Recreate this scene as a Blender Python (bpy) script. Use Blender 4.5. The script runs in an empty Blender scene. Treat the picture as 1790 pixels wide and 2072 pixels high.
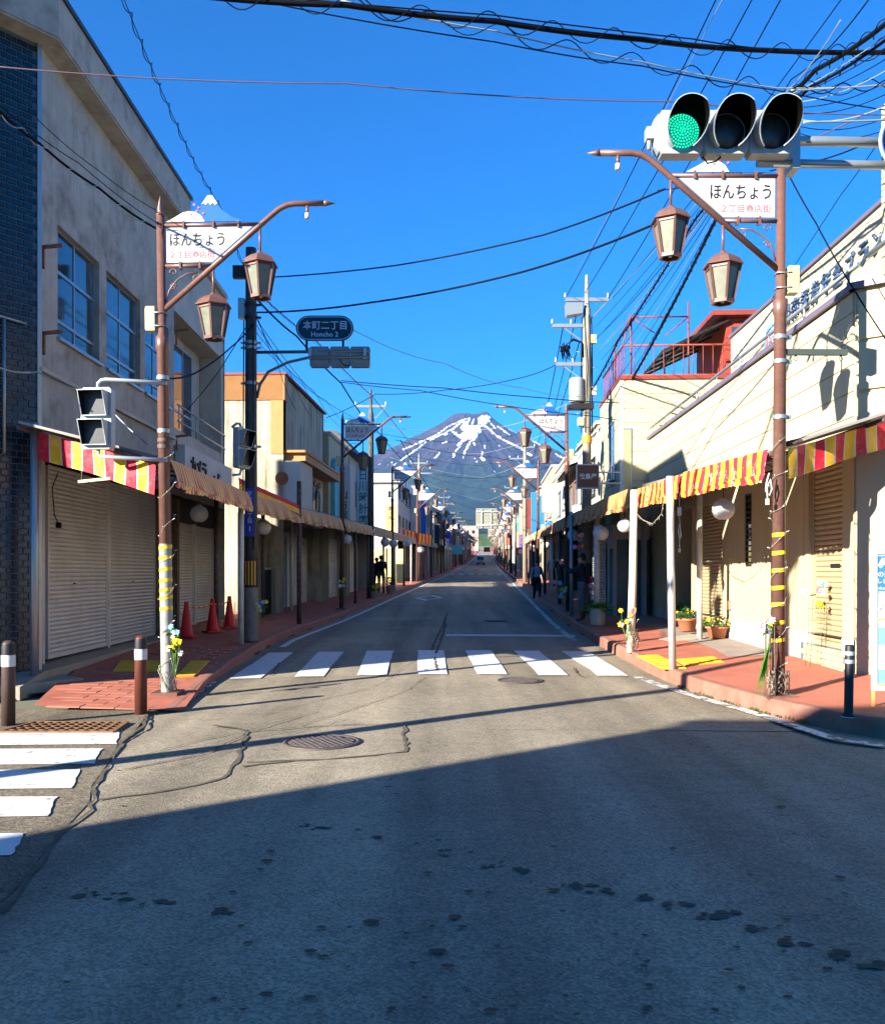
import bpy, bmesh, math, random
import numpy as np
from mathutils import Vector, Matrix, Euler
random.seed(7)
SC = bpy.context.scene
COL = SC.collection
R = math.radians

# ------------------------------------------------------------------ camera, sky, sun, exposure
F, CX, HY, CZ = 1793.0, 895.0, 1158.0, 1.6       # focal length and horizon of the lens, eye height
cam_d = bpy.data.cameras.new("camera")
cam = bpy.data.objects.new("camera", cam_d); COL.objects.link(cam)
cam.location = (0, 0, CZ); cam.rotation_euler = (R(90), 0, 0)
cam_d.sensor_fit = 'HORIZONTAL'; cam_d.sensor_width = 36.0; cam_d.lens = 36.0 * F / 1790.0
cam_d.shift_y = (HY - 1036.0) / 1790.0; cam_d.clip_start = 0.05; cam_d.clip_end = 60000
SC.camera = cam
SUN_EL, SUN_AZ = 20.5, 52.0                       # shadows run 52 degrees from +Y towards +X
world = bpy.data.worlds.new("World"); SC.world = world; world.use_nodes = True
wn, wl = world.node_tree.nodes, world.node_tree.links
bg = wn["Background"]
sky = wn.new("ShaderNodeTexSky"); sky.sky_type = 'NISHITA'; sky.sun_disc = False
sky.sun_elevation = R(SUN_EL); sky.sun_rotation = R(180 + SUN_AZ); sky.altitude = 800
sky.air_density = 1.0; sky.dust_density = 0.0; sky.ozone_density = 10.0
hs = wn.new("ShaderNodeHueSaturation"); hs.inputs['Saturation'].default_value = 1.45; hs.inputs['Value'].default_value = 1.0
wl.new(sky.outputs[0], hs.inputs['Color']); wl.new(hs.outputs[0], bg.inputs[0]); bg.inputs[1].default_value = 0.078
sd = bpy.data.lights.new("sun", 'SUN'); sd.energy = 5.0; sd.angle = R(0.5); sd.color = (1.0, 0.94, 0.83)
sun = bpy.data.objects.new("sun", sd); COL.objects.link(sun); sun.location = (-30, -30, 40)
_c, _s = math.cos(R(SUN_EL)), math.sin(R(SUN_EL))
sun.rotation_euler = Vector((math.sin(R(SUN_AZ)) * _c, math.cos(R(SUN_AZ)) * _c, -_s)).to_track_quat('-Z', 'Y').to_euler()
vs = SC.view_settings; vs.view_transform = 'Standard'; vs.look = 'None'; vs.exposure = 1.85; vs.gamma = 1.0; vs.use_curve_mapping = False
SC.render.engine = 'CYCLES'
SC.cycles.use_denoising = True; SC.cycles.max_bounces = 6; SC.cycles.diffuse_bounces = 3; SC.cycles.glossy_bounces = 3
SC.cycles.transparent_max_bounces = 8; SC.cycles.volume_bounces = 0; SC.cycles.caustics_reflective = False; SC.cycles.caustics_refractive = False

# ------------------------------------------------------------------ helpers
def at(px, py, Y):
    return Vector(((px - CX) * Y / F, Y, CZ - (py - HY) * Y / F))
def XX(px, Y): return (px - CX) * Y / F
def ZZ(py, Y): return CZ - (py - HY) * Y / F
_py = [-200, 11, 19, 28, 37, 60, 93, 130, 175, 247, 350, 500, 900, 1700]
_pz = [0, 0, .10, .24, .42, .80, 1.36, 2.03, 3.0, 4.95, 8.3, 14, 32, 75]
def prof(Y):
    # smoothed rise of the street
    return float(np.mean(np.interp([Y - 5, Y - 2.5, Y, Y + 2.5, Y + 5], _py, _pz))) if Y > 14 else float(np.interp(Y, _py, _pz)) * max(0, min(1, (Y - 9) / 5))
def C(h):
    v = [int(h[i:i + 2], 16) / 255 for i in (0, 2, 4)]
    return tuple(x / 12.92 if x <= .04045 else ((x + .055) / 1.055) ** 2.4 for x in v)

MATS = {}
def mat(name, col, rough=.6, metal=0.0, var=.12, scale=3.0, bump=0.0, bscale=60.0, streak=0.0, dirt=None, dirt_amt=.5, dscale=1.2, spec=.4, emit=None, estr=0, trans=0, wear=None, wear_amt=.5, wscale=9.0, wthr=.5):
    """Principled material with world-space colour variation, optional vertical streaks, dirt and worn patches."""
    if name in MATS: return MATS[name]
    m = bpy.data.materials.new(name); m.use_nodes = True; MATS[name] = m
    n, l = m.node_tree.nodes, m.node_tree.links
    b = n["Principled BSDF"]
    b.inputs['Roughness'].default_value = rough; b.inputs['Metallic'].default_value = metal
    b.inputs['Specular IOR Level'].default_value = spec
    if trans: b.inputs['Transmission Weight'].default_value = trans
    g = n.new("ShaderNodeNewGeometry")
    def noise(sc, det=4, vec=None, rgh=.6):
        t = n.new("ShaderNodeTexNoise"); t.inputs['Scale'].default_value = sc; t.inputs['Detail'].default_value = det; t.inputs['Roughness'].default_value = rgh
        l.new(vec or g.outputs['Position'], t.inputs['Vector']); return t.outputs['Fac']
    def ramp(fac, a, bb, c0, c1):
        r = n.new("ShaderNodeMapRange"); r.inputs[1].default_value = a; r.inputs[2].default_value = bb; r.inputs[3].default_value = c0; r.inputs[4].default_value = c1
        r.clamp = True; l.new(fac, r.inputs[0]); return r.outputs[0]
    def mix(fac, a, bb, mode='MIX'):
        x = n.new("ShaderNodeMix"); x.data_type = 'RGBA'; x.blend_type = mode
        if hasattr(fac, 'links') or not isinstance(fac, (int, float)): l.new(fac, x.inputs[0])
        else: x.inputs[0].default_value = fac
        for s, v in ((x.inputs[6], a), (x.inputs[7], bb)):
            if isinstance(v, tuple): s.default_value = (*v[:3], 1)
            else: l.new(v, s)
        return x.outputs[2]
    cur = tuple(col)
    if var:
        f = ramp(noise(scale), .25, .75, 0, 1)
        cur = mix(f, tuple(c * (1 - var) for c in col), tuple(min(1, c * (1 + var)) for c in col))
    if streak:
        mp = n.new("ShaderNodeMapping"); mp.inputs['Scale'].default_value = (3.2, 3.2, .22); l.new(g.outputs['Position'], mp.inputs[0])
        f = ramp(noise(1.6, 6, mp.outputs[0], .7), .46, .72, 0, streak)
        cur = mix(f, cur, dirt or tuple(c * .35 for c in col))
    if dirt and dirt_amt:
        f = ramp(noise(dscale, 6, None, .7), .5, .75, 0, dirt_amt)
        cur = mix(f, cur, dirt)
    if wear:
        f = ramp(noise(wscale, 6, None, .75), wthr, wthr + .06, 0, wear_amt)
        cur = mix(f, cur, wear)
    if isinstance(cur, tuple): b.inputs['Base Color'].default_value = (*cur, 1)
    else: l.new(cur, b.inputs['Base Color'])
    if bump:
        bp = n.new("ShaderNodeBump"); bp.inputs['Strength'].default_value = bump; bp.inputs['Distance'].default_value = .01
        l.new(noise(bscale, 3), bp.inputs['Height']); l.new(bp.outputs[0], b.inputs['Normal'])
    if emit:
        b.inputs['Emission Color'].default_value = (*emit, 1); b.inputs['Emission Strength'].default_value = estr
    return m

class MB:
    def __init__(s): s.v = []; s.f = []; s.m = []; s.s = []
    def add(s, vs_, fs, mi=0, sm=False):
        o = len(s.v); s.v += [tuple(v) for v in vs_]
        for f in fs: s.f.append(tuple(i + o for i in f)); s.m.append(mi); s.s.append(sm)
        return s
    def box(s, x0, x1, y0, y1, z0, z1, mi=0):
        if x0 > x1: x0, x1 = x1, x0
        if y0 > y1: y0, y1 = y1, y0
        if z0 > z1: z0, z1 = z1, z0
        return s.add([(x0,y0,z0),(x1,y0,z0),(x1,y1,z0),(x0,y1,z0),(x0,y0,z1),(x1,y0,z1),(x1,y1,z1),(x0,y1,z1)],
                     [(0,3,2,1),(4,5,6,7),(0,1,5,4),(1,2,6,5),(2,3,7,6),(3,0,4,7)], mi)
    def quad(s, a, b, c, d, mi=0): return s.add([a, b, c, d], [(0, 1, 2, 3)], mi)
    def bar(s, p0, p1, w, h=None, mi=0):
        p0, p1 = Vector(p0), Vector(p1); h = h or w
        t = (p1 - p0).normalized(); up = Vector((0, 0, 1)) if abs(t.z) < .95 else Vector((0, 1, 0))
        a = t.cross(up).normalized() * w / 2; b = a.cross(t).normalized() * h / 2
        return s.add([p0-a-b, p0+a-b, p0+a+b, p0-a+b, p1-a-b, p1+a-b, p1+a+b, p1-a+b],
                     [(0,3,2,1),(4,5,6,7),(0,1,5,4),(1,2,6,5),(2,3,7,6),(3,0,4,7)], mi)
    def tube(s, pts, r, n=8, mi=0, caps=True, sm=True):
        pts = [Vector(p) for p in pts]; k = len(pts)
        rr = r if isinstance(r, (list, tuple)) else [r] * k
        t0 = (pts[1] - pts[0]).normalized()
        a = t0.orthogonal().normalized(); vs_ = []; pt = t0
        for i, p in enumerate(pts):
            t = (pts[min(i+1, k-1)] - pts[max(i-1, 0)])
            t = t.normalized() if t.length > 1e-9 else pt
            q = pt.rotation_difference(t); a = q @ a; a = (a - t * a.dot(t)).normalized(); pt = t; b = t.cross(a)
            for j in range(n):
                an = 2 * math.pi * j / n; vs_.append(p + (a * math.cos(an) + b * math.sin(an)) * rr[i])
        fs = [(i*n+j, i*n+(j+1) % n, (i+1)*n+(j+1) % n, (i+1)*n+j) for i in range(k-1) for j in range(n)]
        s.add(vs_, fs, mi, sm)
        if caps:
            o = len(s.v) - len(vs_)
            s.f.append(tuple(o + j for j in reversed(range(n)))); s.m.append(mi); s.s.append(False)
            s.f.append(tuple(o + (k-1)*n + j for j in range(n))); s.m.append(mi); s.s.append(False)
        return s
    def lathe(s, prof_, n=16, c=(0, 0, 0), mi=0, sm=True, rot=0.0, sx=1, sy=1, cap=True):
        vs_ = []
        for r, z in prof_:
            for j in range(n):
                an = 2*math.pi*j/n + rot
                vs_.append((c[0] + r*math.cos(an)*sx, c[1] + r*math.sin(an)*sy, c[2] + z))
        k = len(prof_)
        s.add(vs_, [(i*n+j, i*n+(j+1) % n, (i+1)*n+(j+1) % n, (i+1)*n+j) for i in range(k-1) for j in range(n)], mi, sm)
        if cap:
            o = len(s.v) - len(vs_)
            if prof_[0][0] > 1e-4: s.f.append(tuple(o + j for j in reversed(range(n)))); s.m.append(mi); s.s.append(False)
            if prof_[-1][0] > 1e-4: s.f.append(tuple(o + (k-1)*n + j for j in range(n))); s.m.append(mi); s.s.append(False)
        return s
    def ball(s, c, r, nu=12, nv=8, mi=0, sz=1.0):
        pr = [(max(1e-5, r*math.sin(math.pi*i/nv)), -r*sz*math.cos(math.pi*i/nv)) for i in range(nv+1)]
        return s.lathe(pr, nu, c, mi, True, cap=False)
    def prism(s, poly, y0, y1, mi=0):
        """polygon in (x, z) extruded along y"""
        k = len(poly)
        ar = sum(poly[i][0]*poly[(i+1) % k][1] - poly[(i+1) % k][0]*poly[i][1] for i in range(k))
        if ar < 0: poly = poly[::-1]
        if y0 > y1: y0, y1 = y1, y0
        vs_ = [(x, y0, z) for x, z in poly] + [(x, y1, z) for x, z in poly]
        return s.add(vs_, [tuple(range(k)), tuple(range(2*k-1, k-1, -1))] + [(i, i+k, (i+1) % k + k, (i+1) % k) for i in range(k)], mi)
    def data(s, name, mats):
        me = bpy.data.meshes.new(name); me.from_pydata(s.v, [], s.f)
        for m in (mats if isinstance(mats, (list, tuple)) else [mats]): me.materials.append(m)
        me.polygons.foreach_set('material_index', s.m); me.polygons.foreach_set('use_smooth', s.s); me.update()
        return me
    def build(s, name, mats, parent=None, loc=None, rotz=0.0):
        return obj(name, s.data(name, mats), parent, loc, rotz)

def obj(name, me, parent=None, loc=None, rotz=0.0):
    o = bpy.data.objects.new(name, me); COL.objects.link(o)
    if parent is not None: o.parent = parent
    if loc is not None: o.location = loc
    if rotz: o.rotation_euler = (0, 0, rotz)
    return o
def tag(o, label=None, cat=None, group=None, kind=None):
    if label: o['label'] = label
    if cat: o['category'] = cat
    if group: o['group'] = group
    if kind: o['kind'] = kind
    return o
def thing(name, label, cat, loc=(0, 0, 0), rotz=0.0, group=None):
    o = bpy.data.objects.new(name, None); COL.objects.link(o)
    o.location = loc; o.rotation_euler = (0, 0, rotz); o.empty_display_size = .2
    return tag(o, label, cat, group)
def copy_tree(o, parent=None):
    c = o.copy(); COL.objects.link(c); c.parent = parent
    for ch in list(o.children): copy_tree(ch, c)
    return c
def struct(name, mb, mats, parent=None):
    o = mb.build(name, mats, parent)
    if parent is None: o['kind'] = 'structure'
    return o

_TXT = {}
def text_data(body, m, w=None, h=None, depth=.004, bold=0.0, vertical=False, align='C'):
    """lettering as a mesh in the XY plane, scaled to w (or h), centred (or flush left / right)."""
    key = (body, m.name, w, h, depth, bold, vertical, align)
    if key in _TXT: return _TXT[key]
    cu = bpy.data.curves.new('lettering', 'FONT'); cu.body = "\n".join(body) if vertical else body
    cu.size = 1; cu.extrude = 0; cu.offset = bold; cu.resolution_u = 2
    if vertical: cu.align_x = 'CENTER'; cu.space_line = 1.0
    t = bpy.data.objects.new('lettering', cu); COL.objects.link(t)
    dg = bpy.context.evaluated_depsgraph_get(); me = bpy.data.meshes.new_from_object(t.evaluated_get(dg))
    bpy.data.objects.remove(t); bpy.data.curves.remove(cu)
    bm = bmesh.new(); bm.from_mesh(me)
    if depth > .005:
        r = bmesh.ops.extrude_face_region(bm, geom=bm.faces[:]); bmesh.ops.translate(bm, vec=(0, 0, 1), verts=[v for v in r['geom'] if isinstance(v, bmesh.types.BMVert)])
        bmesh.ops.recalc_face_normals(bm, faces=bm.faces[:])
    xs = [v.co.x for v in bm.verts]; ys = [v.co.y for v in bm.verts]
    x0, x1, y0, y1 = min(xs), max(xs), min(ys), max(ys)
    sx = (w / (x1 - x0)) if w else None; sy = (h / (y1 - y0)) if h else None
    sx = sx or sy; sy = sy or sx
    ox = {'C': (x0 + x1) / 2, 'L': x0, 'R': x1}[align]
    for v in bm.verts: v.co = ((v.co.x - ox) * sx, (v.co.y - (y0 + y1) / 2) * sy, v.co.z * depth)
    bm.to_mesh(me); bm.free(); me.materials.clear(); me.materials.append(m)
    for p in me.polygons: p.material_index = 0
    _TXT[key] = me
    return me
def letter(name, me, parent, loc, rotz=0.0):
    """stand lettering up: faces -y of its parent turned by rotz"""
    o = obj(name, me, parent, loc); o.rotation_euler = (R(90), 0, rotz); return o

ORD = ["first", "second", "third", "fourth", "fifth", "sixth", "seventh", "eighth", "ninth", "tenth", "eleventh", "twelfth", "thirteenth", "fourteenth", "fifteenth",
       "sixteenth", "seventeenth", "eighteenth", "nineteenth", "twentieth"] + ["twenty-" + x for x in ["first", "second", "third", "fourth", "fifth", "sixth", "seventh", "eighth", "ninth"]] + ["thirtieth"]

# ------------------------------------------------------------------ materials
def road_mat(name, base, agg=.25, tone=(1, .84, .58), patch=.25):
    m = bpy.data.materials.new(name); m.use_nodes = True; n, l = m.node_tree.nodes, m.node_tree.links; b = n["Principled BSDF"]
    g = n.new("ShaderNodeNewGeometry")
    def noise(sc, det, rg=.6, vec=None):
        t = n.new("ShaderNodeTexNoise"); t.inputs['Scale'].default_value = sc; t.inputs['Detail'].default_value = det; t.inputs['Roughness'].default_value = rg
        l.new(vec or g.outputs['Position'], t.inputs['Vector']); return t.outputs['Fac']
    def rng(f, a, c, d, e):
        r = n.new("ShaderNodeMapRange"); r.inputs[1].default_value = a; r.inputs[2].default_value = c; r.inputs[3].default_value = d; r.inputs[4].default_value = e; l.new(f, r.inputs[0]); return r.outputs[0]
    def mul(a, c):
        x = n.new("ShaderNodeMath"); x.operation = 'MULTIPLY'; l.new(a, x.inputs[0]); l.new(c, x.inputs[1]); return x.outputs[0]
    vo = n.new("ShaderNodeTexVoronoi"); vo.inputs['Scale'].default_value = 75; l.new(g.outputs['Position'], vo.inputs['Vector'])
    sep = n.new("ShaderNodeSeparateColor"); l.new(vo.outputs['Color'], sep.inputs[0])
    grain = rng(sep.outputs[0], 0, 1, 1 - agg, 1 + agg)
    mp = n.new("ShaderNodeMapping"); mp.inputs['Scale'].default_value = (1.5, .07, 1); mp.inputs['Rotation'].default_value = (0, 0, R(-6)); l.new(g.outputs['Position'], mp.inputs[0])
    tracks = rng(noise(.9, 3, .5, mp.outputs[0]), .36, .62, .66, 1.1)
    big = rng(noise(.35, 5, .65), .3, .7, 1 - patch, 1 + patch * .6)
    mid = rng(noise(6, 5, .7), .3, .7, .86, 1.12)
    fac = mul(mul(grain, mid), mul(big, tracks))
    spots = rng(noise(2.3, 4, .8), .63, .70, 1.0, .62)
    fac = mul(fac, spots)
    cb = n.new("ShaderNodeCombineColor")
    for i in range(3):
        x = n.new("ShaderNodeMath"); x.operation = 'MULTIPLY'; x.inputs[1].default_value = base * tone[i]; l.new(fac, x.inputs[0]); l.new(x.outputs[0], cb.inputs[i])
    l.new(cb.outputs[0], b.inputs['Base Color']); b.inputs['Roughness'].default_value = .82; b.inputs['Specular IOR Level'].default_value = .3
    bp = n.new("ShaderNodeBump"); bp.inputs['Strength'].default_value = .5; bp.inputs['Distance'].default_value = .006
    l.new(vo.outputs['Distance'], bp.inputs['Height']); l.new(bp.outputs[0], b.inputs['Normal'])
    MATS[name] = m; return m
ASPH = road_mat('asphalt', .28, agg=.34)
ASPH_OLD = road_mat('old_asphalt', .17, agg=.6, tone=(1, .82, .55), patch=.35)
TAR = mat('tar', (.11, .094, .07), .9, var=.3, scale=8, spec=.1)
PAINT = mat('road_paint', (.60, .59, .56), .6, var=.06, scale=3, wear=(.16, .155, .14), wear_amt=.85, wscale=7, wthr=.585)
PAINT_OLD = mat('worn_road_paint', (.66, .65, .60), .7, var=.1, scale=3, wear=(.10, .10, .09), wear_amt=.97, wscale=5.5, wthr=.49)
REDPAVE = mat('red_pavement', C('a8604c'), .8, var=.22, scale=1.6, bump=.4, bscale=90, dirt=(.20, .12, .10), dirt_amt=.5, dscale=2.5)
REDPAVER = mat('red_paver', C('a5624e'), .8, var=.3, scale=2.2, bump=.4, bscale=70, dirt=(.24, .13, .10), dirt_amt=.5, dscale=3)
GROUT = mat('paver_joint', (.09, .06, .05), .9, var=.2)
KERB = mat('red_kerb', C('93604f'), .85, var=.3, scale=4, bump=.5, bscale=40, dirt=(.16, .13, .12), dirt_amt=.7, dscale=4)
GREYPAVE = mat('grey_pavement', C('8c8078'), .85, var=.2, scale=2.5, bump=.4, bscale=80, dirt=C('9a5f50'), dirt_amt=.5, dscale=1.4)
TACTILE = mat('tactile_yellow', C('d8a62a'), .7, var=.15, scale=4, dirt=(.3, .2, .08), dirt_amt=.3, dscale=6)
CONC = mat('concrete', C('a39f94'), .85, var=.18, scale=2.2, bump=.35, bscale=60, streak=.22, dirt=C('5f594e'), dirt_amt=.85, dscale=1.5)
CONC_L = mat('pale_concrete', C('b2ad9f'), .85, var=.15, scale=2.0, bump=.35, bscale=60, streak=.2, dirt=C('77705f'), dirt_amt=.5, dscale=1.1)
STEP = mat('concrete_step', C('9a9280'), .9, var=.25, scale=4, bump=.6, bscale=40, dirt=C('5c5648'), dirt_amt=.6, dscale=4)
BTILE = mat('blue_glazed_tile', C('10262f'), .25, var=.55, scale=7, spec=.6)
BTILE2 = mat('dark_glazed_tile', C('0f1a22'), .25, var=.5, scale=7, spec=.6)
MORTAR = mat('mortar', C('55606a'), .9, var=.2)
GLASS = mat('window_glass', (.03, .045, .055), .06, var=.5, scale=.8, spec=.9, streak=.6, dirt=(.13, .16, .17), dirt_amt=.5, dscale=1.3)
GLASSD = mat('dark_glass', (.012, .014, .016), .08, var=.3, scale=1, spec=.7)
ALU = mat('aluminium_frame', C('9aa0a0'), .4, .7, var=.1)
ALUD = mat('dark_bronze_frame', C('332d28'), .45, .4, var=.1)
SHUT = mat('cream_shutter', C('d4cfc4'), .5, .15, var=.08, scale=1.5, streak=.18, dirt=C('847c6c'), dirt_amt=.2, dscale=2)
SHUTB = mat('beige_shutter', C('b5a27c'), .5, .1, var=.08, scale=1.5, streak=.2, dirt=C('7c6f55'), dirt_amt=.25, dscale=2)
SHUTT = mat('teal_shutter', C('5c7f80'), .5, .1, var=.1, scale=1.5, streak=.3, dirt=C('3d4c4c'), dirt_amt=.3, dscale=2)
SHUTG = mat('grey_shutter', C('8d8f8c'), .5, .1, var=.1, scale=1.5, streak=.3, dirt=C('4d4c49'), dirt_amt=.3, dscale=2)
BROWN = mat('brown_pole_paint', C('6b4a40'), .38, .1, var=.12, scale=5, dirt=C('9a8a80'), dirt_amt=.2, dscale=14, spec=.5)
BROWND = mat('weathered_brown_pole', C('54403a'), .6, .1, var=.3, scale=10, dirt=C('8d8074'), dirt_amt=.6, dscale=9)
GALV = mat('galvanised_steel', C('9ba1a1'), .42, .6, var=.12, scale=6, dirt=C('7a6a58'), dirt_amt=.3, dscale=6)
RUSTY = mat('rusty_steel', C('8a5a3c'), .8, .2, var=.4, scale=14)
WPOST = mat('white_post_paint', C('c9c6b8'), .5, .1, var=.1, scale=4, dirt=C('8c8270'), dirt_amt=.45, dscale=7)
DPOLE = mat('dark_utility_pole', C('3b3c3a'), .75, var=.25, scale=6, streak=.5, dirt=C('77756c'), dirt_amt=.3, dscale=3)
CPOLE = mat('concrete_utility_pole', C('8f8878'), .85, var=.15, scale=4, streak=.4, dirt=C('6c6456'), dirt_amt=.4, dscale=3)
WHITE = mat('white_enamel', C('c4c2bc'), .45, var=.03, scale=3)
SIGNW = mat('sign_white', C('bfbdb8'), .4, var=.03, scale=2, dirt=C('a8a294'), dirt_amt=.25, dscale=3)
INK = mat('black_ink', (.012, .012, .014), .6, var=0)
PINK = mat('pink_ink', C('cf626c'), .6, var=.08, scale=20)
SIGNBLUE = mat('emblem_blue', C('14599a'), .45, var=.05)
NAVY = mat('navy_sign', C('0d1226'), .3, var=.05)
BOXC = mat('cream_plastic_box', C('bdb284'), .5, var=.06, scale=5)
LGLASS = mat('lantern_glass', C('6f7060'), .3, var=.2, scale=12, spec=.4)
SIGG = mat('signal_housing', C('9fa8aa'), .45, .1, var=.05, scale=4, dirt=C('868c8a'), dirt_amt=.3, dscale=8)
BLACK = mat('black_plastic', (.010, .010, .011), .55, var=.2)
CABLE = mat('black_cable', (.004, .004, .006), .7, var=.1, spec=.1)
CABLEG = mat('grey_wire', C('8a9496'), .5, .2, var=.1)
RED = mat('red_cloth', C('c4122c'), .75, var=.12, scale=5, wear=C('c88a84'), wear_amt=.15, wscale=5)
YEL = mat('yellow_cloth', C('e9ad12'), .75, var=.1, scale=5, wear=C('efdca0'), wear_amt=.2, wscale=5)
WCL = mat('white_cloth', C('c6beac'), .8, var=.06, scale=5)
REDW = mat('worn_red_cloth', C('cd2636'), .8, var=.15, scale=5, wear=C('c8beb4'), wear_amt=.85, wscale=5, wthr=.55)
YELW = mat('worn_yellow_cloth', C('eeab24'), .8, var=.12, scale=5, wear=C('c8bca0'), wear_amt=.5, wscale=4, wthr=.55)
FADE1 = mat('faded_pink_cloth', C('a85f50'), .85, var=.15, scale=3, dirt=C('8a6654'), dirt_amt=.4, dscale=4)
FADE2 = mat('faded_cream_cloth', C('dcb678'), .85, var=.12, scale=3, dirt=C('a8835c'), dirt_amt=.4, dscale=4)
FADE3 = mat('brown_cloth', C('8a5a3c'), .85, var=.15, scale=3, dirt=C('6a4a38'), dirt_amt=.4, dscale=4)
CANVAS = mat('tan_canvas', C('b79c7c'), .85, var=.15, scale=2, dirt=C('84705a'), dirt_amt=.4, dscale=3)
ROOFS = mat('arcade_roof_sheet', C('8d8880'), .7, .1, var=.15, scale=3, dirt=C('5c564c'), dirt_amt=.5)
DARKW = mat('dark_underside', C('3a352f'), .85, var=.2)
PAPER = mat('lantern_paper', C('c8c6be'), .7, var=.04, scale=10)
CREAM = mat('cream_siding', C('b3a988'), .75, var=.05, scale=1.2, bump=.15, bscale=90, streak=.16, dirt=C('cbbf97'), dirt_amt=.25, dscale=1.6)
CREAM2 = mat('cream_wall', C('aca282'), .75, var=.05, scale=1.2, bump=.15, bscale=90, streak=.12, dirt=C('cdc39f'), dirt_amt=.2, dscale=1.2)
BEIGE = mat('beige_wall', C('b8a884'), .8, var=.08, scale=1.2, bump=.15, bscale=90, streak=.3, dirt=C('a8946c'), dirt_amt=.3, dscale=1.5)
STAIN = mat('stained_yellow_wall', C('b4ab94'), .85, var=.12, scale=1.2, bump=.2, bscale=70, streak=1.0, dirt=C('4e4735'), dirt_amt=.55, dscale=1.0)
ORANGE = mat('orange_tile_wall', C('b07e4c'), .7, var=.08, scale=3)
REDP = mat('red_oxide_paint', C('84382c'), .6, .1, var=.15, scale=4, dirt=C('6a2c22'), dirt_amt=.3, dscale=5)
WALLW = mat('white_wall', C('bab6aa'), .8, var=.05, scale=1.2, bump=.1, bscale=90, streak=.25, dirt=C('b0a894'), dirt_amt=.25, dscale=1.5)
WALLG = mat('grey_wall', C('a9a69c'), .8, var=.08, scale=1.2, bump=.1, bscale=90, streak=.3, dirt=C('706c60'), dirt_amt=.3, dscale=1.5)
WALLT = mat('tan_wall', C('b09880'), .8, var=.08, scale=1.2, bump=.1, bscale=90, streak=.3, dirt=C('706050'), dirt_amt=.3, dscale=1.5)
WALLB = mat('brown_wall', C('6b4c3c'), .8, var=.12, scale=2, streak=.2)
WALLD = mat('charcoal_wall', C('4b4844'), .8, var=.12, scale=2, streak=.2, dirt=C('2d2b28'))
WALLP = mat('pink_wall', C('caa091'), .8, var=.06, scale=1.5, streak=.2, dirt=C('9a776a'))
WALLO = mat('terracotta_wall', C('b8553f'), .8, var=.1, scale=1.5, streak=.2, dirt=C('7a3a2c'))
WALLTQ = mat('turquoise_panel', C('58b4c0'), .6, var=.06, scale=1.5, streak=.15, dirt=C('3f858e'))
TILER = mat('slate_roof', C('4c4a4b'), .7, var=.2, scale=6)
BLUEP = mat('blue_banner', C('1a6fc4'), .6, var=.06)
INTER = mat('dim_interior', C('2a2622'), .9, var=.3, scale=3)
WOOD = mat('weathered_wood', C('7a6650'), .85, var=.3, scale=8)
CONE = mat('cone_red', C('d8231e'), .5, var=.08, scale=6)
IRON = mat('cast_iron', C('5f5550'), .6, .5, var=.25, scale=12)
RUSTG = mat('rusty_grate', C('7a5a40'), .8, .3, var=.35, scale=12)
LEAF = mat('leaf_green', C('4f7a2c'), .6, var=.4, scale=20)
LEAFD = mat('leaf_dark_green', C('2f5a2a'), .6, var=.4, scale=20)
TERRA = mat('terracotta_pot', C('c07a55'), .75, var=.15, scale=8)
POTG = mat('grey_pot', C('a8ab98'), .7, var=.12, scale=8)
FYEL = mat('petal_yellow', C('f1c21a'), .6, var=.12, scale=30)
FPNK = mat('petal_pink', C('e8a3b5'), .6, var=.12, scale=30)
FPUR = mat('petal_lilac', C('c8a0d0'), .6, var=.12, scale=30)
FBLU = mat('petal_blue', C('8fc3dc'), .6, var=.12, scale=30)
FWHT = mat('petal_white', C('eeeae2'), .6, var=.05, scale=30)
LIGHTW = mat('fairy_light_wire', C('968f7c'), .6, var=.1)
SILVER = mat('reflective_silver', C('a7adb2'), .35, .4, var=.05)

# ------------------------------------------------------------------ ground, street, pavements
_klY = [9.0, 9.6, 10.5, 12.9, 15, 17.5, 19.5, 22, 26]; _klX = [-2.9, -2.95, -3.08, -3.33, -3.44, -3.54, -3.58, -3.42, -3.12]
_krY = [8.9, 10, 11.8, 14, 18.3, 26]; _krX = [3.97, 3.66, 3.34, 3.22, 3.22, 3.5]
def kl(Y): return float(np.interp(Y, _klY, _klX)) if Y < 26 else -4.42 + .05 * Y
def kr(Y): return float(np.interp(Y, _krY, _krX)) if Y < 26 else 2.2 + .05 * Y
def khl(Y): return float(np.interp(Y, [10.2, 12, 15, 18], [.0, .05, .12, .14]))
WL = lambda Y: -6.5 + .05 * Y if Y > 24 else -5.45          # back of the pavement, left
WR = lambda Y: 3.95 + .05 * Y if Y > 24.4 else 5.0 + .0279 * Y

g = MB(); ys = [-200, -60, 0, 9] + list(range(14, 60, 6)) + list(range(60, 500, 20)) + [500, 600, 700, 900, 1200, 1700]
xs = [-9000, -3000, -800, -200, -60, -25, 0, 30, 60, 200, 800, 3000, 9000]
vs_ = [(x, y, prof(y) - .08 - (0 if abs(x) < 100 else .0)) for y in ys for x in xs]
nx = len(xs)
g.add(vs_, [(j*nx+i, j*nx+i+1, (j+1)*nx+i+1, (j+1)*nx+i) for j in range(len(ys)-1) for i in range(nx-1)])
struct('ground', g, mat('earth', C('6b6a55'), .95, var=.3, scale=.05, dirt=C('4b5a38'), dirt_amt=.7, dscale=.02))

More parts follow.
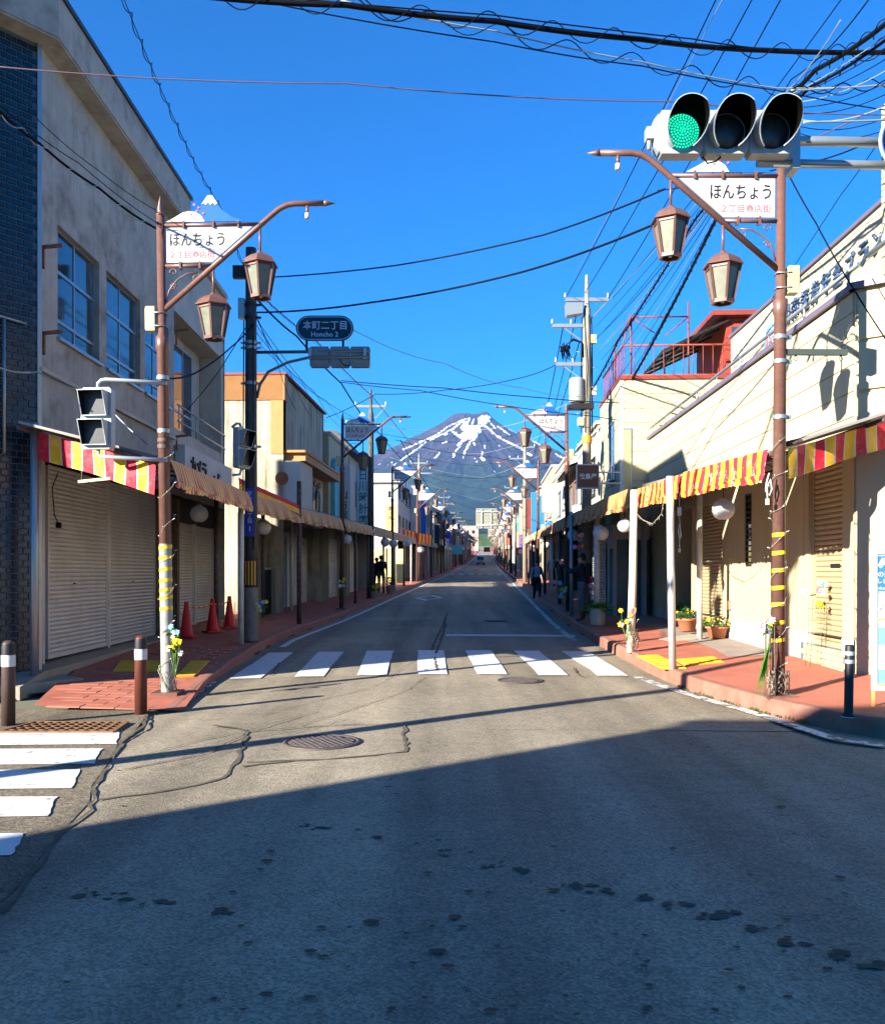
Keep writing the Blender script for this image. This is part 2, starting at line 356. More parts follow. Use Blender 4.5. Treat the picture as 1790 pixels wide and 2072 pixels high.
g = MB()                                                     # main road, running up to the mountain
ys = list(np.arange(9.0, 60, 1.5)) + list(np.arange(60, 200, 5)) + list(np.arange(200, 640, 15))
rows = [(kl(y) - .6, kr(y) + .6, y, prof(y)) for y in ys]
vs_ = []
for a, b_, y, z in rows:
    for t in (0, .12, .3, .5, .7, .88, 1): vs_.append((a + (b_ - a) * t, y, z + .03 * (1 - abs(2*t - 1) ** 2) - .03))
g.add(vs_, [(j*7+i, j*7+i+1, (j+1)*7+i+1, (j+1)*7+i) for j in range(len(rows)-1) for i in range(6)], 0, True)
vs_ = [(x, y, 0.03 * (1 - min(1, abs(x) / 4.2) ** 2) - .03 if y > 8.9 else 0.0 - .03 * min(1, (9 - y) / 4) * 0) for y in (-30, -10, 4, 7, 9.0) for x in (-60, -20, -8, -4.2, -2, 0, 2, 4.2, 12, 60)]
g.add(vs_, [(j*10+i, j*10+i+1, (j+1)*10+i+1, (j+1)*10+i) for j in range(4) for i in range(9)], 0, True)
struct('road', g, ASPH)
def rz(x, y):                                                # road surface height
    if y < 9: return 0.0
    a, b_ = kl(y) - .6, kr(y) + .6; t = (x - a) / (b_ - a); w = min(1, (y - 9) / 3)
    return prof(y) + (.03 * (1 - abs(2*t - 1) ** 2) - .03) * w
def ground_at(px, py, dz=0.0):
    """point of the road seen at a pixel of the photograph (solved on the sloping road)"""
    Y = 10.0
    for _ in range(40):
        X_ = XX(px, Y); Y = .5 * Y + .5 * (CZ - rz(X_, Y) - dz) * F / max(1.0, (py - HY))
    return XX(px, Y), Y
def sheet(mb, pts, lift, mi=0, sub=1):
    mb.add([(x, y, rz(x, y) + lift) for x, y in pts], [tuple(range(len(pts)))], mi)

# rough old surface of the side street at the corner
g = MB(); edge = [(338, 1437), (300, 1446), (272, 1480), (240, 1510), (215, 1550), (186, 1592), (186, 1625), (140, 1668), (118, 1700), (70, 1752), (40, 1800), (0, 1835)]
e = [ground_at(*p) for p in edge]
e = [(x + random.uniform(-.02, .02), y) for x, y in e]
vs_ = []
for x, y in e: vs_ += [(x, y, rz(x, y) + .005), (-9, y, .005)]
vs_ += [(e[-1][0] + .3, 2.2, .005), (-9, 2.2, .005)]
g.add(vs_, [(2*i, 2*i+1, 2*i+3, 2*i+2) for i in range(len(e))])
struct('side_street', g, ASPH_OLD)

def loft(pairs, z0f, z1f, nsub=4):
    g = MB(); vs_ = []
    for (a, b_) in pairs:
        for t in np.linspace(0, 1, nsub + 1):
            x = a[0] + (b_[0] - a[0]) * t; y = a[1] + (b_[1] - a[1]) * t
            vs_.append((x, y, z0f(*a) * (1 - t) + z1f(*b_) * t))
    k = nsub + 1
    g.add(vs_, [(j*k+i, j*k+i+1, (j+1)*k+i+1, (j+1)*k+i) for j in range(len(pairs)-1) for i in range(nsub)])
    return g
YS = list(np.arange(14, 60, 2.0)) + list(np.arange(60, 200, 6)) + list(np.arange(200, 560, 15))
lp = [((-3.0, 10.25), (-4.75, 10.3)), ((-3.12, 11.0), (-4.95, 11.0)), ((-3.28, 12.0), (-5.2, 12.0)), ((-3.42, 13.0), (-5.4, 13.0))] + [((kl(y) - .14, y), (WL(y) - .9, y)) for y in YS]
sl = loft(lp, lambda x, y: prof(y) + khl(y) + .0, lambda x, y: prof(y) + khl(y) + .05)
side_l = struct('sidewalk_left', sl, REDPAVE)
rp = [((9.5, 7.75), (9.5, 10.5)), ((6.3, 8.05), (6.6, 10.6)), ((5.0, 8.35), (6.0, 11.0)), ((4.25, 8.95), (5.7, 11.3)), ((3.8, 10.0), (5.6, 11.8)), ((3.48, 11.8), (5.6, 12.6)), ((3.36, 13.2), (5.6, 13.6))] + [((kr(y) + .14, y), (WR(y) + .9, y)) for y in YS]
sr = loft(rp, lambda x, y: prof(y) + .17, lambda x, y: prof(y) + .30)
side_r = struct('sidewalk_right', sr, REDPAVE)
def swl(Y): return prof(Y) + khl(Y) + .03
def swr(Y, t=.3): return prof(Y) + .17 + .13 * t
# grey strip of the right-hand pavement along the shop fronts
def rline(y, t):
    a = (kr(y) + .14, prof(y) + .17); b_ = (WR(y) + .9, prof(y) + .30); return (a[0] + (b_[0]-a[0]) * t, y, a[1] + (b_[1]-a[1]) * t + .004)
g = MB(); yy = list(np.arange(14, 34, 1.0)); v = [(5.05, 11.75, .262 + .006), (5.58, 11.9, .305)]
v = []
for y in yy: v += [rline(y, .42 + .03 * math.sin(y * 1.7)), rline(y, .99)]
g.add(v, [(2*i, 2*i+1, 2*i+3, 2*i+2) for i in range(len(yy)-1)])
o = struct('pavement_strip', g, GREYPAVE)

def kerb(name, line, hf, out, mats):
    g = MB(); vs_ = []
    for i, (x, y) in enumerate(line):
        p, q = Vector(line[max(0, i-1)]), Vector(line[min(len(line)-1, i+1)]); t = (q - p).normalized(); n_ = Vector((t.y, -t.x)) * out
        z = prof(y); h = hf(y) + .006; j = .006 * math.sin(y * 9.1) + .004 * math.sin(y * 23)
        for d, zz in ((0.02 + j, -.04), (0.03 + j, h - .035), (.055, h - .006), (.09, h), (.17, h + .001), (.175, -.04)):
            vs_.append((x + n_.x * d, y + n_.y * d, z + zz))
    g.add(vs_, [(j*6+i, j*6+i+1, (j+1)*6+i+1, (j+1)*6+i) if out < 0 else (j*6+i, (j+1)*6+i, (j+1)*6+i+1, j*6+i+1) for j in range(len(line)-1) for i in range(5)], 0, False)
    return struct(name, g, mats)
lk = [(kl(y), y) for y in [10.3] + list(np.arange(10.8, 60, .6)) + list(np.arange(60, 560, 6))]
kerb('kerb_left', lk, khl, -1, KERB)
rk = [(9.5, 7.6), (6.3, 7.9), (5.4, 8.08), (4.9, 8.25), (4.5, 8.45), (4.2, 8.72), (3.97, 9.1), (3.78, 9.6)] + [(kr(y), y) for y in list(np.arange(10, 60, .6)) + list(np.arange(60, 560, 6))]
kerb('kerb_right', rk, lambda y: .17, 1, KERB)

# laid pavers at the corner of the left-hand pavement
pm = MB(); pm.add([(-.197, -.097, 0), (.197, -.097, 0), (.197, .097, 0), (-.197, .097, 0), (-.189, -.089, .012), (.189, -.089, .012), (.189, .089, .012), (-.189, .089, .012)],
                  [(4, 5, 6, 7), (0, 1, 5, 4), (1, 2, 6, 5), (2, 3, 7, 6), (3, 0, 4, 7)])
paver = pm.data('paver', REDPAVER)
row = 0; y = 10.36
while y < 16.2:
    x = -5.6 + (row % 2) * .2
    while x < -2.9:
        wl_ = np.interp(y, [10.3, 12, 13, 14], [-4.72, -5.1, -5.32, -5.05]); wr_ = kl(y) - .2
        if x - .19 > wl_ and x + .19 < wr_:
            t = (x - wr_) / (wl_ - wr_)
            o = obj('paver', paver, side_l, (x, y, prof(y) + khl(y) + .05 * t - .007 + random.uniform(-.002, .001)))
            o.rotation_euler = (R(1.5) * (1 if y < 15 else .5) + random.uniform(-.003, .003), R(1.3) + random.uniform(-.003, .003), random.uniform(-.02, .02))
        x += .4
    row += 1; y += .2

# ------------------------------------------------------------------ road markings
def zebra(name, polys, m):
    root = bpy.data.objects.new(name, None); COL.objects.link(root); root['kind'] = 'structure'
    for pl in polys:
        g = MB(); k = 6
        (a, b_, c, d) = pl                                    # near-left, near-right, far-right, far-left
        vs_ = []
        for i in range(k + 1):
            for j in range(3):
                t, u = i / k, j / 2
                x = (a[0] * (1-u) + b_[0] * u) * (1-t) + (d[0] * (1-u) + c[0] * u) * t + (random.uniform(-.012, .012) if j != 1 else 0)
                y = (a[1] * (1-u) + b_[1] * u) * (1-t) + (d[1] * (1-u) + c[1] * u) * t
                vs_.append((x, y, rz(x, y) + .012))
        g.add(vs_, [(i*3+j, i*3+j+1, (i+1)*3+j+1, (i+1)*3+j) for i in range(k) for j in range(2)])
        g.build('stripe', m, root)
    return root
bars = [((465, 1375), (528, 1374), (595, 1321), (544, 1322)), ((595, 1371), (655, 1370), (695, 1320), (644, 1320)), ((722, 1368), (781, 1368), (796, 1318), (743, 1318)), ((845, 1366), (905, 1366), (897, 1317), (845, 1317)),
        ((966, 1366), (1027, 1366), (994, 1317), (942, 1317)), ((1090, 1368), (1150, 1368), (1090, 1318), (1039, 1318)), ((1209, 1369), (1270, 1369), (1189, 1319), (1135, 1319))]
zebra('crosswalk', [[ground_at(*p) for p in b_] for b_ in bars], PAINT)
side_bars = [(242, 1482, 236, 1508), (207, 1517, 190, 1548), (165, 1560, 145, 1598), (115, 1615, 98, 1655), (50, 1690, 22, 1735)]
pl = []
for x0, y0, x1, y1 in side_bars:
    f_, n_ = ground_at(x0, y0), ground_at(x1, y1); pl.append([(-5.6, n_[1] - .15), n_, f_, (-5.6, f_[1] - .05)])
zebra('side_street_crosswalk', pl, PAINT)
far = []
for i in range(7):
    x = kl(92) + .55 + i * .98; far.append([(x, 91), (x + .46, 91), (x + .56, 94), (x + .1, 94)])
zebra('far_crosswalk', far, PAINT)
def line_mark(name, pts, w, m, lift=.010):
    g = MB(); vs_ = []
    for i, (x, y) in enumerate(pts):
        p, q = Vector(pts[max(0, i-1)]), Vector(pts[min(len(pts)-1, i+1)]); t = (q - p).normalized(); n_ = Vector((t.y, -t.x)) * w / 2
        for s_ in (-1, 1):
            xx, yy_ = x + n_.x * s_, y + n_.y * s_
            vs_.append((xx, yy_, rz(xx, yy_) + lift))
    g.add(vs_, [(2*i, 2*i+1, 2*i+3, 2*i+2) for i in range(len(pts)-1)])
    return struct(name, g, m)
yr = list(np.arange(18, 60, 1.5)) + list(np.arange(60, 400, 6))
line_mark('edge_line_left', [(kl(y) + .30, y) for y in yr], .14, PAINT)
line_mark('edge_line_left_corner', [ground_at(*p) for p in ((345, 1440), (372, 1420), (400, 1400), (428, 1381))], .15, PAINT_OLD)
line_mark('edge_line_right', [(kr(y) - .38, y) for y in list(np.arange(19.5, 60, 1.5)) + list(np.arange(60, 400, 6))], .14, PAINT_OLD)
line_mark('edge_line_right_corner', [ground_at(*p) for p in ((1290, 1371), (1330, 1386), (1380, 1402), (1440, 1420), (1500, 1437), (1560, 1455), (1620, 1475), (1690, 1497), (1790, 1511))], .15, PAINT_OLD)
a, b_ = ground_at(902, 1286), ground_at(1160, 1286); line_mark('stop_line', [a, ((a[0]+b_[0])/2, a[1]), (b_[0], a[1])], .42, PAINT)
line_mark('far_stop_line', [(4.2 - 3.2 + .6, 97.5), (4.2 + 2.2, 97.5)], .45, PAINT)
g = MB()                                                    # diamond that warns of the crossing
cx, cy = ground_at(868, 1210); hw, hl = .62, 2.6
for s0, s1 in (((-1, 0), (0, 1)), ((0, 1), (1, 0)), ((1, 0), (0, -1)), ((0, -1), (-1, 0))):
    p0, p1 = (cx + s0[0]*hw + s0[1]*hl*.05, cy + s0[1]*hl), (cx + s1[0]*hw + s1[1]*hl*.05, cy + s1[1]*hl); q0, q1 = (cx + s0[0]*hw*.74, cy + s0[1]*hl*.74), (cx + s1[0]*hw*.74, cy + s1[1]*hl*.74)
    sheet(g, [p0, p1, q1, q0], .012)
struct('diamond_marking', g, PAINT)

# tar-filled seams and cracks
SEAM_LIFT = .0065
def seam(pts, w, mb):
    P = [ground_at(*p) for p in pts]; Q = []
    for i in range(len(P) - 1):
        L = math.dist(P[i], P[i+1]); k = max(1, int(L / .12))
        for j in range(k): t = j / k; Q.append((P[i][0]*(1-t) + P[i+1][0]*t + random.uniform(-.018, .018), P[i][1]*(1-t) + P[i+1][1]*t + random.uniform(-.018, .018)))
    Q.append(P[-1]); vs_ = []
    for i, (x, y) in enumerate(Q):
        p, q = Vector(Q[max(0, i-1)]), Vector(Q[min(len(Q)-1, i+1)]); t = (q - p).normalized(); n_ = Vector((t.y, -t.x)); ww = w * random.uniform(.25, .8)
        for s_ in (-1, 1): xx, yy_ = x + n_.x*ww*s_, y + n_.y*ww*s_; vs_.append((xx, yy_, rz(xx, yy_) + SEAM_LIFT))
    mb.add(vs_, [(2*i, 2*i+1, 2*i+3, 2*i+2) for i in range(len(Q)-1)])
g = MB()
for pts, w in (([(430, 1468), (478, 1474), (498, 1482), (490, 1510), (478, 1545), (455, 1575), (400, 1590), (330, 1602), (200, 1620)], .035), ([(820, 1467), (815, 1490), (824, 1515), (815, 1523), (700, 1535), (600, 1541), (490, 1553)], .035),
               ([(498, 1482), (600, 1473), (690, 1468), (820, 1466), (860, 1461)], .022), ([(490, 1545), (560, 1541), (640, 1538)], .02), ([(250, 1560), (420, 1525), (500, 1485)], .015), ([(240, 1545), (400, 1500), (520, 1475), (640, 1440)], .012),
               ([(300, 1440), (290, 1470), (245, 1505), (222, 1548), (190, 1590), (185, 1640), (130, 1680), (75, 1760), (0, 1850)], .032),
               ([(600, 1470), (700, 1440), (820, 1400), (860, 1372)], .010), ([(520, 1450), (640, 1420), (760, 1390), (850, 1330)], .008), ([(330, 1560), (520, 1505), (700, 1455)], .008),
               ([(898, 1262), (884, 1290), (872, 1320), (865, 1345), (858, 1366)], .05), ([(902, 1262), (890, 1300), (880, 1330), (886, 1366)], .045), ([(905, 1240), (898, 1262)], .05), ([(466, 1376), (700, 1371), (960, 1369), (1268, 1372)], .008),
               ([(1160, 1352), (1168, 1366), (1180, 1372)], .02), ([(548, 1368), (560, 1355), (566, 1342)], .02), ([(300, 1468), (420, 1455), (560, 1440)], .006), ([(360, 1520), (480, 1497), (620, 1475), (740, 1462)], .007)):
    seam(pts, w, g); SEAM_LIFT += .0005
struct('tar_seams', g, TAR)
g = MB()                                                    # damp spots and drips on the asphalt
_sl = .0040
def spot(px, py, w):
    x, y = ground_at(px, py); k = 12; ph = random.random() * 6
    sx_ = random.uniform(.9, 1.7); pts = [(x + w * sx_ * math.cos(2*math.pi*i/k) * random.uniform(.75, 1.15), y + w * .9 * math.sin(2*math.pi*i/k) * random.uniform(.7, 1.15)) for i in range(k)]
    global _sl; _sl += .00003; sheet(g, pts, _sl)
for px, py, n_, sp in ((180, 1808, 5, 24), (235, 1815, 5, 22), (330, 1828, 4, 20), (450, 1845, 4, 22), (620, 1674, 4, 22), (660, 1680, 3, 16), (770, 1700, 4, 18), (890, 1728, 4, 20), (1000, 1750, 5, 20), (1060, 1762, 5, 20), (1150, 1790, 5, 24), (1215, 1802, 6, 24), (1300, 1815, 5, 22), (1370, 1838, 7, 28), (1440, 1855, 7, 28), (1470, 1850, 5, 22), (1540, 1885, 6, 26), (1610, 1905, 7, 26), (1700, 1935, 7, 24), (1760, 1955, 6, 20)):
    for _ in range(n_): spot(px + random.uniform(-1, 1) * sp, py + random.uniform(-.35, .35) * sp, random.uniform(.009, .028))
for _ in range(150): spot(random.uniform(60, 1780), random.uniform(1480, 2060), random.uniform(.005, .018))
for px, py, w in ((920, 1860, .030), (865, 1770, .018), (790, 1580, .02), (785, 1595, .02), (803, 1610, .018), (750, 1870, .03), (1580, 1635, .03), (540, 1745, .022), (1120, 1805, .025), (885, 1930, .03), (905, 1960, .02), (628, 1930, .02), (1700, 1780, .03)): spot(px, py, w * 1.0)
o = struct('damp_spots', g, mat('damp_asphalt', (.10, .084, .06), .95, var=.2, spec=.05)); o['kind'] = 'stuff'
g = MB()                                                    # leaf litter and dirt along the gutters
def manhole(px, py, rad, label):
    x, y = ground_at(px, py); z = rz(x, y)
    t = thing('manhole_cover', label, 'manhole', (x, y, z + .004), 0, None)
    MB().lathe([(rad - .035, .004), (rad - .03, .012), (rad, .012), (rad + .005, 0)], 40, cap=False).build('rim', IRON, t)
    MB().lathe([(.001, .006), (rad - .045, .006), (rad - .04, 0)], 40, cap=False).build('lid', IRON, t)
    b2 = MB(); s_ = .062; k = int(rad / s_) + 1
    for i in range(-k, k + 1):
        for j in range(-k, k + 1):
            a, b_ = (i + .5 * (j % 2)) * s_, j * s_ * .9
            if math.hypot(a, b_) < rad - .07: b2.add([(a-.022, b_-.016, .004), (a+.022, b_-.016, .004), (a+.022, b_+.016, .004), (a-.022, b_+.016, .004), (a-.014, b_-.010, .013), (a+.014, b_-.010, .013), (a+.014, b_+.010, .013), (a-.014, b_+.010, .013)], [(4, 5, 6, 7), (0, 1, 5, 4), (1, 2, 6, 5), (2, 3, 7, 6), (3, 0, 4, 7)])
    b2.build('tread', IRON, t)['kind'] = 'stuff'
manhole(651, 1503, .36, "large round iron manhole cover between the tar seams before the crossing")
manhole(1052, 1378, .33, "iron manhole cover just below the right half of the zebra crossing")
manhole(1003, 1257, .36, "distant manhole cover beyond the white stop line")
# drain grate at the corner
t = thing('drain_grate', "rusty steel drain grate beside the side street zebra stripes", 'drain grate', (0, 0, 0))
c = [ground_at(12, 1485), ground_at(232, 1484), ground_at(258, 1466), ground_at(52, 1466)]
fr = MB(); n_ = 11
c = [(c[3][0], c[0][1]), (c[1][0], c[0][1]), (c[2][0], c[2][1]), (c[3][0] + .1, c[2][1])]
def bil(u, v): return Vector(((c[0][0]*(1-u) + c[1][0]*u)*(1-v) + (c[3][0]*(1-u) + c[2][0]*u)*v, (c[0][1]*(1-u) + c[1][1]*u)*(1-v) + (c[3][1]*(1-u) + c[2][1]*u)*v, .018))
for i in range(4): fr.bar(bil(*((0, 0), (1, 0), (1, 1), (0, 1))[i]), bil(*((1, 0), (1, 1), (0, 1), (0, 0))[i]), .03, .024)
fr.build('frame', RUSTG, t)
MB().quad(*[bil(*p) - Vector((0, 0, .012)) for p in ((0, 0), (1, 0), (1, 1), (0, 1))]).build('sump', mat('sump_shadow', C('4a3c30'), .9), t)
for i in range(1, n_): MB().bar(bil(i/n_, .02), bil(i/n_, .98), .014, .02).build('bar', RUSTG, t)
for j in range(1, 5): MB().bar(bil(.01, j/5), bil(.99, j/5), .008, .014).build('cross_bar', RUSTG, t)

# tactile paving
def tactile(label, pts, zf):
    t = thing('tactile_paving', label, 'tactile paving', (0, 0, 0))
    for (a, b_, c_, d) in pts:
        for i in range(max(1, int(math.dist(a, b_) / .3))):
            k = max(1, int(math.dist(a, b_) / .3)); q = []
            for u, v in ((i/k + .004, 0), ((i+1)/k - .004, 0), ((i+1)/k - .004, 1), (i/k + .004, 1)):
                x = (a[0]*(1-u) + b_[0]*u)*(1-v) + (d[0]*(1-u) + c_[0]*u)*v; y = (a[1]*(1-u) + b_[1]*u)*(1-v) + (d[1]*(1-u) + c_[1]*u)*v; q.append(Vector((x, y, zf(x, y))))
            m_ = MB(); m_.add(q + [p - Vector((0, 0, .02)) for p in q], [(0, 1, 2, 3), (0, 4, 5, 1), (1, 5, 6, 2), (2, 6, 7, 3), (3, 7, 4, 0)])
            for s_ in range(6):
                f_ = (s_ + .5) / 6; e0 = q[0].lerp(q[3], f_); e1 = q[1].lerp(q[2], f_); m_.bar(e0.lerp(e1, .06) + Vector((0, 0, .003)), e0.lerp(e1, .94) + Vector((0, 0, .003)), .018, .008)
            m_.build('tile', TACTILE, t)
def G(px, py, h):
    Y = (CZ - h) * F / (py - HY); return (XX(px, Y), Y)
hz = lambda x, y: prof(y) + khl(y) + .05 * min(1, max(0, (kl(y) - .14 - x) / 2)) + .022
tactile("yellow tactile paving L on the left pavement corner behind the lamp pole", [(G(228, 1360, .13), G(345, 1358, .13), G(352, 1344, .13), G(245, 1345, .13)), (G(354, 1368, .12), G(392, 1366, .12), G(424, 1341, .14), G(386, 1342, .14))], hz)
def rzs(x, y):
    t = (x - kr(y) - .14) / (WR(y) + .9 - kr(y) - .14); return prof(y) + .17 + .13 * t + .02
tactile("yellow tactile paving L on the right pavement beside the silver post", [(G(1340, 1352, .2), G(1388, 1353, .2), G(1330, 1330, .2), G(1288, 1330, .2)), (G(1386, 1346, .22), G(1466, 1343, .23), G(1443, 1333, .23), G(1366, 1336, .22))], rzs)

# ------------------------------------------------------------------ the mountain
from mathutils import noise as mnoise
PXM = 18000 / F
MC = Vector(((950 - CX) * PXM, 18000, 0))
_hr = [0, 20, 32, 38, 60, 95, 150, 190, 260, 350, 500, 700, 1000, 1300, 1560, 1680]; _hh = [309, 313, 317, 315, 299, 277, 250, 229, 196, 160, 115, 76, 42, 20, 7, 3]
ang = np.concatenate([np.linspace(R(-178), R(-2), 420)])         # the half that faces the town
rad = np.concatenate([np.linspace(2, 60, 40), np.linspace(61.5, 260, 130), np.geomspace(263, 1680, 60)])
zz = lambda p: (740.4 + .2316 * p[0], 799.6 + .2316 * p[1])
polys = [[(985, 200), (1010, 185), (1050, 170), (1085, 185), (1080, 225), (1040, 250), (1000, 262), (975, 235)],
         [(1040, 250), (1000, 265), (960, 262), (900, 262), (870, 225), (845, 240), (820, 285), (835, 310), (870, 300), (880, 315), (840, 335), (800, 335), (745, 305), (775, 335), (790, 355), (820, 370), (830, 400), (800, 430), (785, 450), (830, 425), (880, 385), (940, 345), (1000, 290)]]
strk = [([(1000, 300), (960, 360), (900, 420), (870, 480), (855, 510)], 13), ([(830, 440), (790, 480), (765, 530)], 7), ([(1040, 262), (1090, 310), (1140, 350), (1200, 390), (1280, 430), (1360, 470), (1440, 525)], 12),
        ([(1185, 240), (1260, 300), (1320, 330)], 8), ([(1090, 245), (1130, 290)], 5), ([(1150, 270), (1250, 345)], 6), ([(1440, 390), (1535, 440)], 8), ([(1660, 515), (1740, 560)], 8),
        ([(880, 205), (800, 235), (720, 270), (640, 330), (560, 372), (480, 405), (400, 442), (330, 472)], 8), ([(840, 230), (760, 292), (640, 352), (560, 384)], 8), ([(520, 410), (430, 480), (330, 550), (240, 615)], 7), ([(225, 585), (190, 615)], 7), ([(130, 597), (105, 606)], 5),
        ([(640, 505), (605, 545)], 8), ([(1015, 510), (1000, 560), (970, 580)], 7), ([(1010, 545), (1040, 600)], 7), ([(990, 572), (1035, 568)], 11), ([(930, 400), (950, 430)], 7), ([(1030, 435), (1040, 470)], 8), ([(1160, 432), (1163, 442)], 8), ([(850, 535), (846, 545)], 8),
        ([(690, 348), (712, 332)], 8), ([(665, 420), (700, 408)], 6), ([(760, 505), (765, 545)], 6), ([(980, 330), (900, 385)], 10), ([(940, 210), (925, 255)], 9), ([(905, 200), (880, 240)], 8), ([(745, 310), (800, 360)], 8), ([(960, 300), (985, 320)], 8), ([(1070, 640), (1075, 660)], 4), ([(1115, 665), (1125, 672)], 5), ([(1010, 488), (1015, 495)], 5), ([(945, 555), (952, 552)], 5)]
pts = np.zeros((len(rad), len(ang), 3)); 
for i, r_ in enumerate(rad):
    base = np.interp(r_, _hr, _hh)
    amp = np.interp(r_, [0, 35, 60, 150, 300, 600, 1680], [2.0, 1.5, 3.0, 5.5, 8, 7, 1.0])
    for j, a in enumerate(ang):
        lx, ly = math.cos(a), math.sin(a)
        gul = mnoise.fractal(Vector((lx * 9 + 3, ly * 9, r_ * .004)), 1.0, 2.1, 5)
        gu2 = mnoise.fractal(Vector((lx * r_ * .03, ly * r_ * .03, 4.0)), 1.0, 2.0, 4)
        h = base + amp * (gul * 1.1 + gu2 * .55)
        if r_ < 60:                                              # crater rim with the highest point on its right
            h += 6.5 * math.exp(-((r_ * lx - 33) ** 2 + 0) / 120) * (1 if r_ < 45 else .4) - 2.0 * math.exp(-((r_ * lx - 8) ** 2) / 200)
        pts[i, j] = (MC.x + r_ * lx * PXM, MC.y + r_ * ly * PXM, h * PXM)
nj = len(ang); V = pts.reshape(-1, 3)
fx, fy = [], []
U = CX + V[:, 0] / V[:, 1] * F; W = HY - (V[:, 2] - CZ) / V[:, 1] * F
U = (U - 740.4) / .2316; W = (W - 799.6) / .2316
jit = np.array([mnoise.fractal(Vector((u * .045, w * .045, 2)), .8, 2.0, 5) for u, w in zip(U, W)])
snow = np.zeros(len(V))
for po in polys:
    inside = np.zeros(len(V), bool); k = len(po)
    uu, ww = U + jit * 17, W + np.roll(jit, 7) * 17
    for q in range(k):
        (x0, y0), (x1, y1) = po[q], po[(q+1) % k]
        cond = ((y0 > ww) != (y1 > ww)) & (uu < (x1 - x0) * (ww - y0) / ((y1 - y0) + 1e-9) + x0); inside ^= cond
    snow[inside] = 1
for ln, w in strk:
    for (x0, y0), (x1, y1) in zip(ln[:-1], ln[1:]):
        dx, dy = x1 - x0, y1 - y0; t = np.clip(((U - x0) * dx + (W - y0) * dy) / (dx*dx + dy*dy), 0, 1)
        d = np.hypot(U - x0 - t * dx, W - y0 - t * dy)
        snow = np.maximum(snow, np.clip((w * .62 + jit * 10 - d) / 4.5 + .5, 0, 1))
me = bpy.data.meshes.new('mountain')
fs = [(i*nj+j, i*nj+j+1, (i+1)*nj+j+1, (i+1)*nj+j) for i in range(len(rad)-1) for j in range(nj-1)]
me.from_pydata([tuple(p) for p in V], [], fs); me.polygons.foreach_set('use_smooth', [True] * len(fs))
at_ = me.attributes.new('snow', 'FLOAT', 'POINT'); at_.data.foreach_set('value', snow.astype(np.float32)); me.update()
mm = bpy.data.materials.new('volcano_slope'); mm.use_nodes = True; n, l = mm.node_tree.nodes, mm.node_tree.links; b = n["Principled BSDF"]; b.inputs['Roughness'].default_value = .95; b.inputs['Specular IOR Level'].default_value = .1
ge = n.new("ShaderNodeNewGeometry"); sp = n.new("ShaderNodeSeparateXYZ"); l.new(ge.outputs['Position'], sp.inputs[0])
def _noise(sc, det): 
    t = n.new("ShaderNodeTexNoise"); t.inputs['Scale'].default_value = sc; t.inputs['Detail'].default_value = det; t.inputs['Roughness'].default_value = .65; l.new(ge.outputs['Position'], t.inputs['Vector']); return t.outputs['Fac']
def _mr(f, a, c_, d, e_):
    r_ = n.new("ShaderNodeMapRange"); r_.inputs[1].default_value = a; r_.inputs[2].default_value = c_; r_.inputs[3].default_value = d; r_.inputs[4].default_value = e_; l.new(f, r_.inputs[0]); return r_.outputs[0]
def _mx(f, a, c_):
    x = n.new("ShaderNodeMix"); x.data_type = 'RGBA'; l.new(f, x.inputs[0])
    for s_, v_ in ((x.inputs[6], a), (x.inputs[7], c_)):
        if isinstance(v_, tuple): s_.default_value = (*v_, 1)
        else: l.new(v_, s_)
    return x.outputs[2]
rock = _mx(_mr(_noise(.0016, 6), .35, .65, 0, 1), (.012, .010, .018), (.042, .028, .036))
mpg = n.new('ShaderNodeMapping'); mpg.inputs['Scale'].default_value = (1, .25, .10); l.new(ge.outputs['Position'], mpg.inputs[0]); tg = n.new('ShaderNodeTexNoise'); tg.inputs['Scale'].default_value = .012; tg.inputs['Detail'].default_value = 6; l.new(mpg.outputs[0], tg.inputs['Vector'])
rock = _mx(_mr(tg.outputs['Fac'], .42, .62, 0, .75), rock, (.055, .043, .050))
ma = n.new("ShaderNodeMath"); ma.operation = 'MULTIPLY_ADD'; l.new(_noise(.0009, 7), ma.inputs[0]); ma.inputs[1].default_value = -1700; l.new(sp.outputs[2], ma.inputs[2])
forest = _mx(_mr(_noise(.004, 5), .35, .65, 0, 1), (.008, .020, .008), (.024, .042, .016))
col = _mx(_mr(ma.outputs[0], 650, 1250, 0, 1), forest, rock)
an = n.new("ShaderNodeAttribute"); an.attribute_name = 'snow'
col = _mx(_mr(an.outputs['Fac'], .35, .65, 0, 1), col, (.80, .80, .82))
l.new(col, b.inputs['Base Color']); me.materials.append(mm)
o = obj('mountain', me); o['kind'] = 'structure'; o['label'] = "snow-streaked volcano rising above the far end of the street"

# wooded rise at the end of the street
g = MB(); vs_ = []; nx_, ny_ = 70, 24
for j in range(ny_):
    for i in range(nx_):
        x = -160 + 420 * i / (nx_-1); y = 640 + 260 * j / (ny_-1); t = j / (ny_-1)
        vs_.append((x, y, prof(y) - 3 + (10 * math.sin(math.pi * t) ** .7) * (1 + .5 * mnoise.noise(Vector((x * .02, y * .02, 0)))) + 2.2 * abs(mnoise.noise(Vector((x * .2, y * .12, 3))))))
g.add(vs_, [(j*nx_+i, j*nx_+i+1, (j+1)*nx_+i+1, (j+1)*nx_+i) for j in range(ny_-1) for i in range(nx_-1)])
struct('hill', g, mat('wooded_hill', C('3c5a30'), .95, var=.5, scale=.25, dirt=C('24401f'), dirt_amt=.8, dscale=.15))

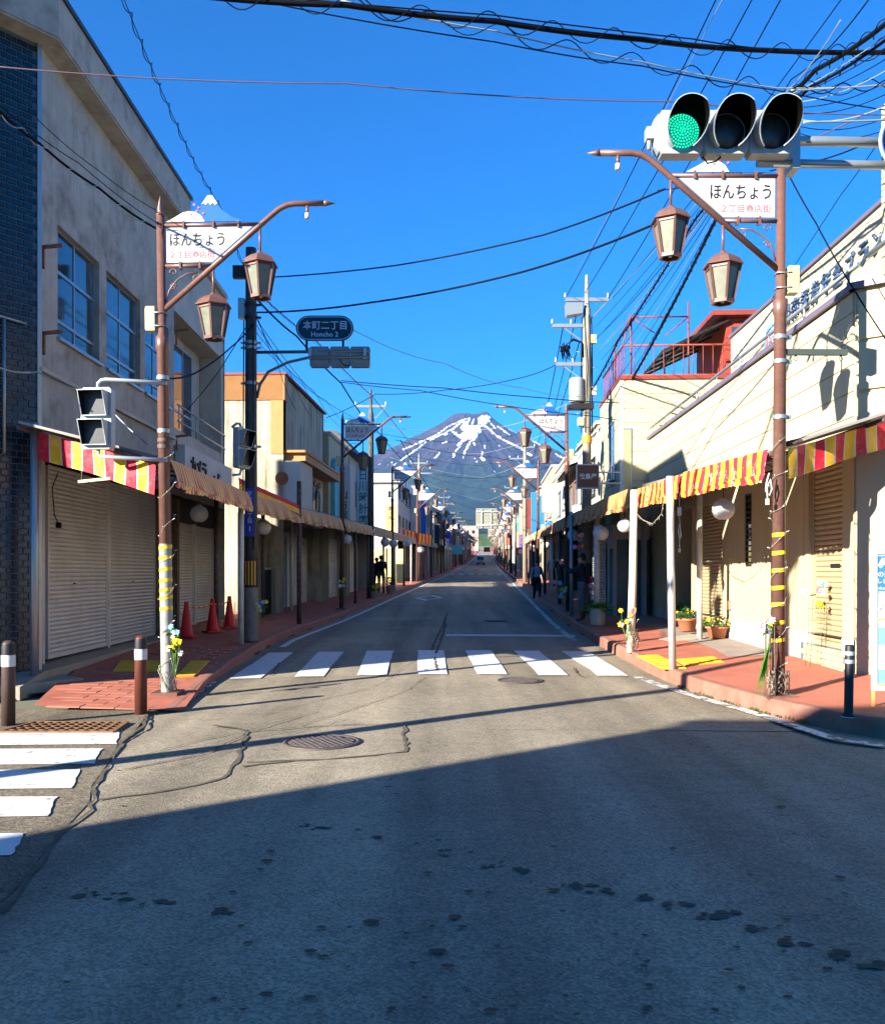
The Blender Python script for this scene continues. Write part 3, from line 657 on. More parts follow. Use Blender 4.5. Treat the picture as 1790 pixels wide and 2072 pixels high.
# ------------------------------------------------------------------ facade tools (local x runs up the street, o*y faces the street)
def wb(mb, name, mats, parent):
    L = parent.location; mb.v = [(x - L.x, y - L.y, z - L.z) for x, y, z in mb.v]; return mb.build(name, mats, parent)
def face(mb, o, x0, x1, z0, z1, d, mi=0):
    q = [(x0, o*d, z0), (x1, o*d, z0), (x1, o*d, z1), (x0, o*d, z1)]
    mb.quad(*(q if o < 0 else q[::-1]), mi)
def facade(mb, o, x0, x1, z0, z1, ops, d=0.0, reveal=.12, mi=0, gap=0.0):
    xs = sorted({x0, x1} | {min(max(v, x0), x1) for p in ops for v in p[:2]}); zs = sorted({z0, z1} | {min(max(v, z0), z1) for p in ops for v in p[2:4]})
    for i in range(len(xs)-1):
        for j in range(len(zs)-1):
            cx, cz = (xs[i] + xs[i+1]) / 2, (zs[j] + zs[j+1]) / 2
            if any(p[0] < cx < p[1] and p[2] < cz < p[3] for p in ops): continue
            a = xs[i] + (gap if xs[i] == x0 else 0); b_ = xs[i+1] - (gap if xs[i+1] == x1 else 0)
            face(mb, o, a, b_, zs[j], zs[j+1], d, mi)
    for p in ops:
        a, b_, c_, e = max(p[0], x0), min(p[1], x1), max(p[2], z0), min(p[3], z1)
        if a >= b_ or c_ >= e: continue
        r_ = d - (p[4] if len(p) > 4 else reveal)
        mb.quad((a, o*d, c_), (b_, o*d, c_), (b_, o*r_, c_), (a, o*r_, c_), mi); mb.quad((a, o*d, e), (b_, o*d, e), (b_, o*r_, e), (a, o*r_, e), mi)
        if p[0] >= x0: mb.quad((a, o*d, c_), (a, o*d, e), (a, o*r_, e), (a, o*r_, c_), mi)
        if p[1] <= x1: mb.quad((b_, o*d, c_), (b_, o*d, e), (b_, o*r_, e), (b_, o*r_, c_), mi)
def body(mb, o, x0, x1, z0, z1, depth, d=0.0, mi=0):
    """sides, back and top of a building behind its facade"""
    y0, y1 = o*d, o*(d - depth)
    mb.quad((x0, y0, z0), (x0, y1, z0), (x0, y1, z1), (x0, y0, z1), mi); mb.quad((x1, y0, z0), (x1, y1, z0), (x1, y1, z1), (x1, y0, z1), mi)
    mb.quad((x0, y1, z0), (x1, y1, z0), (x1, y1, z1), (x0, y1, z1), mi); mb.quad((x0, y0, z1), (x1, y0, z1), (x1, y1, z1), (x0, y1, z1), mi)
def window(parent, o, x0, x1, z0, z1, d, cols=2, rows=(1.0,), fm=None, gm=None, sill=True, t=.035):
    fm = fm or ALU; gm = gm or GLASS; g = MB()
    for a, b_, c_, e in ((x0, x1, z0, z0+t), (x0, x1, z1-t, z1), (x0, x0+t, z0+t, z1-t), (x1-t, x1, z0+t, z1-t)): g.box(a, b_, o*(d-.03), o*(d+.02), c_, e)
    zc = [z0]
    for r_ in rows: zc.append(zc[-1] + (z1 - z0) * r_)
    zc[-1] = z1
    for q in zc[1:-1]: g.box(x0+t, x1-t, o*(d-.028), o*(d+.018), q-t*.7, q+t*.7)
    for i in range(1, cols): xx = x0 + (x1-x0)*i/cols; g.box(xx-t*.5, xx+t*.5, o*(d-.026), o*(d+.016), z0+t, z1-t)
    w = g.build('window', fm, parent)
    for i in range(cols):
        for j in range(len(zc)-1):
            a, b_ = x0 + (x1-x0)*i/cols + t*.4, x0 + (x1-x0)*(i+1)/cols - t*.4; p = MB(); dd = d - .006 * (i % 2)
            tl = random.uniform(-.004, .004); c_, e = zc[j] + t*.4, zc[j+1] - t*.4
            q = [(a, o*(dd+tl), c_), (b_, o*(dd-tl), c_), (b_, o*(dd-tl), e), (a, o*(dd+tl), e)]
            p.quad(*(q if o < 0 else q[::-1])); p.build('pane', gm, w)
    if sill: MB().box(x0-.04, x1+.04, o*(d), o*(d+.16), z0-.05, z0).build('sill', fm, w)
    return w
_SL = {}
def shutter(parent, o, x0, x1, z0, z1, d, m, pitch=.068, guides=True):
    g = MB(); face(g, o, x0, x1, z0, z1, d - .016)
    if guides:
        g.box(x0-.05, x0, o*(d-.02), o*(d+.03), z0, z1); g.box(x1, x1+.05, o*(d-.02), o*(d+.03), z0, z1)
    g.box(x0+.003, x1-.003, o*(d-.005), o*(d+.028), z0, z0+.07)
    s = g.build('shutter', m, parent); w = round(x1 - x0, 3); key = (w, o, m.name, pitch)
    if key not in _SL:
        pr = [(-.006, .0), (.013, .16*pitch), (.022, .5*pitch), (.015, .82*pitch), (-.006, .97*pitch)]; q = MB()
        vs_ = [(x, o*y, z) for y, z in pr for x in (0, w)]
        q.add(vs_, [((2*i, 2*i+1, 2*i+3, 2*i+2) if o < 0 else (2*i, 2*i+2, 2*i+3, 2*i+1)) for i in range(4)]); _SL[key] = q.data('slat', m)
    z = z0 + .07
    while z < z1 - pitch * .5:
        obj('slat', _SL[key], s, (x0, o*d, z)); z += pitch
    return s
def wall_text(parent, body_, m, o, x, z, d, w=None, h=None, depth=.006, bold=0.0, vertical=False, align='C', name='lettering'):
    return letter(name, text_data(body_, m, w, h, depth, bold, vertical, align), parent, (x, o*(d + .004), z), 0 if o < 0 else math.pi)

# ------------------------------------------------------------------ street lamps
LH = 6.1
def lantern(parent, x, ztop, zrod):
    n_ = 6; g = MB()
    g.lathe([(.012, .035), (.03, .03), (.05, .0), (.12, -.025), (.19, -.075), (.232, -.135), (.238, -.15), (.205, -.155)], n_, (x, 0, ztop), sm=False, rot=R(30))
    for i in range(n_):
        a = R(30) + 2*math.pi*i/n_; g.bar((x + .203*math.cos(a), .203*math.sin(a), ztop-.15), (x + .122*math.cos(a), .122*math.sin(a), ztop-.56), .022)
    g.lathe([(.12, -.535), (.14, -.535), (.135, -.575), (.105, -.575), (.105, -.535)], n_, (x, 0, ztop), sm=False, rot=R(30), cap=False)
    g.lathe([(.196, -.152), (.20, -.185), (.188, -.185)], n_, (x, 0, ztop), sm=False, rot=R(30), cap=False)
    g.tube([(x, 0, ztop+.02), (x, 0, zrod)], .016, 8)
    la = g.build('lantern', BROWN, parent)
    for i in range(n_):
        a, b_ = R(30) + 2*math.pi*i/n_, R(30) + 2*math.pi*(i+1)/n_; q = []
        for an, r_, z in ((a, .19, -.155), (b_, .19, -.155), (b_, .113, -.55), (a, .113, -.55)): q.append((x + r_*math.cos(an), r_*math.sin(an), ztop + z))
        MB().quad(*q).build('pane', LGLASS, la)
    MB().lathe([(.001, -.33), (.035, -.35), (.045, -.42), (.03, -.47), (.02, -.56)], 8, (x, 0, ztop)).build('bulb', PAPER, la)
def emblem(parent, x0, sc=1.0):
    """drawn mountain on the lamp sign: white hill, blue cone, snow cap, petals (x0 = its left edge)"""
    P = lambda pts: [(x0 + a*sc, 6.02 + b*sc) for a, b in pts]
    blue = MB().prism(P([(.30, 0), (.36, .10), (.45, .20), (.52, .29), (.545, .33), (.60, .33), (.64, .26), (.72, .15), (.84, .06), (1.0, .0)]), -.008, .004).build('emblem', SIGNBLUE, parent)
    MB().prism(P([(0, 0), (.10, .05), (.22, .12), (.30, .135), (.38, .125), (.45, .08), (.50, 0)]), -.013, -.002).build('hill', SIGNW, blue)
    MB().prism(P([(.455, .215), (.49, .235), (.515, .21), (.545, .24), (.575, .21), (.605, .24), (.635, .21), (.665, .235), (.625, .29), (.60, .335), (.54, .335), (.50, .28)]), -.014, -.003).build('snow_cap', SIGNW, blue)
    for a, b_, c_ in ((.37, .20, .5), (.44, .18, 2), (.41, .12, 1), (.47, .09, -.5), (.34, .10, 2.5)):
        k = []
        for r_, t in ((.0, 0), (.022, .6), (.036, 1.0), (.028, 1.25), (.036, 1.5), (.022, 2.0)): k.append((a + r_*math.cos(c_ + t), b_ + r_*math.sin(c_ + t)))
        MB().prism(P(k), -.016, -.012).build('petal', PINK, blue)
def make_lamp(s):
    t = thing('street_lamp', 'x', 'street lamp')
    MB().tube([(0, 0, -.05), (0, 0, 4.38), (0, 0, 4.40), (0, 0, 4.55), (0, 0, 4.57), (0, 0, LH)], [.076, .07, .083, .083, .055, .052], 14).build('pole', BROWN, t)
    MB().lathe([(.05, LH), (.062, LH+.01), (.05, LH+.03), (.035, LH+.05), (.045, LH+.07), (.004, LH+.26)], 10, cap=False).build('finial', BROWN, t)
    MB().box(-.17, .17, -.17, .17, -.03, .012).build('base_plate', BROWN, t)
    arm = MB().tube([(s*.03, 0, 4.90), (s*1.42, 0, 6.09), (s*1.52, 0, 6.17), (s*1.62, 0, 6.22), (s*1.72, 0, 6.235), (s*2.1, 0, 6.235)], .036, 10); arm.tube([(s*2.1, 0, 6.235), (s*2.14, 0, 6.235), (s*2.24, 0, 6.23)], [.044, .03, .003], 8)
    arm.build('arm', BROWN, t)
    MB().tube([(s*.04, 0, 5.98), (s*1.27, 0, 5.98)], .026, 8).build('upper_bar', BROWN, t); MB().tube([(s*.04, 0, 5.46), (s*.66, 0, 5.46)], .026, 8).build('lower_bar', BROWN, t)
    pn = MB().prism([(s*.075, 5.50), (s*.075, 5.945), (s*1.17, 5.945), (s*.66, 5.50)], -.012, .012).build('sign_panel', SIGNW, t)
    if s > 0:
        letter('lettering', text_data('ほんちょう', INK, w=.70, h=.17, align='L', bold=.012), pn, (.12, -.0155, 5.79)); letter('small_lettering', text_data('２丁目商店街', PINK, w=.57, h=.095, align='L', bold=.008), pn, (.12, -.0155, 5.60)); emblem(t, .07)
    else:
        letter('lettering', text_data('ほんちょう', INK, w=.70, h=.17, align='R', bold=.012), pn, (-.12, -.0155, 5.79)); letter('small_lettering', text_data('２丁目商店街', PINK, w=.57, h=.095, align='R', bold=.008), pn, (-.12, -.0155, 5.60)); emblem(t, -1.10)
    for z, xs_ in ((5.98, (.3, .68, 1.0)), (5.46, (.25, .5))):
        for x in xs_: MB().box(s*x-.012, s*x+.012, -.04, .04, z-.045, z+.045).build('clip', BROWN, t)
    lantern(t, s*.665, 5.08, 5.44); lantern(t, s*1.27, 5.60, 5.97)
    MB().box(-s*.19, -s*.075, -.07, .07, 4.62, 4.93).box(-s*.2, -s*.185, -.06, .06, 4.64, 4.91).build('junction_box', BOXC, t)
    b2 = MB()
    for z in (4.68, 4.85): b2.tube([(-s*.10, -.075, z), (s*.06, -.06, z), (s*.062, .06, z), (-s*.1, .075, z)], .008, 5)
    b2.build('strap', GALV, t)
    MB().tube([(s*1.88, 0, 6.21), (s*1.88, 0, 6.10)], .02, 8).tube([(s*1.88, 0, 6.11), (s*1.88, 0, 6.04)], .03, 8, 1).build('spotlight', [BROWN, WHITE], t)
    sc_ = MB()
    def spiral(cx, cz, r0, a0, turns, sg): return [(s*(cx + r0*(1-.75*i/14)*math.cos(a0 + sg*turns*2*math.pi*i/14)), 0, cz + r0*(1-.75*i/14)*math.sin(a0 + sg*turns*2*math.pi*i/14)) for i in range(15)]
    sc_.tube([(s*.06, 0, 5.0), (s*.10, 0, 5.15), (s*.2, 0, 5.28), (s*.33, 0, 5.36), (s*.47, 0, 5.37)], .011, 6)
    sc_.tube(spiral(.44, 5.31, .065, R(90), 1.1, -1), .008, 5); sc_.tube(spiral(.15, 5.19, .05, R(10), 1.1, 1), .008, 5); sc_.tube(spiral(.16, 5.38, .055, R(200), 1.0, -1), .008, 5)
    sc_.build('scroll', BROWN, t)
    return t
def make_far_lamp(s):
    g = MB(); g.tube([(0, 0, -.05), (0, 0, 4.4), (0, 0, 4.5), (0, 0, LH+.2)], [.08, .075, .055, .02], 8); g.tube([(s*.03, 0, 4.90), (s*1.5, 0, 6.16), (s*1.72, 0, 6.235), (s*2.2, 0, 6.235)], .04, 6)
    g.tube([(0, 0, 5.98), (s*1.27, 0, 5.98)], .026, 6); g.tube([(0, 0, 5.46), (s*.66, 0, 5.46)], .026, 6)
    g.prism([(s*.075, 5.50), (s*.075, 5.945), (s*1.17, 5.945), (s*.66, 5.50)], -.012, .012, 1)
    x0 = .07 if s > 0 else -1.10
    g.prism([(x0+.3, 6.02), (x0+.56, 6.35), (x0+1.0, 6.02)], -.008, .004, 2); g.prism([(x0, 6.02), (x0+.28, 6.15), (x0+.5, 6.02)], -.013, -.002, 1); g.prism([(x0+.47, 6.24), (x0+.56, 6.36), (x0+.65, 6.25)], -.014, -.003, 1)
    for x, z in ((s*.665, 5.08), (s*1.27, 5.60)):
        g.lathe([(.03, .03), (.12, -.025), (.235, -.14), (.2, -.155)], 6, (x, 0, z), 0, False, R(30)); g.lathe([(.195, -.155), (.118, -.56)], 6, (x, 0, z), 3, False, R(30), cap=False); g.lathe([(.13, -.55), (.11, -.58)], 6, (x, 0, z), 0, False, R(30)); g.tube([(x, 0, z), (x, 0, z+.38)], .015, 5)
    return g.data('street_lamp', [BROWN, SIGNW, SIGNBLUE, LGLASS])
lampL, lampR = make_lamp(1), make_lamp(-1)
farL, farR = make_far_lamp(1), make_far_lamp(-1)
NEAR = {('L', 0): "near left corner street lamp with yellow tape bands below the pedestrian signal", ('R', 0): "near right corner street lamp with yellow taped pole below the green traffic light"}
for side, s, proto, far_me in (('L', 1, lampL, farL), ('R', -1, lampR, farR)):
    for i in range(20):
        if side == 'L': Y = [11.35, 28.7][i] if i < 2 else 28.7 + 15.4 * (i - 1); X_ = -3.52 if i == 0 else -4.72 + .0506 * Y
        else: Y = [10.2, 27.0][i] if i < 2 else 27.0 + 16.2 * (i - 1); X_ = 3.86 if i == 0 else 2.47 + .05 * Y
        z = swl(Y) if side == 'L' else swr(Y, .1)
        lb = NEAR.get((side, i)) or f"{ORD[i]} brown twin-lantern street lamp up the {'left' if side == 'L' else 'right'} pavement"
        if i < 8:
            o = proto if i == 0 else copy_tree(proto); o.location = (X_, Y, z)
        else: o = obj('street_lamp', far_me, None, (X_, Y, z))
        tag(o, lb, 'street lamp', f"twin-lantern street lamps along the {'left' if side == 'L' else 'right'} pavement")
        if i == 0: o.rotation_euler = (0, R(-.85 if side == 'L' else .35), 0)
        elif i < 8: o.rotation_euler = (R(random.uniform(-.5, .5)), R(random.uniform(-.5, .5)), R(random.uniform(-2, 2)))
def tape(parent, zs, r_=.078):
    for z in zs:
        g = MB(); g.tube([(0, 0, z), (0, 0, z + .045)], r_, 14, 0, False)
        # slanted wrap
        g.v = [(x, y, zz_ + x * .12) for x, y, zz_ in g.v]; g.build('tape_band', mat('yellow_tape', C('e8b90f'), .5, var=.1, scale=9), parent)
tape(lampL, (1.05, 1.19, 1.29, 1.41, 1.55, 1.70, 1.83), .082); tape(lampR, (.62, .82, 1.03, 1.22, 1.42, 1.62, 1.83), .077)
MB().tube([(0, 0, 0), (0, 0, 1.9)], .0785, 14, 0, False).build('bare_sleeve', mat('bare_grey_pole', C('8f8f88'), .6, .2, var=.2, scale=9, dirt=C('6a5a50'), dirt_amt=.5, dscale=8), lampL)
for z in (3.20, 3.32, 3.12, 4.0):
    MB().tube([(0, 0, z), (0, 0, z+.05)], .081, 14, 0, False).build('clamp', GALV if z > 3.2 else BROWND, lampL)
for z in (3.18, 3.82, 4.1):
    g = MB(); g.tube([(0, 0, z), (0, 0, z+.045)], .08, 14, 0, False); g.box(.06, .13, -.02, .02, z, z+.045).build('clamp', GALV, lampR)
g = MB(); g.box(.05, 1.28 * .6, -.03, .03, 3.92, 3.985); [g.tube([(x, 0, 3.92), (x+.025, 0, 3.88), (x, 0, 3.85), (x-.025, 0, 3.88), (x, 0, 3.92)], .006, 5) for x in (.18, .70)]
g.build('bracket', mat('green_bracket', C('46504a'), .5, .2), lampR)

# ------------------------------------------------------------------ traffic signals
LED = mat('green_led', C('20e8a8'), .3, emit=(.02, .95, .50), estr=.55, var=0)
LENSG = mat('green_lens', C('067a58'), .25, emit=(.0, .42, .24), estr=.16, var=.1)
LENSD = mat('dark_lens', (.035, .036, .036), .35, var=.4, scale=14, spec=.4)
SP = Vector((XX(1468, 8.2), 8.2, ZZ(268, 8.2)))
t = thing('traffic_light', "horizontal three-lamp traffic light showing green, over the right of the junction", 'traffic light', SP)
g = MB()
for i in range(3):
    x = (i - 1) * .415; g.prism([(x-.205, -.16), (x-.18, -.2), (x+.18, -.2), (x+.205, -.16), (x+.205, .16), (x+.18, .2), (x-.18, .2), (x-.205, .16)], -.02, .13)
g.prism([(-.66, -.13), (-.62, -.18), (-.62, .18), (-.66, .13)], 0, .11)
hz_ = g.build('housing', SIGG, t)
for i in range(3):
    x = (i - 1) * .415; L = .36; v = []; n_ = 26
    for j in range(n_ + 1):
        a = R(-62) + R(304) * j / n_; q = abs(j / n_ - .5) * 2; ln = L * (1 - .80 * max(0, q - .30) ** 1.1 / .7 ** 1.1)
        for rr_ in (.180, .172): v += [(x + rr_*math.cos(a), -.02, rr_*math.sin(a)), (x + rr_*math.cos(a)*1.03, -.02 - ln, rr_*math.sin(a)*1.03 - .05 * ln)]
    vm = MB(); vm.add(v[:], [(4*j, 4*j+1, 4*j+5, 4*j+4) for j in range(n_)], 0, True)
    vm.add(v[:], [(4*j+2, 4*j+6, 4*j+7, 4*j+3) for j in range(n_)], 1, True); vm.add(v[:], [(4*j+1, 4*j+3, 4*j+7, 4*j+5) for j in range(n_)], 0)
    vi = vm.build('visor', [SIGG, mat('visor_black', (.004, .004, .004), .95, var=0, spec=.0)], t)
    le = MB(); le.lathe([(.162, 0), (.14, .014), (.10, .026), (.05, .033), (.001, .035)], 28); le.v = [(x + a, -.022 - c_, b_) for a, b_, c_ in le.v]
    lo = le.build('lens', LENSG if i == 0 else LENSD, t)
    if i == 0:
        d_ = MB()
        for ring, (rr_, k) in enumerate(((0, 1), (.025, 6), (.05, 12), (.075, 18), (.10, 24), (.125, 30), (.148, 36))):
            for q in range(k):
                a = 2*math.pi*q/k + ring * .3; d_.ball((x + rr_*math.cos(a), -.022 - .035*(1 - (rr_/.162)**2) - .003, rr_*math.sin(a)), .0085, 6, 4)
        d_.build('led_array', LED, lo)
g = MB()
for dz in (.14, -.08): g.tube([(-.15 if dz > 0 else .35, .17, dz - .12), (2.2, .25, dz - .12)], .046 if dz > 0 else .04, 12)
g.build('mast_arm', GALV, t)
MB().box(.66, .73, .1, .3, -.28, .12).box(.60, .8, .12, .22, -.02, .03).build('bracket', GALV, t)
MB().tube([(2.25, .25, -SP.z + .2), (2.25, .25, 1.6)], [.11, .085], 14).build('mast', GALV, t)
MB().tube([(-.7, .04, .05), (-.7, .04, -.14)], .02, 6).box(-.73, -.66, 0, .1, -.05, .06).build('end_bracket', SIGG, t)
MB().tube([(-.2, .05, -.2), (-.16, .03, -.27), (-.08, .03, -.25), (-.03, .05, -.2)], .008, 6).build('cable_loop', CABLE, t)
t = thing('round_sign', "round blue traffic sign with pale rim, cut by the right picture edge", 'road sign', at(1843, 285, 8.3))
s_ = MB().lathe([(.001, 0), (.27, 0), (.27, .008)], 40, cap=False); s_.v = [(a, -c_ , b_) for a, b_, c_ in s_.v]; s_.build('face', mat('sign_blue', C('1546b0'), .35, var=.04), t)
s_ = MB().lathe([(.268, -.004), (.268, .012), (.305, .012), (.305, -.004)], 40, cap=False); s_.v = [(a, -c_, b_) for a, b_, c_ in s_.v]; s_.build('rim', SILVER, t)
MB().box(-.03, .03, .0, .19, -.05, .05).build('mount', GALV, t)

def ped_signal(label, loc, rotz, arms):
    t = thing('pedestrian_signal', label, 'pedestrian signal', loc, rotz)
    MB().prism([(-.2, -.36), (-.17, -.39), (.17, -.39), (.2, -.36), (.2, .36), (.17, .39), (-.17, .39), (-.2, .36)], 0, .12).build('housing', SIGG, t)
    for z in (.18, -.19):
        v = MB(); w, h, L = .165, .155, .17
        prof_ = [(-w, -h), (-w, h), (w, h), (w, -h)]; ln = [.06, L, L, .06]
        out = [(a, -.001, z + b_) for a, b_ in prof_]; tip = [(a, -l_, z + b_) for (a, b_), l_ in zip(prof_, ln)]
        inn = [(a*.94, -.002, z + b_*.94) for a, b_ in prof_]; tin = [(a*.94, -l_, z + b_*.94) for (a, b_), l_ in zip(prof_, ln)]
        v.add(out + tip, [(i, i+1, i+5, i+4) for i in range(3)] + [(3, 0, 4, 7)], 0); v.add(inn + tin, [(i, i+4, i+5, i+1) for i in range(3)] + [(3, 7, 4, 0)], 1); v.add(tip + tin, [(i, i+1, i+5, i+4) for i in range(3)] + [(3, 0, 4, 7)], 0)
        v.build('visor', [SIGG, BLACK], t)
        lz = MB().box(-w*.9, w*.9, -.012, -.004, z - h*.9, z + h*.9).build('lens', LENSD, t)
    for pts in arms: MB().tube(pts, .026, 10).build('arm', SIGG, t)
    return t
PS = at(194, 846, 11.2)
ped_signal("unlit pedestrian signal on white arms at the left corner lamp pole", PS, R(-6), [[(0, .06, .38), (0, .06, .45), (.04, .06, .49), (.10, .06, .50), (.86, .17, .46)], [(0, .06, -.38), (0, .06, -.45), (.05, .06, -.48), (.86, .17, -.52)]])
P2 = at(494, 907, 17.1)
ped_signal("pedestrian signal seen side-on at the dark utility pole", P2, R(68), [[(0, .06, .38), (0, .1, .48), (-.05, .14, .48), (-.12, .2, .40)], [(0, .06, -.38), (0, .1, -.5), (-.1, .2, -.52)]])

# dark utility pole on the left with the back of a signal and the street-name plate
UX, UY = -3.78, 17.5; uz = swl(UY)
t = thing('utility_pole', "dark weathered utility pole with yellow striped guard on the left kerb", 'utility pole', (UX, UY, uz))
MB().tube([(0, 0, -.05), (0, 0, 8.0 - uz)], [.135, .105], 16).build('pole', DPOLE, t)
MB().tube([(0, 0, 0.0), (0, 0, 1.05)], [.139, .137], 16, 0, False).build('bare_base', mat('grimy_base', C('77746a'), .85, var=.25, scale=6), t)
g = MB().tube([(0, 0, 1.05), (0, 0, 1.62)], [.142, .142], 16, 0, False); g.build('guard', BLACK, t)
for a in (-120, -95, -70, -45):
    q = [(.144*math.cos(R(a+k)), .144*math.sin(R(a+k))) for k in (-5, 5)]; MB().quad((*q[0], 1.1), (*q[1], 1.1), (*q[1], 1.57), (*q[0], 1.57)).build('guard_stripe', mat('guard_yellow', C('e6ac10'), .5, var=.08), t)
pl_ = MB().box(-.09, .09, -.152, -.146, 2.05, 3.0).build('address_plate', mat('plate_blue', C('20409a'), .4, var=.05), t)
letter('lettering', text_data('下吉田二丁目', SIGNW, h=.62, vertical=True, bold=.01), pl_, (.01, -.153, 2.62)); letter('number', text_data('1', SIGNW, h=.1, bold=.015), pl_, (.01, -.153, 2.20))
for z in (5.05, 5.85, 5.75, 6.35, 6.6, 3.8):
    MB().tube([(0, 0, z), (0, 0, z+.06)], .128 - .003*z + .012, 14, 0, False).box(-.2, .2, -.02, .02, z+.01, z+.05).build('clamp', GALV if z < 6 else BLACK, t)
MB().box(-.24, -.12, -.08, .06, 6.35, 6.75).build('relay_box', GALV, t); MB().box(-.35, -.1, -.06, .05, 7.15, 7.4).build('cable_box', BLACK, t)
for k, (a, b_) in enumerate(((-.25, -.02), (.16, .02))): MB().tube([(a*.5, -.13, 1.8), (a*.5, -.13, 4.0), (a*.45, -.125, 6.3)], .014, 6).build('conduit', BLACK, t)
TL = at(688, 723, UY)
t = thing('traffic_light', "back of a grey traffic light on an arm below the street name sign", 'traffic light', TL)
g = MB()
for i in range(3):
    x = (i - 1) * .40; g.prism([(x-.19, -.17), (x-.17, -.2), (x+.17, -.2), (x+.19, -.17), (x+.19, .17), (x+.17, .2), (x-.17, .2), (x-.19, .17)], -.07, .07); g.box(x-.17, x+.17, -.085, -.07, -.16, .16)
g.build('housing', mat('signal_back', C('6f7c7c'), .5, .2, var=.1, scale=5, dirt=C('4c5552'), dirt_amt=.4, dscale=6), t)
for i in range(3):
    x = (i - 1) * .4; v = MB(); n_ = 16; q = []
    for j in range(n_+1):
        a = R(-30) + R(240)*j/n_; q += [(x + .17*math.cos(a), .07, .17*math.sin(a)), (x + .175*math.cos(a), .34, .175*math.sin(a) - .03)]
    v.add(q, [(2*j, 2*j+1, 2*j+3, 2*j+2) for j in range(n_)], 0, True); v.build('visor', SIGG, t)
MB().tube([(UX - TL.x + .1, 0, .10), (.6, -.1, .10)], .032, 10).build('upper_arm', mat('arm_grey', C('5c6a6c'), .5, .3), t)
MB().tube([(UX - TL.x + .12, 0, -.80), (UX - TL.x + .18, -.03, -.55), (UX - TL.x + .35, -.06, -.30), (UX - TL.x + .75, -.1, -.12), (UX - TL.x + 1.15, -.11, -.03), (.6, -.11, -.02)], .028, 10).build('lower_arm', MATS['arm_grey'], t)
for x in (-.58, .5): MB().box(x-.03, x+.03, -.13, -.07, -.06, .16).build('clamp', GALV, t)
MB().tube([(.0, -.1, -.03), (.05, -.1, -.15), (.14, -.1, -.19), (.22, -.1, -.17)], .008, 6).build('cable_loop', CABLE, t)
SG = at(657, 664, UY)
t = thing('street_name_sign', "rounded navy street name plate reading Honcho 2 above the signal arm", 'street sign', SG)
def pill(w, h, k=10):
    r_ = h; return [(w - r_ + r_*math.cos(a), r_*math.sin(a)) for a in np.linspace(-math.pi/2, math.pi/2, k)] + [(-w + r_ - r_*math.cos(a), r_*math.sin(a)) for a in np.linspace(math.pi/2, -math.pi/2, k)]
bd = MB().prism(pill(.57, .25), -.012, .012).build('plate', NAVY, t)
g = MB(); a, b_ = pill(.545, .228), pill(.532, .215); k = len(a); g.add([(x, -.0135, z) for x, z in a] + [(x, -.0135, z) for x, z in b_], [(i, (i+1) % k, (i+1) % k + k, i + k) for i in range(k)]); g.build('border', SILVER, bd)
letter('lettering', text_data('本町二丁目', SILVER, w=.86, h=.18, bold=.012), bd, (0, -.014, .06)); letter('small_lettering', text_data('Honcho 2', SILVER, w=.53, h=.10, bold=.012), bd, (0, -.014, -.12))
for x in (-.36, .36): MB().box(x-.022, x+.022, .0, .03, -.48, -.22).build('stay', BLACK, t)

# ------------------------------------------------------------------ left corner building: concrete over shuttered shops
B1 = thing('corner_building', "grey concrete corner building with dark blue tiled end wall and shuttered shops", 'building', (-5.6, 12.3, 0), math.atan2(1, -.014))
o = -1
cuts = [0, .42, 1.2, 2.0, 2.75, 3.6, 4.42, 5.2, 6.5]
wops = [(.62, 2.25, 5.03, 6.68), (2.57, 4.30, 5.03, 6.68), (4.58, 6.1, 5.03, 6.68)]
for a, b_ in zip(cuts[:-1], cuts[1:]):
    if any(w_[0] <= a and w_[1] >= b_ for w_ in wops):
        for za, zb, zr in ((4.46, 5.03, 5.03), (6.68, 8.97, 6.68)):
            g = MB(); facade(g, o, a, b_, za, zb, [], 0, .14, 0, .002); g.quad((a, 0, zr), (b_, 0, zr), (b_, .14, zr), (a, .14, zr)); g.build('panel', CONC, B1)
    else: g = MB(); facade(g, o, a, b_, 4.46, 8.97, wops, 0, .14, 0, .002); g.build('panel', CONC, B1)
    g = MB(); facade(g, o, a, b_, 3.25, 4.40, [], -.02, .1, 0, .002); g.build('lower_panel', CONC, B1)
g = MB(); face(g, o, 0, 6.5, 3.25, 8.97, -.03) if False else None
body(g, o, 0, 6.5, 0, 9.58, 9, -.04); body(g, o, 6.5, 11.3, 0, 8.95, 1.8, -.04)
for a in cuts[1:-1]:
    for zc in ((4.46, 5.03), (6.68, 8.97)): face(g, o, a-.02, a+.02, zc[0], zc[1], -.02)
face(g, o, 0, 6.5, 4.38, 4.48, -.025)
g.build('wall', CONC, B1)
MB().box(-.02, 6.5, 0, -.055, 4.40, 4.455).build('ledge', CONC_L, B1)
MB().box(-.115, 6.62, .5, -.32, 8.97, 9.55).box(-.11, 6.6, .5, -.30, 8.94, 8.968).build('fascia', CONC, B1)
MB().box(-.13, 6.66, .6, -.36, 9.552, 9.62).build('roof_edge', mat('roof_capping', C('3a4044'), .5, .3), B1)
for (x0, x1, z0, z1) in wops: window(B1, o, x0, x1, z0, z1, -.10, 2, (.18, .44, .38), sill=True)
g = MB(); facade(g, o, 6.5, 11.3, 3.25, 8.9, [(6.75, 11.05, 4.72, 7.25, .55)], -.08, .55); face(g, o, 6.7, 11.1, 4.6, 7.4, -.64); g.build('bay_wall', CONC_L, B1)
MB().box(6.44, 11.42, .3, -.02, 8.9, 9.02).build('bay_coping', CONC, B1)
window(B1, o, 6.85, 10.0, 4.75, 7.0, -.58, 4, (.3, .7), sill=False)
g = MB()
for z in (4.85, 5.2): g.tube([(6.7, -.02, z), (11.1, -.02, z)], .022, 6)
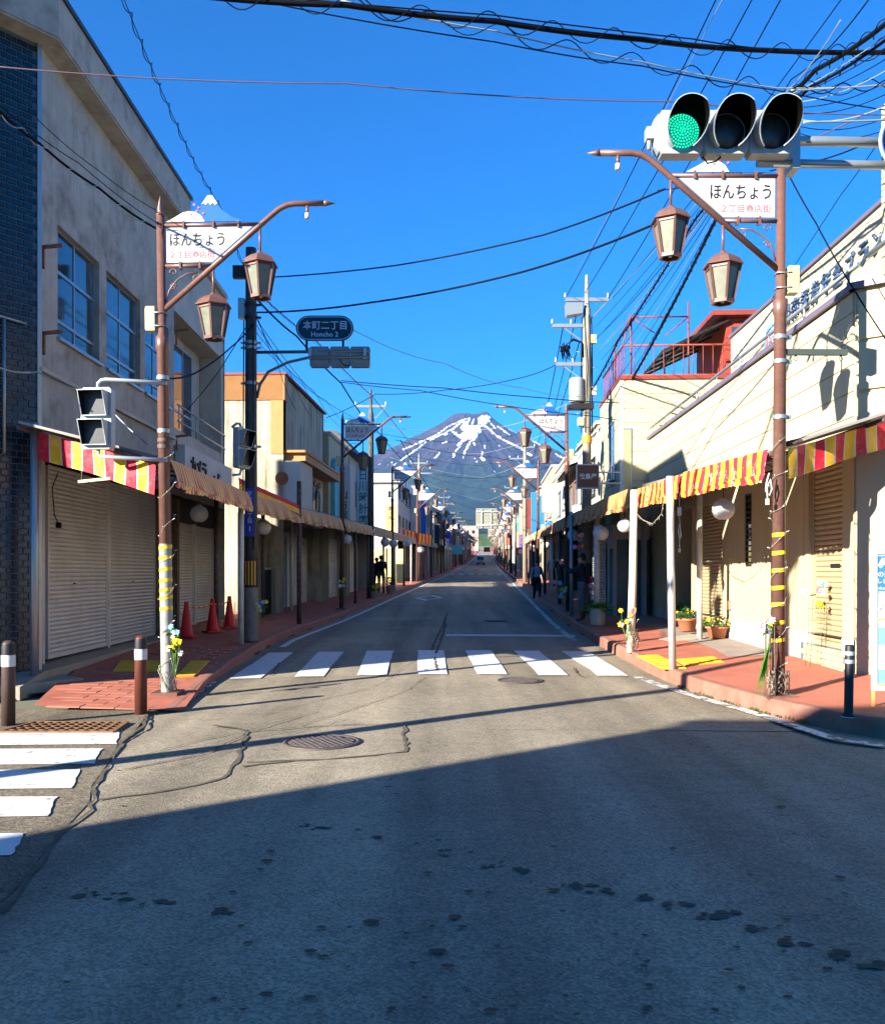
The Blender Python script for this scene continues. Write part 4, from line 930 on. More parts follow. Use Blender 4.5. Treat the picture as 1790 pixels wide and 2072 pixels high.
for x in (6.8, 8.2, 9.6, 11.0): g.tube([(x, -.02, 4.7), (x, -.02, 5.2)], .014, 6)
g.build('balcony_rail', GALV, B1)
pn = MB().box(6.75, 11.25, .05, -.16, 3.45, 4.35).build('shop_sign', mat('faded_sign', C('b9b7b0'), .6, var=.06, scale=1, streak=.3, dirt=C('8a867c'), dirt_amt=.3), B1)
wall_text(pn, 'カメラ', BLACK, o, 7.85, 3.95, .162, w=1.35, h=.42, depth=.03, bold=.02); wall_text(pn, 'Φ', BLACK, o, 9.25, 3.75, .162, h=.4, depth=.03, bold=.02); wall_text(pn, 'E', BLACK, o, 9.75, 3.85, .162, h=.38, depth=.03, bold=.02)
# ground floor
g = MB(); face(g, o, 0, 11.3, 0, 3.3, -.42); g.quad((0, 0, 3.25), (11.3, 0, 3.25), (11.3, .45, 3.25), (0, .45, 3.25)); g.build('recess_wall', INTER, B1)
shutter(B1, o, .98, 3.32, .30, 3.2, -.30, SHUT); shutter(B1, o, 3.52, 6.05, .30, 3.2, -.30, SHUT); shutter(B1, o, 7.75, 9.12, .34, 2.75, -.33, SHUT); shutter(B1, o, 9.32, 11.0, .36, 2.75, -.33, SHUT)
for x0, x1, m_ in ((.62, .80, WPOST), (3.37, 3.47, WPOST), (6.12, 6.3, WOOD), (7.45, 7.62, WOOD), (9.17, 9.27, WPOST), (11.06, 11.28, CONC_L)): MB().box(x0, x1, .38, .2 if m_ is WOOD else .26, .2, 3.24).build('pillar', m_, B1)
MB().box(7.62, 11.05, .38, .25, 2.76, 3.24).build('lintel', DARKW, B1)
for x, z in ((1.9, 1.42), (4.7, 1.42)): MB().box(x-.03, x+.03, .27, .255, z-.012, z+.012).build('lock', BLACK, B1)
g = MB(); g.prism([(-.9, -.05), (11.3, -.05), (11.3, .32), (-.2, .24), (-.9, .12)], .5, -.05); g.v = [(x, y if y > 0 else y - .42 * max(0, min(1, (7 - x) / 5)) * 0 - .1, z) for x, y, z in g.v]; g.build('step', STEP, B1)
# rusted brackets left on the wall
for x, z in ((.1, 6.15), (.12, 4.95), (6.6, 6.75), (6.62, 4.5)):
    MB().bar((x, -.0, z), (x, -.28, z+.03), .03, .05).bar((x, -.02, z - .3), (x, -.02, z), .03, .03).build('rusty_bracket', RUSTY, B1)
# tiled end wall
TW = MB(); TWL = 3.2
TW.quad((0, -.012, 0), (TWL, -.012, 0), (TWL, -.012, 8.97), (0, -.012, 8.97))
tw = TW.build('tile_wall', MORTAR, B1, (0, .0, 0), R(140.3))
TWm = []
for mt in (BTILE, BTILE2):
    q = MB(); q.add([(0, -.012, 0), (.138, -.012, 0), (.138, -.012, .076), (0, -.012, .076), (.005, .0, .005), (.133, .0, .005), (.133, .0, .071), (.005, .0, .071)], [(4, 5, 6, 7)[::-1], (0, 1, 5, 4)[::-1], (1, 2, 6, 5)[::-1], (2, 3, 7, 6)[::-1], (3, 0, 4, 7)[::-1]]); TWm.append(q.data('tile', mt))
rest = MB(); cnt = 0
for j in range(int(8.95 / .088)):
    for i in range(-1, int(TWL / .15)):
        x = i * .15 + (.075 if j % 2 else 0) + .006; z = j * .088 + .006
        if x < 0 or x + .138 > TWL: continue
        mi = 0 if random.random() < .55 else 1
        if i < 5 and z < 5.3 and cnt < 300: obj('tile', TWm[mi], tw, (x, 0, z)); cnt += 1
        else: rest.add([(x, -.012, z), (x+.138, -.012, z), (x+.138, -.012, z+.076), (x, -.012, z+.076), (x+.005, 0, z+.005), (x+.133, 0, z+.005), (x+.133, 0, z+.071), (x+.005, 0, z+.071)], [(7, 6, 5, 4), (4, 5, 1, 0), (5, 6, 2, 1), (6, 7, 3, 2), (7, 4, 0, 3)], mi)
r_ = rest.build('tile_field', [BTILE, BTILE2], tw); r_['kind'] = 'stuff'
g = MB(); g.box(-.118, TWL, -.5, .317, 8.966, 9.546); g.box(-.112, TWL, -.5, .297, 8.935, 8.964); g.build('end_fascia', CONC, tw); MB().box(-.13, TWL, -.5, .36, 9.554, 9.622).build('end_roof_edge', MATS['roof_capping'], tw)
MB().box(-.03, .03, -.03, .025, 0, 8.94).build('corner_trim', ALU, tw)
MB().box(0, TWL, -3, -.04, 0, 8.9).build('end_core', CONC, tw)
MB().tube([(.5, .06, 3.2), (.5, .06, 5.0)], .02, 6).tube([(0.2, .05, 5.0), (.5, .06, 5.02), (1.0, .08, 5.05), (2.0, .1, 5.2)], .018, 6).build('conduit', GALV, tw)
MB().prism([(-.35, 0), (TWL, 0), (TWL, .14), (-.35, .14)], -.2, .55).build('end_step', STEP, tw)

# ------------------------------------------------------------------ right corner building: cream, set-back sign storey
R1 = thing('corner_building', "cream two-tier corner building with raised lettering and shuttered ground floor", 'building', (5.32, 11.44, 0), math.atan2(1, .0279))
o = 1; L1 = 13.0
boards = [3.30, 3.62, 3.95, 4.30, 4.62, 4.98, 5.24]
g = MB(); body(g, o, 0, L1, 0, 5.25, 6, -.03); face(g, o, 0, L1, 3.2, 5.25, -.02); g.build('wall', CREAM, R1)
for j, (a, b_) in enumerate(zip(boards[:-1], boards[1:])):
    for (xa, xb) in ((0.06, 4.4), (4.4, 8.8), (8.8, L1)):
        w = .006; MB().box(xa + .002, xb - .002, 0, -.018, a + .007, b_ - .007).build('siding_board', CREAM, R1)
MB().box(-.05, L1, .06, -.4, 5.25, 5.33).build('coping', mat('purple_grey_trim', C('6b6070'), .5, .2), R1)
g = MB()
for z in (5.58,): g.tube([(.0, -.05, z), (L1, -.05, z)], .03, 8)
for x in np.arange(.3, L1, 1.55): g.tube([(x, -.05, 5.33), (x, -.05, 5.58)], .02, 6)
g.build('parapet_rail', ALU, R1)
# ground floor (openings: shutter, two slit windows, shutter, shop door)
gops = [(-.05, .0, 0, 0), (4.15, 4.55, 1.70, 3.0, .06), (2.55, 3.0, 1.68, 3.02, .06), (.38, 1.55, .55, 3.1, .12), (5.95, 8.2, .36, 3.0, .12), (8.35, 10.0, .30, 3.05, .5)]
for a, b_ in ((0, 1.75), (1.75, 2.35), (2.35, 3.4), (3.4, 4.9), (4.9, 5.85), (5.85, 8.3), (8.3, L1)):
    g = MB(); facade(g, o, a, b_, .72, 3.22, gops, 0, .12, 0, .004); g.build('panel', CREAM2, R1)
g = MB(); facade(g, o, 0, L1, .1, .72, gops, .012, .14); g.build('plinth', CONC_L, R1)
shutter(R1, o, .42, 1.5, .56, 3.08, -.09, SHUTB, .075); shutter(R1, o, 6.0, 8.15, .38, 2.98, -.09, SHUTB, .075)
for x0, x1 in ((4.17, 4.53), (2.57, 2.98)):
    wn_ = window(R1, o, x0, x1, 1.70, 3.0, -.03, 1, (1.0,), ALUD, GLASSD, False)
    for k in range(12): MB().box(x0+.03, x1-.03, -.03, .0, 1.76 + k*.1, 1.785 + k*.1).build('louvre', ALUD, wn_)
window(R1, o, 8.45, 9.9, .35, 3.0, -.4, 3, (.72, .28), ALUD, GLASSD, False)
for j in range(5):
    for i in range(8):
        a = .22 + i*.18 + (.09 if j % 2 else 0)
        if a < 1.7: MB().box(a, a+.165, .0, .035, .16 + j*.08, .228 + j*.08).build('brick', mat('cream_brick', C('cdb583'), .8, var=.2, scale=9), R1)
MB().box(.18, 1.8, .0, .02, .12, .56).build('brick_bed', MORTAR, R1)
for j in range(26): 
    for i in range(2): MB().box(10.05 + i*.24 + .01, 10.28 + i*.24, .0, .02, .3 + j*.105, .395 + j*.105).build('brick', mat('pale_brick', C('a89c86'), .8, var=.2, scale=9), R1)
MB().tube([(5.35, .02, 1.05), (5.35, .06, 1.05), (5.35, .06, .9), (5.35, .02, .88)], .012, 6).build('tap', RUSTY, R1)
MB().box(.62, .92, -.075, -.06, 1.66, 1.72).build('letter_slot', BLACK, R1)
# upper set-back storey with the lettering
UO = -1.48
g = MB(); face(g, o, -.6, 10.4, 5.2, 7.36, UO); body(g, o, -.6, 10.4, 5.2, 7.36, 4, UO); g.build('upper_wall', mat('upper_cream', C('b4ac92'), .75, var=.04, scale=1.2, streak=.1, dirt=C('cbbf9f')), R1)
for j, (a, b_) in enumerate(((5.36, 5.72), (5.74, 6.06))): MB().box(-.55, 10.4, o*UO, o*(UO+.02), a, b_).build('upper_board', CREAM, R1)
MB().box(-.65, 10.45, o*(UO-.3), o*(UO+.05), 7.36, 7.42).build('upper_coping', MATS['purple_grey_trim'], R1)
BSTEEL = mat('steel_letter', C('4a6080'), .4, .4, var=.1)
for k, ch in enumerate('湘南証券年金プラン'):
    wall_text(R1, ch, BSTEEL, o, 6.55 - k * .50, 6.80, UO, w=.36 if k < 6 else .32, h=.42 if k < 6 else .36, depth=.045, bold=.006, name='letter')
for k, ch in enumerate('富士吉田支店'): wall_text(R1, ch, BSTEEL, o, 5.75 - k * .34, 6.32, UO, w=.22, h=.24, depth=.05, bold=.01, name='letter')
lg = MB().lathe([(.001, 0), (.40, 0), (.42, -.05)], 32, cap=False); lg.v = [(a + 7.25, o*(UO + .1) - c_*0, b_ + 6.45) if False else (a + 7.25, o*(UO + .10 + c_), b_ + 6.45) for a, b_, c_ in lg.v]
lgo = lg.build('logo_disc', mat('logo_blue', C('7fb4d8'), .5, var=.05), R1)
g = MB()
g.tube([(7.42, o*(UO+.112), 6.3), (7.40, o*(UO+.112), 6.55), (7.25, o*(UO+.112), 6.64), (7.12, o*(UO+.112), 6.55), (7.2, o*(UO+.112), 6.42), (7.38, o*(UO+.112), 6.40)], .03, 6); g.build('logo_mark', PINK, lgo)
# chamfered corner facing the junction and tall sign tower
ch_ = MB(); ch_.box(0, 2.2, .02, 1.5, .1, 5.25); cho = ch_.build('chamfer_wall', CREAM2, R1, (0, 0, 0), R(-128))
for j, (a, b_) in enumerate(((3.3, 3.9), (3.95, 4.55), (4.6, 5.2))):
    for i in range(3): MB().box(.05 + i*.72, .70 + i*.72, -.02, .02, a, b_).build('chamfer_panel', CREAM, cho)
MB().box(-.08, 2.3, -.08, .4, 5.25, 5.33).build('chamfer_coping', MATS['purple_grey_trim'], cho)
g = MB(); g.box(.15, 1.15, -.87, -1.9, 5.2, 8.2); g.build('sign_tower', CREAM2, R1)
g = MB(); g.tube([(-.4, -.5, 5.95), (.75, -.5, 5.95)], .035, 8); g.tube([(.1, -.5, 5.33), (.1, -.5, 5.95)], .03, 8); g.build('short_rail', ALU, R1)

# ------------------------------------------------------------------ arcade canopies
def cloth(name, parent, top, drop, pattern, mats, out, scallop=.0, wave=.015, ruf=.0, slant=0.0):
    """striped hanging cloth along the world polyline `top`; pattern = [(material, width)...] repeated"""
    P = [Vector(p) for p in top]; cum = [0]
    for a, b_ in zip(P[:-1], P[1:]): cum.append(cum[-1] + (b_ - a).length)
    def ev(s): 
        s = min(max(s, 0), cum[-1]); i = max(0, min(len(P)-2, int(np.searchsorted(cum, s) - 1))); t = (s - cum[i]) / max(1e-9, cum[i+1] - cum[i]); return P[i].lerp(P[i+1], t)
    g = MB(); s = 0; k = 0; out = Vector(out); ph = random.random() * 6
    rows = [0, .35, .7, 1.0]
    while s < cum[-1] - 1e-3:
        mi, w = pattern[k % len(pattern)]; e_ = min(s + w, cum[-1]); sub = 3 if w > .05 else 1; q = []
        for i in range(sub + 1):
            u = s + (e_ - s) * i / sub; p = ev(u)
            for r_ in rows:
                wv = wave * math.sin(u * 9 + ph) * r_ + ruf * math.sin(u * 42 + ph) * r_ * r_ + .01 * math.sin(u * 2.3 + r_ * 3)
                dd = drop + (scallop * abs(math.sin(u * math.pi / .17)) if r_ == 1 else 0) + .012 * math.sin(u * 3.1 + ph)
                q.append(p + out * (wv + slant * r_) - Vector((0, 0, dd * r_)))
        n_ = len(rows)
        g.add(q, [(i*n_+j, i*n_+j+1, (i+1)*n_+j+1, (i+1)*n_+j) for i in range(sub) for j in range(n_-1)], mi, True); s = e_; k += 1
    return wb(g, name, mats, parent)
STR_NEW = [(0, .15), (2, .018), (1, .15), (2, .018)]
STR_FADE = [(0, .055), (1, .075)]
def canopy(side, label, Ys, style, zk=3.06, zw=3.55, drop=.30, frill=True, slats=True):
    s = -1 if side == 'L' else 1
    kx = (lambda y: -3.62 if y < 11.9 else kl(y) - .32) if side == 'L' else (lambda y: 3.85 if y < 10.4 else kr(y) + .28)
    wx = (lambda y: -5.55 if y < 24 else WL(y) + .1) if side == 'L' else (lambda y: 5.2 + .0279*(y-11) if y < 24.4 else WR(y) - .1)
    y0, y1 = Ys; yy_ = list(np.linspace(y0, y1, max(2, int((y1 - y0) / 2.0) + 1)))
    t = thing('arcade_canopy', label, 'canopy', (kx(y0), y0, prof(y0)), 0, f"pavement canopies along the {'left' if side == 'L' else 'right'} side")
    K = [Vector((kx(y), y, prof(y) + zk)) for y in yy_]; Wp = [Vector((wx(y), y, prof(y) + zw)) for y in yy_]
    g = MB(); v = []
    for a, b_ in zip(K, Wp): v += [a, b_, a + Vector((0, 0, .035)), b_ + Vector((0, 0, .035))]
    n_ = len(K); g.add(v, [(4*i, 4*i+1, 4*i+5, 4*i+4) for i in range(n_-1)] + [(4*i+2, 4*i+6, 4*i+7, 4*i+3) for i in range(n_-1)] + [(4*i, 4*i+4, 4*i+6, 4*i+2) for i in range(n_-1)] + [(0, 2, 3, 1), (4*n_-4, 4*n_-3, 4*n_-1, 4*n_-2)])
    wb(g, 'roof', ROOFS, t)
    wb(MB().tube([p - Vector((0, 0, .03)) for p in K], .035, 8), 'front_beam', BROWND, t)
    wb(MB().tube([p - Vector((0, 0, .06)) for p in Wp], .03, 6), 'back_beam', BROWND, t)
    for a, b_ in list(zip(K, Wp))[1:]:
        g = MB(); g.tube([a - Vector((0, 0, .04)), b_ - Vector((0, 0, .06))], .022, 6); g.tube([a - Vector((0, 0, .28)), a.lerp(b_, .8) - Vector((0, 0, .28))], .018, 6)
        for q in range(4): p0 = a.lerp(b_, q*.2 + .0) ; p1 = a.lerp(b_, q*.2 + .2); g.tube([p0 - Vector((0, 0, .28 if q % 2 == 0 else .05)), p1 - Vector((0, 0, .05 if q % 2 == 0 else .28))], .010, 5)
        wb(g, 'truss', BROWND, t)
    mats, pat = {'new': ([RED, YEL, WCL], STR_NEW), 'worn': ([REDW, YELW, WCL], [(0, .13), (1, .13)]), 'fade': ([FADE1, FADE2], STR_FADE), 'brown': ([FADE3, mat('rust_cloth', C('cf9556'), .85, var=.15, scale=3)], STR_FADE), 'tan': ([CANVAS, mat('tan_canvas_b', C('aa8f70'), .85, var=.15, scale=2)], [(0, .2), (1, .2)])}[style]
    K2 = [p + Vector((-s * .045, 0, .02)) for p in K]
    va = cloth('valance', t, K2, drop, pat, mats, (-s, 0, 0), .03 if style in ('worn', 'new') else .01, .012, .006, .10 if style == 'fade' else .03)
    if frill: 
        K3 = [p + Vector((-s * .05 - s * (.10 if style == 'fade' else .03), 0, .02 - drop)) for p in K]
        cloth('frill', t, K3, .07, pat, mats, (-s, 0, 0), .025, .02, .015)
    return t
def post(parent, x, y, z0, z1, r_, m, lean=(0, 0)):
    wb(MB().tube([(x + lean[0], y + lean[1], z0 - .05), (x + lean[0]*.4, y, (z0+z1)*.45), (x, y, z1)], r_, 12), 'post', m, parent)
cL1 = canopy('L', "canopy over the shuttered shops of the near left corner, bright banner at its end", (11.6, 17.3), 'fade')
ban_l = [at(79, 873, 11.95), at(150, 893, 11.8), at(232, 917, 11.55), at(314, 941, 11.3)]
cloth('end_banner', cL1, ban_l, .37, [(0, .165), (2, .02), (1, .165), (2, .02)], [RED, YEL, WCL], (-.1, -1, 0), .0, .03, .0)
wb(MB().tube([p + Vector((0, .03, .05)) for p in ban_l], .03, 8), 'banner_pipe', BROWND, cL1)
post(cL1, -5.5, 11.95, .12, 3.62, .056, GALV); post(cL1, kl(17.1) - .34, 17.0, swl(17), 3.15, .055, WPOST)
for y, m_ in ((14.6, WOOD),): post(cL1, -5.0, y + 5.0, .25, 3.2, .05, BROWND)
cL2 = canopy('L', "striped canopy between the dark utility pole and the second left lamp", (17.6, 28.5), 'fade')
post(cL2, XX(605, 22.4), 22.4, swl(22.4), 3.9, .06, BROWND); post(cL2, WL(24.5) + .35, 24.3, swl(24), 3.4, .05, BROWND); post(cL2, WL(26) + .5, 27.6, swl(27), 3.4, .05, WPOST)
cloth('name_banner', cL2, [at(482, 966, 18.2), at(545, 995, 20.0), at(606, 1022, 22.4)], .26, [(0, 9.)], [RED], (1, -.2, 0), 0, .01); cloth('name_banner', cL2, [at(482, 977, 18.1), at(545, 1004, 19.9), at(606, 1030, 22.3)], .12, [(0, 9.)], [YEL], (1, -.2, 0), 0, .01)
cL3 = canopy('L', "tan-striped canopy from the second left lamp to the tall black pole", (28.9, 36.2), 'fade')
cL4 = canopy('L', "tan canvas canopy past the tall black pole on the left", (36.8, 58.5), 'tan')
cL5 = canopy('L', "low canvas canopy beyond the fourth left lamp", (59.5, 84), 'tan')
cL6 = canopy('L', "far canvas canopy on the left before the second crossing", (98, 128), 'tan')
for c_, ylist in ((cL3, (32.2, 35.6)), (cL4, (41, 46, 51, 56)), (cL5, (62, 67, 72, 77, 82)), (cL6, (100, 106, 112, 118, 124))):
    for y in ylist: post(c_, kl(y) - .36, y, swl(y), prof(y) + 3.05, .05, BROWND if y % 2 else WPOST)
cR0 = canopy('R', "worn red and yellow striped canopy by the near right lamp", (10.35, 12.95), 'worn', 3.02, 3.45, .28)
ban_r = [at(1593, 907, 10.2), at(1650, 893, 10.5), at(1720, 872, 10.75), at(1800, 848, 11.0), at(1880, 828, 11.2)]
cloth('end_banner', cR0, ban_r, .345, [(1, .16), (2, .02), (0, .16), (2, .02)], [RED, YEL, WCL], (.1, -1, 0), .0, .028, .0)
wb(MB().tube([p + Vector((0, .03, .055)) for p in ban_r], .032, 8), 'banner_pipe', BROWND, cR0)
post(cR0, 3.31, 12.9, swr(12.9), 3.0, .055, mat('bright_post', C('c4c6c2'), .35, .5, var=.05), (.04, 0)); post(cR0, 4.93, 17.0, .28, 3.3, .055, WPOST)
cR1 = canopy('R', "short worn striped canopy between the silver post and the roped post", (13.05, 15.9), 'worn', 3.0, 3.45, .27)
post(cR1, XX(1283, 15.3), 15.3, swr(15.3), 3.02, .065, mat('bone_paint', C('d6cfba'), .5, var=.1, scale=5, dirt=C('8c7f68'), dirt_amt=.3, dscale=9), (-.07, 0))
cR2 = canopy('R', "brown striped canopy running up to the second right lamp", (16.0, 26.8), 'brown')
post(cR2, 3.75, 21.5, swr(21), 3.1, .075, WPOST); post(cR2, 3.62, 24.9, swr(25), 3.3, .05, GALV)
cR3 = canopy('R', "dark canopy beyond the second right lamp", (27.3, 42.5), 'brown')
for y in (31, 35, 39): post(cR3, kr(y) + .35, y, swr(y), prof(y) + 3.05, .06, WPOST if y == 35 else BROWND)
cR4 = canopy('R', "tan canopy beyond the third right lamp", (43.6, 56), 'tan')
for y in (46, 50, 54): post(cR4, kr(y) + .35, y, swr(y), prof(y) + 3.05, .06, BROWND)

# ------------------------------------------------------------------ second building on the left: stained, with orange corner
def building(name, label, cat, side, X0, Y0, dx=.047, z=None):
    return thing(name, label, cat, (X0, Y0, prof(Y0) if z is None else z), math.atan2(1, dx))
B2 = building('shop_building', "stained ochre shop with orange corner band and arched dark windows", 'building', 'L', -4.72, 26.3)
o = -1; H = 7.25
g = MB(); body(g, o, 0, 6.6, 0, H, 8, 0); g.build('wall', STAIN, B2)
g = MB(); g.box(-.03, .42, 3, -.04, H-.75, H); g.box(-.03, .0, 5.5, .0, H-.75, H); g.box(-.03, 0, .38, .0, 4.9, H-.76); g.build('orange_band', ORANGE, B2)
MB().box(-.06, 6.7, 6, -.10, H, H+.06).build('roof_edge', REDP, B2)
g = MB(); facade(g, o, .42, 6.6, 3.0, H-.02, [], -.02); g.build('front', STAIN, B2)
MB().box(.2, 6.6, .0, -.62, 4.72, 4.95).box(.05, 6.4, .0, -.66, 4.95, 5.02).build('eaves', ORANGE, B2)
g = MB()
for i in range(7): g.box(.05, 1.9, .02, -.5, 3.0, 4.7) if i == 0 else None
wp = g.build('white_panel', WALLW, B2)
for i in range(8): MB().box(.05 - .012, .05, .0 - i*.064, -.058 - i*.064, 3.02, 4.69).build('panel_board', WHITE, wp)
g = MB(); face(g, o, 1.92, 6.55, 3.0, 4.72, -.05) 
arch_wall = g.build('arch_wall', WALLG, B2)
for i in range(4):
    x = 2.3 + i * 1.02; w, zb, zt = .38, 3.05, 4.0
    poly = [(x-w, zb), (x+w, zb)] + [(x + w*math.cos(a), zt + w*math.sin(a)) for a in np.linspace(0, math.pi, 10)]
    pa = MB().prism(poly, .03, -.06 + .03).build('arched_window', ALUD, B2); poly2 = [(x + (a - x)*.86, zb + .06 + (b_ - zb)*.93) for a, b_ in poly]; MB().prism(poly2, .02, -.045).build('pane', GLASSD, pa)
for i in range(4): MB().prism([(2.4+i*.9, 4.45), (2.75+i*.9, 4.6), (2.9+i*.9, 4.42), (2.6+i*.9, 4.35)], -.06, -.1).build('red_ornament', REDP, B2)
g = MB(); face(g, o, -.2, 6.6, 0, 3.0, -.7); g.quad((0, 0, 3.0), (6.6, 0, 3.0), (6.6, .7, 3.0), (0, .7, 3.0)); g.quad((-.2, .7, 0), (-2.4, .7, 0), (-2.4, .7, 3.0), (-.2, .7, 3.0)); g.build('ground_wall', WALLT, B2)
gt = MB().box(-1.75, -.15, .38, .33, .12, 1.45).build('gate', mat('black_gate', C('15171d'), .5, .2), B2)
for i in range(16): MB().box(-1.72 + i*.098, -1.68 + i*.098, .33, .315, .14, 1.42).build('gate_bar', MATS['black_gate'], gt)
MB().box(-1.80, -.10, .40, .30, 1.46, 1.52).build('gate_rail', GALV, gt)
MB().box(-.12, .3, .62, .2, 0, 1.5).build('gate_pier', STEP, B2); MB().box(-2.3, -1.8, .62, .2, 0, 1.75).build('gate_pier', STEP, B2)
shutter(B2, o, 1.2, 2.9, .15, 2.55, -.6, SHUTT, .075); shutter(B2, o, .35, 1.1, 1.3, 2.6, -.6, SHUTT, .075)
shutter(B2, o, 4.4, 6.3, .15, 2.6, -.6, SHUT, .075)
MB().box(3.0, 4.3, .69, .55, .1, 2.7).build('cream_bay', WALLW, B2)
# satellite dish on its wall
t = MB().lathe([(.001, 0), (.10, .012), (.19, .045), (.2, .05)], 14, cap=False); t.v = [(-.25 + c_, a, 4.15 + b_) for a, b_, c_ in t.v]; t.build('satellite_dish', RUSTY, B2)

# ------------------------------------------------------------------ second building on the right: cream with red roof terrace
R2 = building('house', "cream house with red roof terrace railing and plastic awning", 'house', 'R', 4.95, 24.62, .047, 0)
o = 1; H = 6.95
g = MB(); body(g, o, 0, 4.2, 0, H, 7, 0); face(g, o, 0, 4.2, 3.0, H, 0); g.build('wall', CREAM, R2)
bz = [3.05] + list(np.arange(3.35, H, .40)) + [H]
for a, b_ in zip(bz[:-1], bz[1:]):
    MB().box(-.018, .0, -.02, -6.5, a + .010, b_ - .010).build('siding_board', CREAM, R2)
    for i in range(3): MB().box(.02 + i*1.4, 1.4 + i*1.4, .0, .018, a + .008, b_ - .008).build('front_panel', CREAM2, R2)
MB().box(-.06, 4.3, .05, -.1, H, H+.10).box(-.06, .06, -.1, -6.8, H, H+.10).build('red_roof_edge', REDP, R2)
MB().box(-.03, .06, .02, -.07, 3.0, H).build('corner_bead', WHITE, R2)
window(R2, o, .9, 2.0, 4.3, 6.0, .03, 2, (1.0,), ALU, GLASS)
wv = MB().box(-.04, -.019, -.06, -.30, 3.75, 5.6).build('slit_window', ALU, R2); MB().box(-.045, -.04, -.09, -.27, 3.8, 5.55).build('pane', mat('curtained_glass', C('a8a070'), .2, var=.2), wv)
g = MB()
for a, b_ in (((-.0, .0), (4.1, .0)), ((0, 0), (0, -6.4))):
    for z in (H+.12, H+.95): g.tube([(a[0], a[1]-.06, z), (b_[0], b_[1]-.06, z)], .028, 6)
g.build('terrace_rail', REDP, R2)
for i in range(24): MB().tube([(0, -.1 - i*.27, H+.1), (0, -.1 - i*.27, H+.95)], .013, 5).build('baluster', REDP, R2)
for i in range(14): MB().tube([(.1 + i*.29, -.06, H+.1), (.1 + i*.29, -.06, H+.95)], .013, 5).build('baluster', REDP, R2)
g = MB()
for x, y in ((0.4, -.35), (.4, -1.95), (3.5, -.35)): g.tube([(x, y, H), (x, y, H+1.9)], .03, 6)
g.tube([(.4, -.35, H+1.85), (.4, -1.95, H+1.85)], .022, 6); g.tube([(.4, -.35, H+1.85), (3.5, -.35, H+1.85)], .022, 6); g.tube([(.4, -1.95, H+1.85), (.4, -1.3, H+1.3)], .018, 5); g.tube([(.4, -.35, H+1.85), (.4, -1.0, H+1.4)], .018, 5); g.tube([(.0, -.05, H+.95), (.4, -.35, H+1.85)], .02, 6); g.tube([(.4, -1.95, H), (.4, -1.95, H+2.25)], .025, 6)
g.build('clothes_frame', REDP, R2)
ht = MB().box(.6, 4.1, -3.05, -7.0, H, H+1.85).build('roof_hut', mat('red_hut', C('923828'), .7, var=.1, scale=3), R2)
MB().prism([(.3, H+1.86), (4.4, H+1.86), (4.4, H+2.0), (.3, H+2.0)], -2.6, -7.3).build('hut_roof', REDP, ht); MB().box(.585, .6, -3.2, -3.7, H+.3, H+1.6).build('hut_window', GLASS, ht)
aw = MB(); q = []
for i in range(41):
    y = -3.0 - 2.25 * i / 40; zt = H + 1.25 + .85 * i / 40
    for x in (.55, 3.6): q.append((x, y, zt + .012*math.sin(i*2.4)))
g = MB(); v = []
for i in range(61):
    x = .5 + 3.4 * i / 60
    for j in range(2): v.append((x, -1.25 - 1.85*j, H + .95 + .85*j + .02*math.sin(i*math.pi*.66)))
g.add(v, [(2*i, 2*i+1, 2*i+3, 2*i+2) for i in range(60)], 0, True)
awn = g.build('plastic_awning', mat('smoky_plastic', C('5a6470'), .25, var=.12, scale=3, trans=.35), R2)
g = MB()
for x in (.5, 1.35, 2.2, 3.05, 3.9): g.bar((x, -1.25, H+.91), (x, -3.1, H+1.76), .05, .05)
for t_ in (0, .33, .66, 1): g.bar((.5, -1.25-1.85*t_, H+.90+.85*t_), (3.9, -1.25-1.85*t_, H+.90+.85*t_), .04, .05)
for x in (.5, 3.9): g.tube([(x, -1.3, H), (x, -1.3, H+.9)], .03, 6)
g.build('awning_frame', ALUD, R2)
# ground floor of the house
g = MB(); facade(g, o, -.05, 4.2, 0, 3.0, [(.15, 1.05, .2, 2.45, .3), (1.35, 2.3, .2, 2.3, .25)], .0, .3); g.build('ground_wall', WALLW, R2)
MB().box(.18, 1.02, -.25, -.3, .2, 2.45).build('door', mat('navy_door', C('1c2a3e'), .4, var=.1), R2); MB().box(1.38, 2.27, -.2, -.25, .2, 2.3).build('door', mat('teal_glass_door', C('4a6a72'), .25, var=.1), R2)
shutter(R2, o, 2.75, 4.0, .25, 2.5, .03, SHUTG, .08)
g = MB(); g.box(-.9, -.02, -.5, -.55, .2, 2.9, 0); g.build('side_wall', WALLG, R2)
pv = building('porch', "recessed grey shop doorway with curtain beside the flower pots", 'doorway', 'R', 5.75, 24.3, .0279, 0)
MB().box(-.0, .06, .0, 1.0, .2, 2.5).build('door_panel', MATS['teal_glass_door'], pv); MB().box(-.06, 0, -.1, 1.1, 2.5, 2.9).build('lintel', WALLW, pv)
for y in (-.1, .42, .98): MB().box(-.07, .07, y, y+.08, .15, 2.5).build('frame', WALLW, pv)
MB().box(-.01, -.004, .5, .62, 1.3, 1.62).build('notice', mat('notice_paper', C('b9d8cf'), .6), pv)

